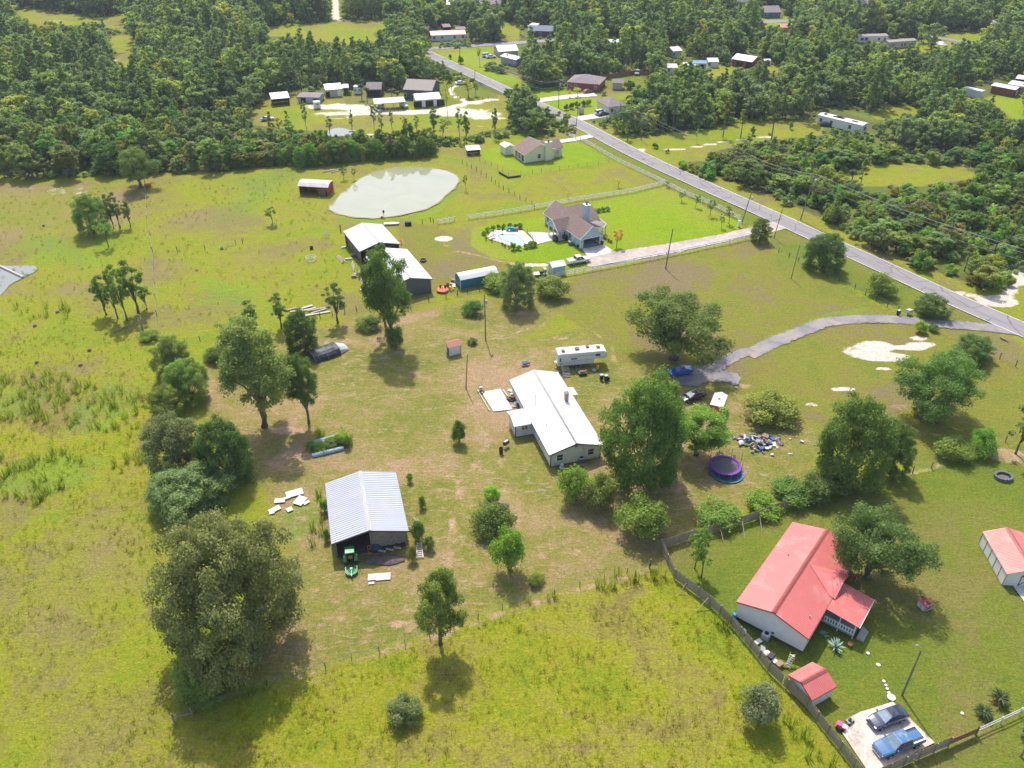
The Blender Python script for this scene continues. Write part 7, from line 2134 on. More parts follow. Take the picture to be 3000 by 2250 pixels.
ac_unit((1671,716),'dark air conditioner beside the pale blue house wall',.9,mat('ac_grey',(.16,.18,.2),.6),BH.rz)
bin_((1762,1112),'black wheeled bin, the single one near the camper',DBLUE)
bin_((1775,1114),'black wheeled bin with bags leaning on it near the camper',DBLUE)
bin_((1764,716),'black wheeled bin beside the open garage',DBLUE)
bin_((2631,922),'dark blue wheeled bin at the gravel entrance',DBLUE)
bin_((1694,724),'small black bin against the pale blue house corner',DBLUE,.8)
tag(MB().lathe([(.02,0),(.3,.05),(.34,.3),(.2,.55),(.02,.6)],9).build('bin_bag',BLACK,None,G(1782,1112)),'black rubbish bag leaning on the wheeled bin','bag')
cyl('yellow_drum','upright yellow drum under the nose of the camper','drum',(1751,1083),.28,.95,mat('yellow_plastic',(.80,.36,.01),.45),[(.24,0),(.28,.08),(.28,.8),(.2,.95),(.02,.98)])
cyl('wash_tub','round pale blue tub on the grass before the camper','tub',(1741,1086),.45,.2,mat('tub_blue',(.35,.5,.52),.5),[(.4,0),(.47,.22),(.42,.22),(.38,.05),(.02,.05)])
o=thing('grill_cart','low cart with clutter and a red toy before the camper','cart',G(1707,1097),.2)
MB().box(-.8,.8,-.4,.4,.35,.55).build('bed',GREY_WOOD,o);MB().box(-.6,.3,-.3,.3,.55,.8).build('load',BROWN_WOOD,o);MB().lathe([(.02,0),(.2,.1),(.18,.35),(.02,.42)],8,(.6,0,.5)).build('toy',mat('toy_red',(.65,.12,.12),.5),o)
for x in(-.5,.5):
 for s in(-1,1):wheel(o,x,s*.42,.18,.1,True)
o=thing('wheelbarrow','overturned blue wheelbarrow on the grass above the house','wheelbarrow',G(1539,1068),.3)
MB().loft([[(-.75,-.45,.55),(.65,-.4,.5),(.65,.4,.5),(-.75,.45,.55)],[(-.4,-.25,.12),(.35,-.22,.12),(.35,.22,.12),(-.4,.25,.12)]]).build('tray',mat('barrow_blue',(.02,.07,.2),.4),o)
MB().tube([(.5,-.3,.3),(-1.2,-.35,.5)],.03,5).tube([(.5,.3,.3),(-1.2,.35,.5)],.03,5).build('handles',STEEL,o);wheel(o,.75,0,.2,.1,True)
cyl('burn_barrel','tall rust black barrel in the yard beside the wing','barrel',(1468,1327),.32,1.1,mat('charred',(.05,.035,.03),.8),[(.3,0),(.33,.4),(.33,1.1),(.28,1.1),(.28,.6),(.02,.6)])
o=thing('smoker_grill','dark drum smoker grill with pale lid beside the barrel','grill',G(1483,1309),.8)
MB().tube([(-.5,0,.85),(.5,0,.85)],.34,12).build('drum',BLACK,o);MB().tube([(-.4,.05,1.0),(.4,.05,1.0)],.25,10).build('lid',STEEL,o)
for x in(-.4,.4):
 for s in(-.25,.25):MB().bar((x,s,0),(x,s,.7),.05).build('leg',STEEL,o)
o=thing('garden_figure','small white and blue garden ornament at the house corner','ornament',G(1646,1372))
MB().lathe([(.35,0),(.42,.15),(.3,.5),(.2,.55),(.28,.75),(.2,.95),(.02,1.0)],10).build('body',mat('chalk',(.62,.62,.6),.8),o);MB().lathe([(.3,.5),(.33,.62),(.22,.72),(.02,.74)],10).build('scarf',mat('scarf_blue',(.08,.3,.5),.6),o)
# clutter between slab and house: single items
JC=[('white_board','pale board',(.7,.69,.68)),('crate','dark crate',(.06,.05,.06)),('red_tub','red tub',(.5,.06,.02)),('blue_cooler','blue cooler',(.05,.12,.35)),('scrap_metal','grey scrap metal sheet',(.32,.33,.35)),('tyre','old tyre',(.03,.03,.03)),('plastic_bag','white plastic bag',(.75,.74,.74)),('brown_box','brown cardboard box',(.30,.2,.12))]
def junk(px,kind,where,s=.5,rz=None):
 nm,lab,c=JC[kind]
 m_=mat('junk_'+nm,c,.7,.12,2)
 rz=rnd.uniform(0,3)if rz is None else rz
 mb=MB()
 if nm in('red_tub',):mb.lathe([(.6*s,0),(.8*s,.7*s),(.7*s,.7*s),(.55*s,.1),(.02,.1)],10)
 elif nm=='tyre':mb.lathe([(.35,0),(.55,.02),(.6,.1),(.55,.18),(.35,.2)],12,close=True)
 elif nm in('white_board','scrap_metal'):mb.box(-s*1.3,s*1.3,-s*.6,s*.6,.0,.05,Matrix.Rotation(rnd.uniform(-.1,.12),4,'X')@Matrix.Translation((0,0,.08)))
 elif nm=='plastic_bag':mb.lathe([(.02,0),(s*.8,.06),(s*.9,s*.4),(s*.45,s*.8),(.02,s*.85)],7)
 else:mb.loft([[(-s,-s*.7,0),(s,-s*.7,0),(s,s*.7,0),(-s,s*.7,0)],[(-s*.95,-s*.66,s),(s*.97,-s*.7,s*.95),(s*.95,s*.66,s),(-s,s*.65,s*.97)]])
 return tag(mb.build(nm,m_,None,G(*px),rz),lab+' '+where,nm.replace('_',' '))
for px,k,wh,s in(((1498,1146),0,'leaning at the far end of the house clutter',.5),((1508,1152),3,'against the house wall by the clutter',.45),((1500,1156),6,'in the middle of the house clutter',.4),((1494,1164),7,'next to the patio slab edge',.4),((1502,1172),5,'lying in the house clutter',.5),((1511,1172),2,'among the clutter by the house',.55),((1490,1172),1,'at the slab edge of the clutter',.35),((1512,1183),6,'on the clutter nearest the wing',.5),((1508,1190),4,'lying flat where the clutter meets the wing',.6),((1521,1190),1,'tucked between wing and house wall',.45),((1411,1150),5,'at the far corner of the patio slab',.5),((1409,1136),6,'beyond the far corner of the patio slab',.35)):
 junk(px,k,wh,s)
 # rubbish heap: the tangle itself and the pieces one can name
gj=np.random.default_rng(3)
o=thing('rubbish_heap','sprawling heap of mixed household rubbish on the grass','rubbish heap',G(2222,1298))
cols=[(.66,.65,.66),(.05,.045,.055),(.45,.40,.37),(.30,.2,.15),(.16,.11,.14),(.62,.56,.54),(.05,.2,.26),(.42,.38,.38)]
for ci,c_ in enumerate(cols):
 mb=MB()
 for i in range(13):
  x,y=gj.normal()*2.2,gj.normal()*1.15
  z=max(.02,.55*math.exp(-(x/3)**2-(y/1.6)**2)*gj.uniform(.2,1.2))
  a,b,h=gj.uniform(.12,.5),gj.uniform(.08,.3),gj.uniform(.05,.28)
  mt=Matrix.Translation((x,y,z))@Matrix.Rotation(gj.uniform(0,6),4,'Z')@Matrix.Rotation(gj.uniform(-.7,.7),4,'X')@Matrix.Rotation(gj.uniform(-.6,.6),4,'Y')
  mb.box(-a,a,-b,b,0,h,mt)
 tag(mb.build('scraps',mat(f'scrap_{ci}',c_,.7,.15,3),o),kind='stuff')
for px,k,wh,s in(((2172,1299),6,'at the near end of the rubbish heap',.6),((2190,1284),0,'on top of the rubbish heap',.7),((2213,1287),4,'standing up in the rubbish heap',.8),((2231,1317),3,'at the front foot of the rubbish heap',.4),((2262,1290),3,'on the far shoulder of the rubbish heap',.45),((2240,1284),7,'in the middle of the rubbish heap',.6),((2266,1300),0,'sliding off the far end of the rubbish heap',.6),((2200,1308),2,'at the foot of the rubbish heap',.35)):
 junk(px,k,wh,s)
 # trampoline
p=G(2123,1376);rt=46/CAM_F*depth(p)*.99
o=thing('trampoline','round trampoline with purple pad ring and net poles','trampoline',p)
PUR=mat('purple_pad',(.22,.02,.36),.45,.1,1)
MB().lathe([(rt-.42,.9),(rt-.38,1.0),(rt,1.0),(rt+.04,.9),(rt,.84),(rt-.38,.84)],32,close=True).build('pad_ring',PUR,o)
MB().lathe([(.02,.88),(rt-.4,.88)],28).build('jump_mat',mat('jump_mat',(.12,.11,.12),.7),o)
for i in range(8):
 a=2*math.pi*i/8+.2
 x,y=math.cos(a)*rt,math.sin(a)*rt
 MB().tube([(x,y,0),(x,y,.95)],.04,6).build('leg',STEEL,o)
 if i in(0,1,2,3,7):MB().tube([(x*1.03,y*1.03,.1),(x*1.06,y*1.06,2.7)],.03,6).build('net_pole',BLACK,o)
for i in(0,1,2):
 a0,a1=2*math.pi*i/8+.2,2*math.pi*(i+1)/8+.2
 for z in np.arange(1.3,2.7,.22):
  MB().tube([(math.cos(a0)*rt*1.05,math.sin(a0)*rt*1.05,z),(math.cos(a1)*rt*1.05,math.sin(a1)*rt*1.05,z-.1)],.012,4).build('net_cord',BLACK,o)
tag(slab('x',[],0,None)if False else MB().lathe([(.02,.035),(rt+.35,.035)],26).build('blue_tarp',mat('blue_tarp',(.02,.12,.19),.6,.3,1.5,dirt=(.35,.27,.18),dscale=1.0,damt=.9),None,p-Vector((-.2,.5,0))),'blue ground tarp spread under the trampoline','tarp')
# garden bed between two half culverts
CULV=mat('culvert',(.26,.34,.40),.5,.15,2)
def half_pipe(a,b,label,r=.45):
 A,B=G(*a),G(*b);d=B-A;o=thing('half_culvert',label,'culvert',A,math.atan2(d.y,d.x));Lp=d.length
 mb=MB();n=int(Lp/.12)
 mb.loft([[(Lp*i/n,r*(1+.06*(i%2))*math.cos(math.pi*j/8),r*(1+.06*(i%2))*math.sin(math.pi*j/8))for j in range(9)]for i in range(n+1)])
 mb.build('shell',CULV,o)
half_pipe((915,1337),(1007,1314),'corrugated half culvert along the near side of the weedy bed')
half_pipe((922,1297),(1000,1276),'corrugated half culvert along the far side of the weedy bed')
for i,(px,t,w,k,lab)in enumerate([((935,1320),1290,45,'fresh','weeds at the stony end of the culvert bed'),((968,1313),1280,50,'green','weeds in the middle of the culvert bed'),((1000,1303),1265,45,'lime','tall bright weeds at the far end of the culvert bed'),((1018,1308),1272,30,'fresh','loose weeds outside the culvert bed end'),((908,1318),1290,30,'mid','low weeds outside the stony end of the bed')]):
 plant('shrub',f'bush{i % 3}',px,t,w,k,lab,'shrub')
for i,px in enumerate([(925,1318),(932,1308),(940,1302),(949,1296),(958,1292)]):
 tag(MB().lathe([(.02,0),(.3,.05),(.34,.2),(.2,.36),(.02,.4)],7).build('rubble_stone',mat('rubble',(.45,.37,.34),.9),None,G(*px),i),('pinkish rubble block in the culvert bed, '+('closest to the open end','second along','third along','fourth along','last along')[i]),'stone')
 # fallen roofing sheets beside the barn
SHEET=mat('scrap_sheet',(.58,.575,.56),.5,.1,1,dirt=(.40,.30,.24),dscale=.8,damt=.9)
for i,(px,w_,l_,rz_,lab)in enumerate([((863,1446),1.4,2.6,.4,'largest white roofing sheet beside the barn'),((880,1468),1.5,1.9,1.2,'cream square panel next to the largest roofing sheet'),((898,1474),.5,1.0,.8,'small white scrap at the end of the roofing sheets'),((820,1468),.9,1.6,.1,'white sheet standing apart from the roofing pile'),((805,1494),.9,1.8,.7,'white sheet with dark edge in the grass'),((849,1494),.8,.9,.6,'grey square sheet in the grass'),((836,1462),.4,1.6,.5,'narrow white strip between the sheets'),((797,1504),.4,.8,.3,'bluish scrap lying under the dark edged sheet')]):
 mb=MB();corr(mb,(-l_/2,-w_/2,.1),(l_/2,-w_/2,.14),(l_/2,w_/2,.22),(-l_/2,w_/2,.18),.25,.025)
 tag(mb.build('roofing_sheet',SHEET,None,G(*px),rz_),lab,'sheet')
 # ladder on the grass
A,B=G(1228,1591),G(1230,1636);d=B-A
o=thing('ladder','white ladder lying on the grass beside the barn','ladder',A,math.atan2(d.y,d.x));Ll=d.length
for s in(-1,1):MB().bar((0,s*.3,.12),(Ll,s*.48,.12),.1,.1).build('stile',WHITE_PAINT,o)
for i in range(8):MB().bar((Ll*(i+.5)/8,-.33-.14*i/8,.14),(Ll*(i+.5)/8,.33+.14*i/8,.14),.1,.06).build('rung',WHITE_PAINT,o)
# split wood beside the barn
for i in range(14):
 p=G(1203+30*rnd.random(),1530+36*rnd.random());a=math.radians(-55+rnd.uniform(-14,14));ln=rnd.uniform(1.2,2.4)
 tag(MB().tube([(-ln/2*math.cos(a),-ln/2*math.sin(a),.12+.04*i),(ln/2*math.cos(a),ln/2*math.sin(a),.1+.045*i)],[.09,.07],6).build('pole_wood',mat('split_wood',(.40,.30,.25),.9,.3,3),None,p),'grey pole in the loose wood pile at the barn side','pole','poles of the barn wood pile')
 # mulch heap, boards, clutter at the barn front
mb=MB();p=G(1124,1640)
rings=[]
for r_,z in((1.0,.02),(.8,.16),(.5,.32),(.2,.40)):
 rings.append([(3.0*r_*math.cos(6.283*j/20)*(1+.08*math.sin(3*j)),1.05*r_*math.sin(6.283*j/20)*(1+.1*math.sin(2*j+1)),z)for j in range(20)])
mb.loft(rings);tag(mb.build('mulch_heap',blend_mat('mulch',(.075,.06,.062),(.11,.088,.085),(.16,.13,.12),1.2,6),None,p,.05),'dark mulch heap spread in front of the barn wall','heap')
for i,(px,w_,l_,lab)in enumerate([((1094,1691),1.2,1.5,'worn pale board panel on the grass before the mulch'),((1123,1690),1.3,2.0,'cleaner pale board panel beside the worn one'),((1088,1709),.4,.8,'white scrap below the pale board panels')]):
 o=thing('wood_pallet',lab,'panel',G(*px),.12)
 n=max(2,int(l_/.28))
 for k in range(n):MB().box(-l_/2+l_*k/n+.01,-l_/2+l_*(k+1)/n-.01,-w_/2,w_/2,.05,.09+.01*rnd.random()).build('plank',mat('pale_board',(.62,.56,.52),.8,.1,2,dirt=(.4,.33,.27),dscale=1.5),o)
o=thing('orange_hoist','bright orange hand truck standing in the barn bay','hand truck',G(1083,1618),BARN.rz)
MB().bar((0,-.22,.05),(0,-.22,1.3),.06).bar((0,.22,.05),(0,.22,1.3),.06).bar((0,-.22,1.3),(0,.22,1.3),.06).bar((0,-.22,.7),(0,.22,.7),.06).build('frame',mat('hand_truck_orange',(.85,.12,.02),.5),o);MB().box(0,.4,-.25,.25,.03,.07).build('toe_plate',mat('hand_truck_orange',(.85,.12,.02),.5),o)
mb=MB();mb.loft([[(r_*math.cos(6.283*j/9)*(1+.15*math.sin(2.3*j)),.8*r_*math.sin(6.283*j/9),z)for j in range(9)]for r_,z in((1.2,0),(1.1,.5),(.8,1.0),(.35,1.35))])
tag(mb.build('covered_machine',mat('teal_tarp',(.02,.07,.09),.5,.3,2),None,G(1097,1606)),'machine under a dark teal cover in the barn bay','covered machine')
for i in range(9):
 tag(MB().lathe([(.02,0),(.2,.04),(.24,.15),(.14,.28),(.02,.3)],7).build('stone',mat('rubble',(.45,.37,.34),.9),None,G(1112+7.5*i,1615-1.6*i+(i%3)*3),i),'stone in the rough row under the barn boards','stone','stones under the barn boards')
 # teal shed clutter
p=G(1296.5,852);o=thing('spinner_ride','orange round spinner ride with two black seats by the teal shed','play ride',p)
MB().lathe([(.02,.38),(.9,.36),(1.25,.42),(1.35,.3),(1.2,.18),(.02,.2)],20).build('disc',mat('spinner_orange',(.80,.11,.06),.5),o);MB().tube([(0,0,.3),(0,0,1.0)],.06,6).build('stem',mat('spinner_orange',(.80,.11,.06),.5),o)
MB().tube([(0,0,0),(0,0,.3)],.25,8).build('pedestal',STEEL,o)
for s in(-.5,.55):MB().box(s-.2,s+.2,.5,.9,.4,.55).box(s-.2,s+.2,.8,.9,.5,1.0).build('seat',BLACK,o)
o=thing('yellow_slide','small yellow toy slide next to the orange spinner','toy slide',G(1322,849),.4)
MB().loft([[(-.5,-.3,0),(-.2,-.3,0),(-.2,.3,0),(-.5,.3,0)],[(-.35,-.22,.9),(-.15,-.22,.9),(-.15,.22,.9),(-.35,.22,.9)]]).build('tower',mat('toy_yellow',(.85,.55,.02),.5),o);MB().quad((-.15,-.22,.85),(.7,-.25,.08),(.7,.25,.08),(-.15,.22,.85)).quad((-.15,.22,.82),(.7,.25,.05),(.7,-.25,.05),(-.15,-.22,.82)).build('chute',mat('toy_yellow',(.85,.55,.02),.5),o)
for px,k,wh in(((1312,835),2,'between spinner and teal shed'),((1326,832),4,'leaning on the teal shed end'),((1330,838),0,'at the foot of the teal shed end'),((1311,840),5,'on the grass by the yellow slide'),((1328,824),7,'stacked at the teal shed corner')):
 junk(px,k,wh,.5)
 # pasture feeders and rings
def ring_feeder(px,r,h,label,m=STEEL,n=10):
 o=thing('ring_feeder',label,'feeder',G(*px))
 for z in(.05,h/2,h):MB().lathe([(r-.03,z-.03),(r+.03,z-.03),(r+.03,z+.03),(r-.03,z+.03)],18,close=True).build('hoop',m,o)
 for i in range(n):MB().tube([(r*math.cos(6.283*i/n),r*math.sin(6.283*i/n),0),(r*math.cos(6.283*i/n),r*math.sin(6.283*i/n),h)],.03,5).build('bar',m,o)
ring_feeder((911,762),1.15,.9,'pale ring feeder standing alone in the pasture',mat('galv_pale',(.55,.57,.58),.5))
ring_feeder((803,668),.75,1.0,'wire cage round the young pine',GREY_WOOD,14)
o=thing('hay_rack','tilted grey hay rack frame in the pasture','hay rack',G(958,694),.2)
for s in(-1,1):
 MB().bar((-.9,s*.6,1.0),(.9,s*.6,1.0),.06).bar((-.6,s*.2,.35),(.6,s*.2,.35),.06).build('rail',STEEL,o)
 for i in range(6):MB().bar((-.8+.32*i,s*.6,1.0),(-.5+.2*i,s*.2,.35),.04).build('bar',STEEL,o)
for x in(-.5,.5):MB().bar((x,0,0),(x,0,.4),.08).build('leg',STEEL,o)
cyl('feed_tub','black feed tub in the pasture near the ring feeder','tub',(913,729),.45,.5,BLACK,[(.4,0),(.48,.55),(.42,.55),(.36,.1),(.02,.1)])
cyl('concrete_ring','low dark fire ring on the lawn behind the grey barn','fire ring',(1240,764),.75,.35,mat('fire_ring',(.13,.10,.09),.9),[(.75,0),(.78,.38),(.62,.38),(.6,.06),(.02,.06)])
cyl('gate_post','thick post with a white cap in the meadow by the open barn','post',(998,678),.16,1.7,BROWN_WOOD,[(.16,0),(.15,1.6),(.12,1.85),(.02,1.9)])
cyl('salt_tub','grey tub in the far pasture beside two fence posts','tub',(650,729),.42,.5,STEEL,[(.38,0),(.45,.5),(.4,.5),(.34,.1),(.02,.1)])
for i,(a,b,z,lab)in enumerate([((986,752),(1003,772),.12,'outer stacked fence timber behind the tree'),((989,751),(1007,771),.14,'second stacked fence timber behind the tree'),((995,751),(1015,770),.12,'third stacked fence timber behind the tree'),((990,751),(1006,771),.34,'timber lying on top of the stack behind the tree')]):
 A,B=G(*a),G(*b);tag(MB().tube([(0,0,z),tuple(B-A+Vector((0,0,z)))],.12,7).build('timber',mat('new_timber',(.48,.38,.26),.9),None,A),lab,'timber')
tag(MB().loft([[(-.9,-.35,0),(.9,-.35,0),(.9,.35,0),(-.9,.35,0)],[(-.8,-.25,.3),(.85,-.25,.3),(.85,.25,.3),(-.8,.25,.3)]]).build('stone_slab',mat('pink_slab',(.55,.46,.42),.9),None,G(1021,760),.2),'pinkish stone slab beside the stacked timbers','slab')
def leaning_panel(a,b,h,label):
 A,B=G(*a),G(*b);d=B-A;o=thing('steel_gate',label,'gate',A,math.atan2(d.y,d.x));Lp=d.length
 for z in np.linspace(.15,h,5):MB().bar((0,.3*z/h,z),(Lp,.3*z/h,z),.05).build('bar',STEEL,o)
 for x in(0,Lp/2,Lp):MB().bar((x,.04,.1),(x,.3,h+.05),.06).build('upright',STEEL,o)
leaning_panel((1029,778),(1037,798),1.4,'grey gate panel standing in the pasture by the grey barn')
leaning_panel((1049,800),(1062,842),1.6,'long grey gate panel along the side of the grey barn')
for px,k,wh in(((1045,802),4,'behind the long gate panel'),((1060,804),2,'on the grass beside the grey barn'),((1037,812),7,'in the grass before the gate panels'),((1066,828),1,'next to the long gate panel'),((1064,848),0,'at the near end of the gate panel'),((1080,860),4,'under the tall tree by the barn'),((1008,724),4,'at the open barn wall'),((1036,750),7,'under the eave of the open barn')):
 junk(px,k,wh,.55)
 # pipes and boards in the grass behind the tarp
for i,(a,b,r_,lab)in enumerate([((892,926),(968,914),.12,'long white pipe lying at the fence'),((835,912),(868,903),.14,'pale plank bundle end in the grass'),((850,915),(888,908),.13,'second pale plank beside the bundle end'),((884,905),(916,896),.15,'grey plank stack in the middle of the lumber'),((900,912),(955,903),.14,'long brown plank in the lumber'),((912,918),(957,905),.1,'white edged plank in the lumber'),((885,911),(925,902),.1,'short dark plank in the lumber')]):
 A,B=G(*a),G(*b);tag(MB().bar((0,0,r_),tuple(B-A+Vector((0,0,r_))),r_*3.2,r_).build('plank',mat(f'lumber{i % 3}',((.62,.58,.55),(.38,.3,.26),(.5,.46,.44))[i%3],.9,.2,2),None,A),lab,'plank')
 # pond side
o=thing('jon_boat','white jon boat on the pond bank behind the open barn','boat',G(1147,658),.12)
mb=MB();mb.loft([[(x,-w_*.7,.05),(x,w_*.7,.05),(x,w_,.45),(x,-w_,.45)]for x,w_ in((-1.9,.55),(0,.62),(1.5,.5),(2.0,.3))]);mb.build('hull',WHITE_PAINT,o)
for x in(-1.0,.3):MB().box(x-.15,x+.15,-.55,.55,.45,.5).build('bench',STEEL,o)
o=thing('black_trough','black box trough in the meadow behind the barns','trough',G(1196,659),.1);MB().loft([[(-.8,-.5,0),(.8,-.5,0),(.8,.5,0),(-.8,.5,0)],[(-.85,-.55,.95),(.85,-.55,.95),(.85,.55,.95),(-.85,.55,.95)]]).build('tub',BLACK,o)
o=thing('fish_feeder','fish feeder on a post at the near edge of the pond','feeder',G(1125,637));MB().tube([(0,0,-.2),(0,0,1.3)],.05,6).build('post',BLACK,o);MB().lathe([(.1,1.2),(.26,1.4),(.26,1.9),(.05,2.05)],10).build('hopper',BLACK,o)
cyl('pond_tub','red tub on the bank next to the fish feeder','tub',(1119,639),.35,.4,mat('tub_red',(.3,.06,.05),.6),[(.3,0),(.36,.4),(.3,.4),(.27,.1),(.02,.1)])
OR=mat('hoist_orange',(.75,.09,.03),.5)
o=thing('loader_frame','orange loader frame sticking out of the open hay barn','loader',G(1170,726),OB.rz)
for s in(-1,1):MB().bar((-.4,s*.8,0),(-.4,s*.8,1.9),.14).bar((-.4,s*.8,1.85),(1.1,s*.8,1.4),.14).build('arm',OR,o)
MB().bar((-.4,-.8,1.85),(-.4,.8,1.85),.14).bar((1.1,-.8,1.4),(1.1,.8,1.4),.14).build('cross_tube',OR,o)
for i in range(6):
 p=OB.loc+Matrix.Rotation(OB.rz,3,'Z')@Vector((OB.L/2-2-(i//3)*1.6,(-1.6+1.6*(i%3))*1.3,.04))
 o=thing('round_bale','brown round hay bale stored in the open barn','hay bale',p,OB.rz,'round bales in the open barn');mb=MB();mb.loft([[(x,rr*math.cos(6.283*j/16),.7+rr*math.sin(6.283*j/16))for j in range(16)]for x,rr in((-.6,.62),(-.5,.7),(.5,.7),(.6,.62))]);mb.build('bale',mat('hay',(.34,.25,.14),.95,.3,5),o)
 # pool yard
slab('pool_patio',round_poly([tuple(p_)for p_ in Gn([(1430,692),(1440,676),(1466,672),(1530,672),(1546,690),(1565,706),(1550,718),(1535,727),(1506,724),(1470,712),(1436,702)])]),.045,CONC,True)
slab('patio',[(1547,680),(1602,682),(1626,703),(1572,716),(1562,702)],.052,CONC)
POOLW=[(1461,690),(1476,687),(1493,689),(1510,688),(1519,693),(1524,701),(1533,707),(1536,716),(1533,723),(1516,722),(1497,711),(1478,704),(1464,697)]
pw=round_poly([tuple(p_)for p_ in Gn(POOLW)])
mm,nt_,bs_=nodes('pool_water');bs_.inputs['Base Color'].default_value=(.38,.66,.72,1);bs_.inputs['Roughness'].default_value=.08
tag(slab('pool',pw,.062,mm,True),kind='structure')
mb=MB();cen=Vector((sum(x for x,y in pw)/len(pw),sum(y for x,y in pw)/len(pw),0))
for i in range(len(pw)):
 a,b=Vector((*pw[i],0)),Vector((*pw[(i+1)%len(pw)],0));ao,bo=cen+(a-cen)*1.06,cen+(b-cen)*1.06
 mb.quad((a.x,a.y,.07),(b.x,b.y,.07),(bo.x,bo.y,.12),(ao.x,ao.y,.12));mb.quad((ao.x,ao.y,.12),(bo.x,bo.y,.12),(bo.x,bo.y,.04),(ao.x,ao.y,.04))
tag(mb.build('pool_coping',mat('coping',(.12,.11,.13),.8)),kind='structure')
for i,(px,rz_)in enumerate([((1441,692),.35),((1448,686),.45),((1446,698),.2)]):
 o=thing('sun_lounger',('middle white sun lounger at the end of the pool','far white sun lounger at the end of the pool','near white sun lounger at the end of the pool')[i],'sun lounger',G(*px,.05),rz_-2.6,'pool loungers')
 MB().box(-.1,1.4,-.33,.33,.28,.36).build('seat',WHITE_PAINT,o);MB().quad((-.1,-.33,.34),(-.1,.33,.34),(-.65,.33,.9),(-.65,-.33,.9)).quad((-.1,.33,.3),(-.1,-.33,.3),(-.65,-.33,.86),(-.65,.33,.86)).build('backrest',WHITE_PAINT,o)
 for x in(0,1.25):
  for s in(-.28,.28):MB().bar((x,s,0),(x,s,.28),.06).build('leg',WHITE_PAINT,o)
o=thing('closed_parasol','closed dark parasol standing on the pool patio','parasol',G(1472,687,.05));MB().tube([(0,0,0),(0,0,2.4)],.03,6).build('pole',BLACK,o);MB().lathe([(.05,1.0),(.22,1.1),(.12,2.0),(.02,2.5)],8).build('canopy',BLACK,o);MB().lathe([(.35,0),(.35,.08),(.05,.12)],10).build('base',BLACK,o)
o=thing('blue_pool_slide','turquoise play slide and tubs at the far side of the pool','slide',G(1497,676,.05));TQ=mat('turquoise',(.01,.28,.45),.4)
MB().loft([[(-1.3,-.4,0),(-.9,-.4,0),(-.9,.4,0),(-1.3,.4,0)],[(-.6,-.35,1.0),(-.2,-.35,1.0),(-.2,.35,1.0),(-.6,.35,1.0)]]).build('chute',TQ,o);MB().loft([[(-.2,-.5,0),(1.2,-.5,0),(1.2,.5,0),(-.2,.5,0)],[(-.1,-.3,1.0),(.8,-.3,.9),(.8,.3,.9),(-.1,.3,1.0)]]).build('tower',TQ,o)
tag(MB().box(-.5,.5,-.3,.3,0,.7).box(-.55,.55,-.33,.33,.7,.8).build('deck_box',mat('deck_box',(.25,.22,.21),.8),None,G(1512,676,.05),.1),'brown deck box beside the turquoise slide','deck box')
tag(MB().box(-.8,.8,-.35,.35,0,.95).box(-.75,.75,-.33,.33,.95,1.15).build('black_grill',BLACK,None,G(1627,704,.1),BH.rz),'black grill cabinet at the porch corner','grill')
tag(MB().box(-.7,.7,-.35,.35,0,.9).box(-.72,.72,-.37,.37,.9,1.05).build('black_cabinet',BLACK,None,G(1655,700,.1),BH.rz),'black outdoor cabinet in the covered porch','cabinet')
wire_fence('black metal pool fence between pool and house patio',[(1546,682),(1556,693),(1567,706),(1562,712)],1.2,1.2,(.15,1.1),m=BLACK,pw=.06,key='pool',name='pool_fence',wr=.02)
wire_fence('black metal pool fence along the near side of the pool',[(1431,694),(1440,703),(1470,713),(1500,722)],1.0,1.2,(.15,1.1),m=BLACK,pw=.05,key='pool2',name='pool_fence',wr=.018)
for i,(px,t,w,k)in enumerate([((1418,687),674,18,'lime'),((1428,679),664,16,'lime'),((1445,675),660,16,'fresh'),((1461,671),656,14,'fresh'),((1476,670),655,15,'lime'),((1493,668),653,16,'olive'),((1508,668),655,14,'fresh'),((1523,670),653,20,'olive'),((1503,732),710,20,'fresh'),((1520,732),716,18,'lime'),((1540,728),713,16,'lime'),((1556,724),706,22,'fresh'),((1568,722),707,16,'olive'),((1424,703),694,8,'olive'),((1440,708),700,7,'rust'),((1472,718),710,8,'green'),((1479,724),716,8,'green'),((1491,727),719,8,'rust')]):
 plant('shrub',f'bush{i % 3}',px,t,w,k,('clipped hedge shrub round the pool, ' if w>12 else 'small flowering plant in the pool border, ')+('first','second','third','fourth','fifth','sixth','seventh','eighth','first in front','second in front','third in front','fourth in front','fifth in front','first','second','third','fourth','fifth')[i]+' counting from the lounger end','shrub','pool border plants')
for i,px in enumerate([(1742,625),(1754,622),(1767,619),(1780,617)]):
 plant('shrub',f'bush{i % 3}',px,px[1]-13,16,'mid','ornamental grass clump behind the blue house, '+('closest to the wall','second from the wall','third from the wall','farthest from the wall')[i],'shrub','ornamental grasses')
for i,px in enumerate([(1775,700),(1783,707),(1790,710)]):
 plant('shrub',f'bush{i % 3}',px,px[1]-9,11,('rust','green','rust')[i],'flower bush in the bed beside the garage, '+('closest to the wall','the middle one','farthest out')[i],'shrub')
 # sand filter trailer by the utility shed
o=thing('utility_trailer','small white trailer loaded with clutter behind the utility shed','trailer',G(1585,806),.2);MB().box(-2.0,1.3,-.7,.7,.45,.6).build('bed',WHITE_PAINT,o);MB().bar((-2,0,.5),(-3.2,0,.45),.1).build('tongue',WHITE_PAINT,o);MB().box(-.4,.5,-.5,.4,.6,1.1).build('load',BLACK,o);MB().box(.6,1.2,-.5,.5,.6,1.6).build('cage',STEEL,o)
for s in(-1,1):wheel(o,0,s*.8,.3,.18,True)
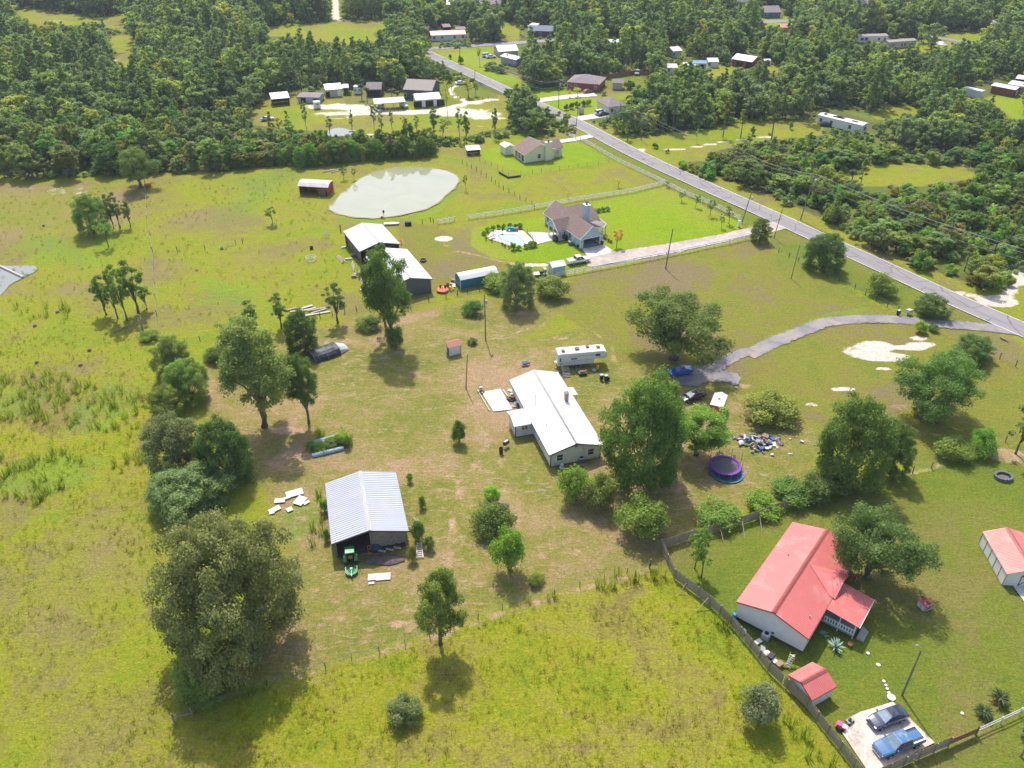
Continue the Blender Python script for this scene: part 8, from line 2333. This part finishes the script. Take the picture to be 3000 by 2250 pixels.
# gravel entrance
o=thing('mailbox_shelter','tilted white box on a post at the gravel entrance','mailbox',G(2659,922),.6);MB().box(-.08,.08,-.08,.08,0,.7).build('post',GREY_WOOD,o);MB().box(-.75,.75,-.4,.4,.6,1.2,Matrix.Rotation(.2,4,'Y')).build('box',mat('mailbox_white',(.6,.6,.58),.6),o)
cyl('entrance_post','dark post with a white cap at the gravel entrance','post',(2726,962),.16,1.5,BROWN_WOOD,[(.16,0),(.15,1.5),(.12,1.55),(.02,1.65)])
o=thing('white_gate_pillar','white angled gate pillar at the blue house drive','gate pillar',G(2164,664));MB().box(-.25,.25,-.25,.25,0,1.6).box(-.3,.3,-.3,.3,1.6,1.7).build('pillar',VINYL,o);MB().bar((.25,0,1.3),(1.8,.6,.4),.08,.2).build('wing',VINYL,o)
# fire pit
p=G(2938,1400);o=thing('fire_pit','grey block fire pit with ashes at the lawn edge','fire pit',p)
for i in range(14):
 a=6.283*i/14;c_=Matrix.Translation((1.25*math.cos(a),1.0*math.sin(a),0))@Matrix.Rotation(a,4,'Z')
 MB().box(-.16,.16,-.25,.25,0,.55,c_).build('block',mat('pit_block',(.14,.155,.155),.9,.2,3),o)
MB().lathe([(.02,.2),(1.0,.12)],12).build('ash',mat('ash',(.14,.115,.105),.95,.4,3),o)
# red roofed place: small things
def agave(px,r,h,label,n=26,tint=(.30,.40,.36)):
 o=thing('agave',label,'agave',G(*px));m_=mat('agave_leaf',tint,.6,.2,2)
 mb=MB();w0=.09*r/1.2
 for t0,t1,a0,a1 in((0,.35,.8,1.0),(.35,.75,1.0,.7),(.75,1.0,.7,.05)):
  mb.quad((t0*r,-w0*a0,.1*r*math.sin(t0*2)),(t1*r,-w0*a1,.1*r*math.sin(t1*2)),(t1*r,w0*a1,.1*r*math.sin(t1*2)),(t0*r,w0*a0,.1*r*math.sin(t0*2)))
 me_=mb.mesh('leaf',m_)
 for i in range(n):
  c_=put('leaf',me_,o,(0,0,.1));c_.rotation_euler=(rnd.uniform(-.2,.2),-rnd.uniform(.15,1.35)*h,i*2.4)
agave((2447,1898),1.3,1.0,'big pale agave rosette beside the porch')
agave((2413,1862),.7,1.0,'small blue agave close to the house wall',16,(.25,.36,.40))
for px,label,s in(((2879,2092),'sago palm with brown skirt, nearer to the pipe fence',.95),((2927,2055),'larger green sago palm on the lawn',1.1)):
 o=thing('sago_palm',label,'sago palm',G(*px));MB().lathe([(.3,0),(.32,.4),(.2,.6)],9).build('trunk',BARK,o)
 c_=put('crown',frond_crown(46,1.35*s,.11,1.3,.75,int(s*100)),o,(0,0,.5));c_.color=(.085,.125,.04,1)
 c2=put('dead_skirt',frond_crown(16,1.0*s,.1,.9,-.1,int(s*50)),o,(0,0,.45));c2.color=(.30,.18,.09,1)
def cabbage_palm(px,top_y,r,label,trunk_r=.16,tint=(.10,.125,.055)):
 b=G(*px);h=max(1.5,height_to(b,top_y));o=thing('palm_tree',label,'palm tree',b)
 MB().tube([(0,0,-.2),(.1,0,h*.5),(0,0,h)],[trunk_r*1.2,trunk_r,trunk_r],8).build('trunk',mat('palm_bark',(.28,.22,.19),.9,.3,4),o)
 c_=put('crown',frond_crown(34,r,r*.22,1.4,.35,int(px[0])),o,(0,0,h));c_.color=(*tint,1)
cabbage_palm((2492,540),500,1.8,'palm with hanging dead skirt in the grassy clearing')
cabbage_palm((2990,2215),2150,1.6,'young palm outside the pipe rail fence',.12,(.14,.18,.10))
cabbage_palm((1148,290),262,1.8,'palm with pinkish crown before the tan roofed house',.15,(.2,.17,.12));cabbage_palm((1163,290),268,1.8,'green palm before the tan roofed house',.15,(.14,.19,.05));cabbage_palm((1060,290),248,1.7,'tall palm before the white camper');cabbage_palm((1076,300),258,1.7,'tall palm before the dark pavilion')
cyl('rain_barrel','bright blue barrel at the corner of the red roofed house','barrel',(2150,1812),.32,.9,mat('barrel_blue',(.01,.22,.40),.4),[(.26,0),(.33,.2),(.33,.7),(.26,.9),(.02,.9)])
cyl('flower_pot','orange glazed pot at the porch corner','pot',(2489,1892),.3,.5,mat('pot_orange',(.45,.22,.07),.5),[(.22,0),(.35,.45),(.32,.5),(.26,.42),(.02,.4)])
for i,(px,r_)in enumerate([((2543,1914),.22),((2573,1948),.26),((2589,1996),.2),((2595,2008),.18),((2599,2018),.18),((2604,2030),.2),((2611,2043),.5),((2819,2090),.2)]):
 tag(MB().lathe([(r_,.0),(r_,.07),(.02,.08)],10).build('stepping_stone',mat('pale_stone',(.66,.62,.56),.85),None,G(*px),i),('stepping stone on the lawn, '+('the one closest to the porch','second from the porch','third from the porch','fourth from the porch','fifth from the porch','sixth from the porch','the large round one at the pad','the lone one toward the sago palms')[i]),'stone')
slab('parking_pad',[(2467,2147),(2494,2099),(2521,2086),(2616,2056),(2738,2176),(2577,2254),(2540,2256)],.05,blend_mat('stained_concrete',(.40,.33,.28),(.56,.48,.41),(.64,.57,.50),.35,3,.85,.1),skirt=.1)
o=thing('pink_cart','bright pink ride-on cart by the plank fence','toy cart',G(2461,2132),-.5);MB().box(-.5,.5,-.32,.32,.2,.5).box(-.45,.1,-.3,.3,.5,.75).build('body',mat('hot_pink',(.85,.09,.28),.5),o);MB().box(.15,.5,-.3,.3,.5,.6).build('hood',WHITE_PAINT,o)
for x in(-.35,.35):
 for s in(-.33,.33):wheel(o,x,s,.16,.1,True)
o=thing('push_mower','grey push mower parked at the pad corner','mower',G(2487,2116),.6);MB().box(-.4,.4,-.28,.28,.15,.4).build('deck',mat('mower_grey',(.33,.32,.27),.7),o);MB().lathe([(.2,.4),(.2,.6),(.02,.65)],8).build('engine',BLACK,o);MB().tube([(-.4,-.2,.3),(-1.1,-.2,.9),(-1.1,.2,.9),(-.4,.2,.3)],.025,5).build('handle',STEEL,o)
for x in(-.35,.4):
 for s in(-.3,.3):wheel(o,x,s,.14,.08,True)
A=G(2306,1958);o=thing('step_ladder','yellow step ladder with white treads leaning by the red shed','ladder',A,.9)
YL=mat('ladder_yellow',(.75,.48,.04),.5)
for s in(-.3,.3):MB().bar((0,s,0),(.9,s,1.9),.07).bar((1.4,s,0),(.9,s,1.9),.05).build('stile',YL,o)
for i in range(6):MB().bar((.12+.13*i,-.3,.28+.28*i),(.12+.13*i,.3,.28+.28*i),.12,.04).build('tread',WHITE_PAINT,o)
tag(MB().bar(G(2297,1952,.1)-A,G(2328,1918,1.4)-A,.06,.35).build('white_plank',WHITE_PAINT,None,A),'narrow white panel leaning beside the step ladder','panel')
for px,k,wh in(((2218,1882),0,'standing behind the plank fence beside the house'),((2235,1905),4,'in the clutter behind the plank fence'),((2248,1916),6,'in the clutter behind the plank fence, white'),((2258,1926),1,'in the clutter behind the plank fence, dark'),((2270,1938),0,'at the end of the clutter behind the fence'),((2282,1950),7,'closest to the step ladder in the fence clutter'),((2177,1850),6,'on the fence post behind the house')):
 junk(px,k,wh,.5)
for i,px in enumerate([(2500,1700),(2512,1692)]):
 o=thing('lawn_chair',('red metal lawn chair close to the house wall','red metal lawn chair standing farther from the wall')[i],'chair',G(*px),1.0+i);m_=mat('chair_red',(.40,.04,.05),.4)
 MB().box(-.28,.28,-.28,.28,.38,.44).build('seat',m_,o);MB().box(-.32,-.26,-.28,.28,.44,1.0).build('backrest',m_,o)
 for s in(-.26,.26):MB().tube([(-.25,s,0),(.3,s,0),(.3,s,.62),(-.28,s,.62)],.025,5).build('arm',WHITE_PAINT,o)
wheel_o=thing('spare_tyre','black tyre lying on the pad of the white shed','tyre',G(2965,1703));MB().lathe([(.2,0),(.34,.02),(.38,.1),(.34,.2),(.2,.2)],14,close=True).build('tyre',RUBBER,wheel_o)
# stumps, logs, cow
for i,px in enumerate([(102,955),(262,1026),(108,1062),(236,1070),(168,915),(128,662)]):
 tag(MB().lathe([(.42,0),(.34,.12),(.28,.3),(.24,.34),(.02,.32)],9).build('stump',mat('stump',(.19,.14,.12),.95,.3,4),None,G(*px),i),('dark tree stump in the rough pasture, '+('the one below the small pond','closest to the tree row','the lowest and largest','right under the third','the one behind weeds','near the far clump')[i]),'stump')
def log(a,b,r_,label,m_=None,za=.2,zb=.2):
 A,B=G(*a),G(*b);tag(MB().tube([(0,0,za),tuple((B-A)*.5+Vector((0,0,(za+zb)/2))),tuple(B-A+Vector((0,0,zb)))],[r_,r_*.9,r_*.7],8).build('log',m_ or mat('dead_wood',(.30,.24,.20),.9,.25,3),None,A),label,'log')
log((-20,772),(68,814),.3,'pale fallen log lying across the corner pond',mat('pale_log',(.55,.48,.42),.9))
log((332,975),(378,955),.16,'grey fallen log below the pond side clump')
log((2930,990),(2953,1002),.2,'dark log in the ditch below the gravel entrance')
log((945,505),(993,497),.18,'long pale timber in the grass behind the red shed',mat('pale_log',(.55,.48,.42),.9));log((970,507),(995,500),.16,'short pale timber in the grass behind the red shed',mat('pale_log',(.55,.48,.42),.9))
log((1022,386),(1048,384),.18,'white drain pipe on the far bank of the small pond',WHITE_PAINT)
mb=MB();gb=np.random.default_rng(4)
for i in range(26):
 a=gb.uniform(0,6.28);ln=gb.uniform(1,3);x,y=gb.normal()*1.8,gb.normal()*.8
 mb.tube([(x,y,.1+.5*gb.random()),(x+math.cos(a)*ln,y+math.sin(a)*ln*.5,.2+.9*gb.random())],.07,5)
o=thing('brush_pile','grey pile of dead branches in the clearing across the road','brush pile',G(2870,500));tag(mb.build('branches',mat('dead_wood',(.30,.24,.20),.9,.25,3),o),kind='stuff')
cow=thing('cow','brown cow resting in the shade under the round oak','cow',G(434,547),.5)
mb=MB();secs=[]
for x,r1,r2,zc in((-1.05,.05,.08,.55),(-.95,.3,.34,.5),(-.5,.42,.46,.48),(.1,.44,.48,.5),(.6,.36,.42,.52),(.9,.2,.26,.75),(1.1,.16,.2,.95),(1.3,.13,.16,.95),(1.55,.09,.1,.85),(1.62,.03,.04,.82)):
 secs.append([(x,r1*math.cos(6.283*j/10),max(.02,zc+r2*math.sin(6.283*j/10)))for j in range(10)])
mb.loft(secs)
for x,s in((.55,-.4),(.55,.4),(-.6,-.48),(-.6,.48)):mb.tube([(x,s*.8,.3),(x+.35,s,.1),(x-.1,s*1.1,.06)],[.13,.08,.06],6)
for s in(-1,1):mb.tube([(1.2,s*.1,1.05),(1.2,s*.28,1.12)],[.05,.02],5)
mb.build('body',mat('cow_hide',(.42,.17,.06),.8,.15,2),cow,smooth=True)
# warning sign and a far lamp
o=thing('warning_sign','orange diamond warning sign at the far junction','sign',G(1221,141));MB().tube([(0,0,0),(0,0,2.6)],.05,6).build('post',STEEL,o);MB().poly([(0,-.03,1.5),(1.0,-.03,2.5),(0,-.03,3.5),(-1.0,-.03,2.5)]).poly([(-1.0,.0,2.5),(0,.0,3.5),(1.0,.0,2.5),(0,.0,1.5)]).build('board',mat('sign_orange',(.9,.22,.01),.5),o)
o=thing('wood_privacy_fence','brown wooden fence behind the brick house lawn','fence',G(1700,245))
line=px_line([(1700,243),(1780,231),(1860,219),(1905,222),(1912,236)])
for a,b in zip(line,line[1:]):
 d=b-a;k=max(1,round(d.length/2.4))
 for i in range(k):
  p,q=a.lerp(b,i/k),a.lerp(b,(i+1)/k);o_=p-G(1700,245)
  put('fence_panel',rail_mesh(mat('brown_fence',(.26,.13,.08),.9,.25,2),'bp',.05,1.8),o,o_+Vector((0,0,.9)),math.atan2(d.y,d.x),((q-p).length-.04,1,1))
  put('post',post_mesh(.12,1.85,mat('brown_fence',(.26,.13,.08),.9,.25,2),'bpp'),o,o_)
  # shrubs round far lawns
for i,(px,t,w,k,lab)in enumerate([((1660,322),305,16,'dark','clipped bush, end of the hedge at the brick drive'),((1676,318),300,18,'dark','clipped bush, second in the hedge at the brick drive'),((1692,314),297,18,'dark','clipped bush, third in the hedge at the brick drive'),((1708,311),294,18,'dark','clipped bush, fourth in the hedge at the brick drive'),((1724,308),292,16,'dark','clipped bush, last in the hedge at the brick drive'),((1669,285),262,16,'rust','small red leaved tree at the brick house drive'),((1692,283),255,24,'yellow','small yellowish tree at the brick house drive'),((1920,434),420,18,'dark','round dark bush in the grassy lot'),((1955,448),436,13,'lime','bright small bush beside the dirt track'),((2040,418),378,12,'lime','bright sapling in the grassy lot'),((1842,260),238,34,'deep','dark conifer bush on the back lawn'),((1890,262),232,22,'mid','grey green tree on the back lawn'),((2118,400),300,32,'olive','tall thin pine in the grassy lot, nearer the track'),((2170,402),322,38,'olive','tall thin pine in the grassy lot, beside its twin'),((2318,168+210),356,14,'mid','bush by the old mobile home'),((2258,420),280,48,'olive','tall pine in front of the old mobile home lawn'),((1318,172),160,9,'deep','tiny conifer on the junction lawn'),((1350,186),164,18,'dark','bush at the foot of the junction pole'),((1405,190),142,14,'mid','narrow tree on the junction lawn'),((1500,185),160,40,'green','bush at the end of the long white shed'),((1440,205),182,50,'green','bushy thicket below the junction lawn'),((1470,212),188,40,'dark','dark bush in the thicket below the junction lawn')]):
 pine_='pine' in lab
 key=f'mpine{i % 3}' if pine_ else(f'sap{i % 3}' if 'tree' in lab or 'sapling' in lab else f'mbush{i % 3}')
 plant('pine_tree' if pine_ else('tree' if key.startswith('sap')else 'shrub'),key,px,t,w,k,lab,'pine tree' if pine_ else('tree' if key.startswith('sap')else 'shrub'))
 # bare thin trees before the compound
for i,(px,t,w,k)in enumerate([((1034,405),328,16,'grey'),((1098,392),315,22,'mid'),((1120,405),330,30,'mid'),((1150,400),318,18,'grey'),((1272,400),310,40,'green'),((1300,408),345,45,'mid'),((1346,412),318,28,'mid'),((1366,418),322,34,'dark'),((1450,405),330,28,'dark'),((968,398),330,22,'mid'),((900,395),310,20,'mid'),((1310,345),245,20,'yellow'),((1372,285),232,26,'yellow'),((1394,280),240,26,'fresh'),((820,395),345,34,'olive'),((850,410),350,40,'mid'),((1188,402),335,32,'olive'),((1222,400),345,30,'fresh')]):
 plant('tree',f'slim{i % 3}' if k in('green','dark')else f'thin{i % 3}',px,t+rnd.randrange(-12,14),w*rnd.uniform(.6,1.05),k,{'grey':'nearly bare','mid':'half bare','green':'leafier','dark':'dark','yellow':'yellow green','fresh':'fresh green','olive':'olive'}[k]+' thin tree before the sandy drive, '+('tenth','fourteenth','fifteenth','sixteenth','third','fourth','sixth','seventh','ninth','twelfth','thirteenth','second','eighth','first','eleventh','fifth','seventeenth','eighteenth')[i]+' of its scatter','tree','thin trees before the sandy drive')
 # ------------------------------------------------------------------ the summer air
hz=MB().box(-1700,1700,-80,3400,-2.0,88.0).build('haze',None)
tag(hz,'thin pale summer haze over the whole landscape','haze',kind='stuff')
m=bpy.data.materials.new('haze');m.use_nodes=True
nt=m.node_tree;nt.nodes.clear()
out=N(nt,'ShaderNodeOutputMaterial');pv=N(nt,'ShaderNodeVolumePrincipled')
pv.inputs['Color'].default_value=(.80,.88,1.0,1)
pv.inputs['Density'].default_value=.00013
pv.inputs['Anisotropy'].default_value=.2
L(nt,pv.outputs[0],out.inputs['Volume'])
hz.data.materials.append(m)
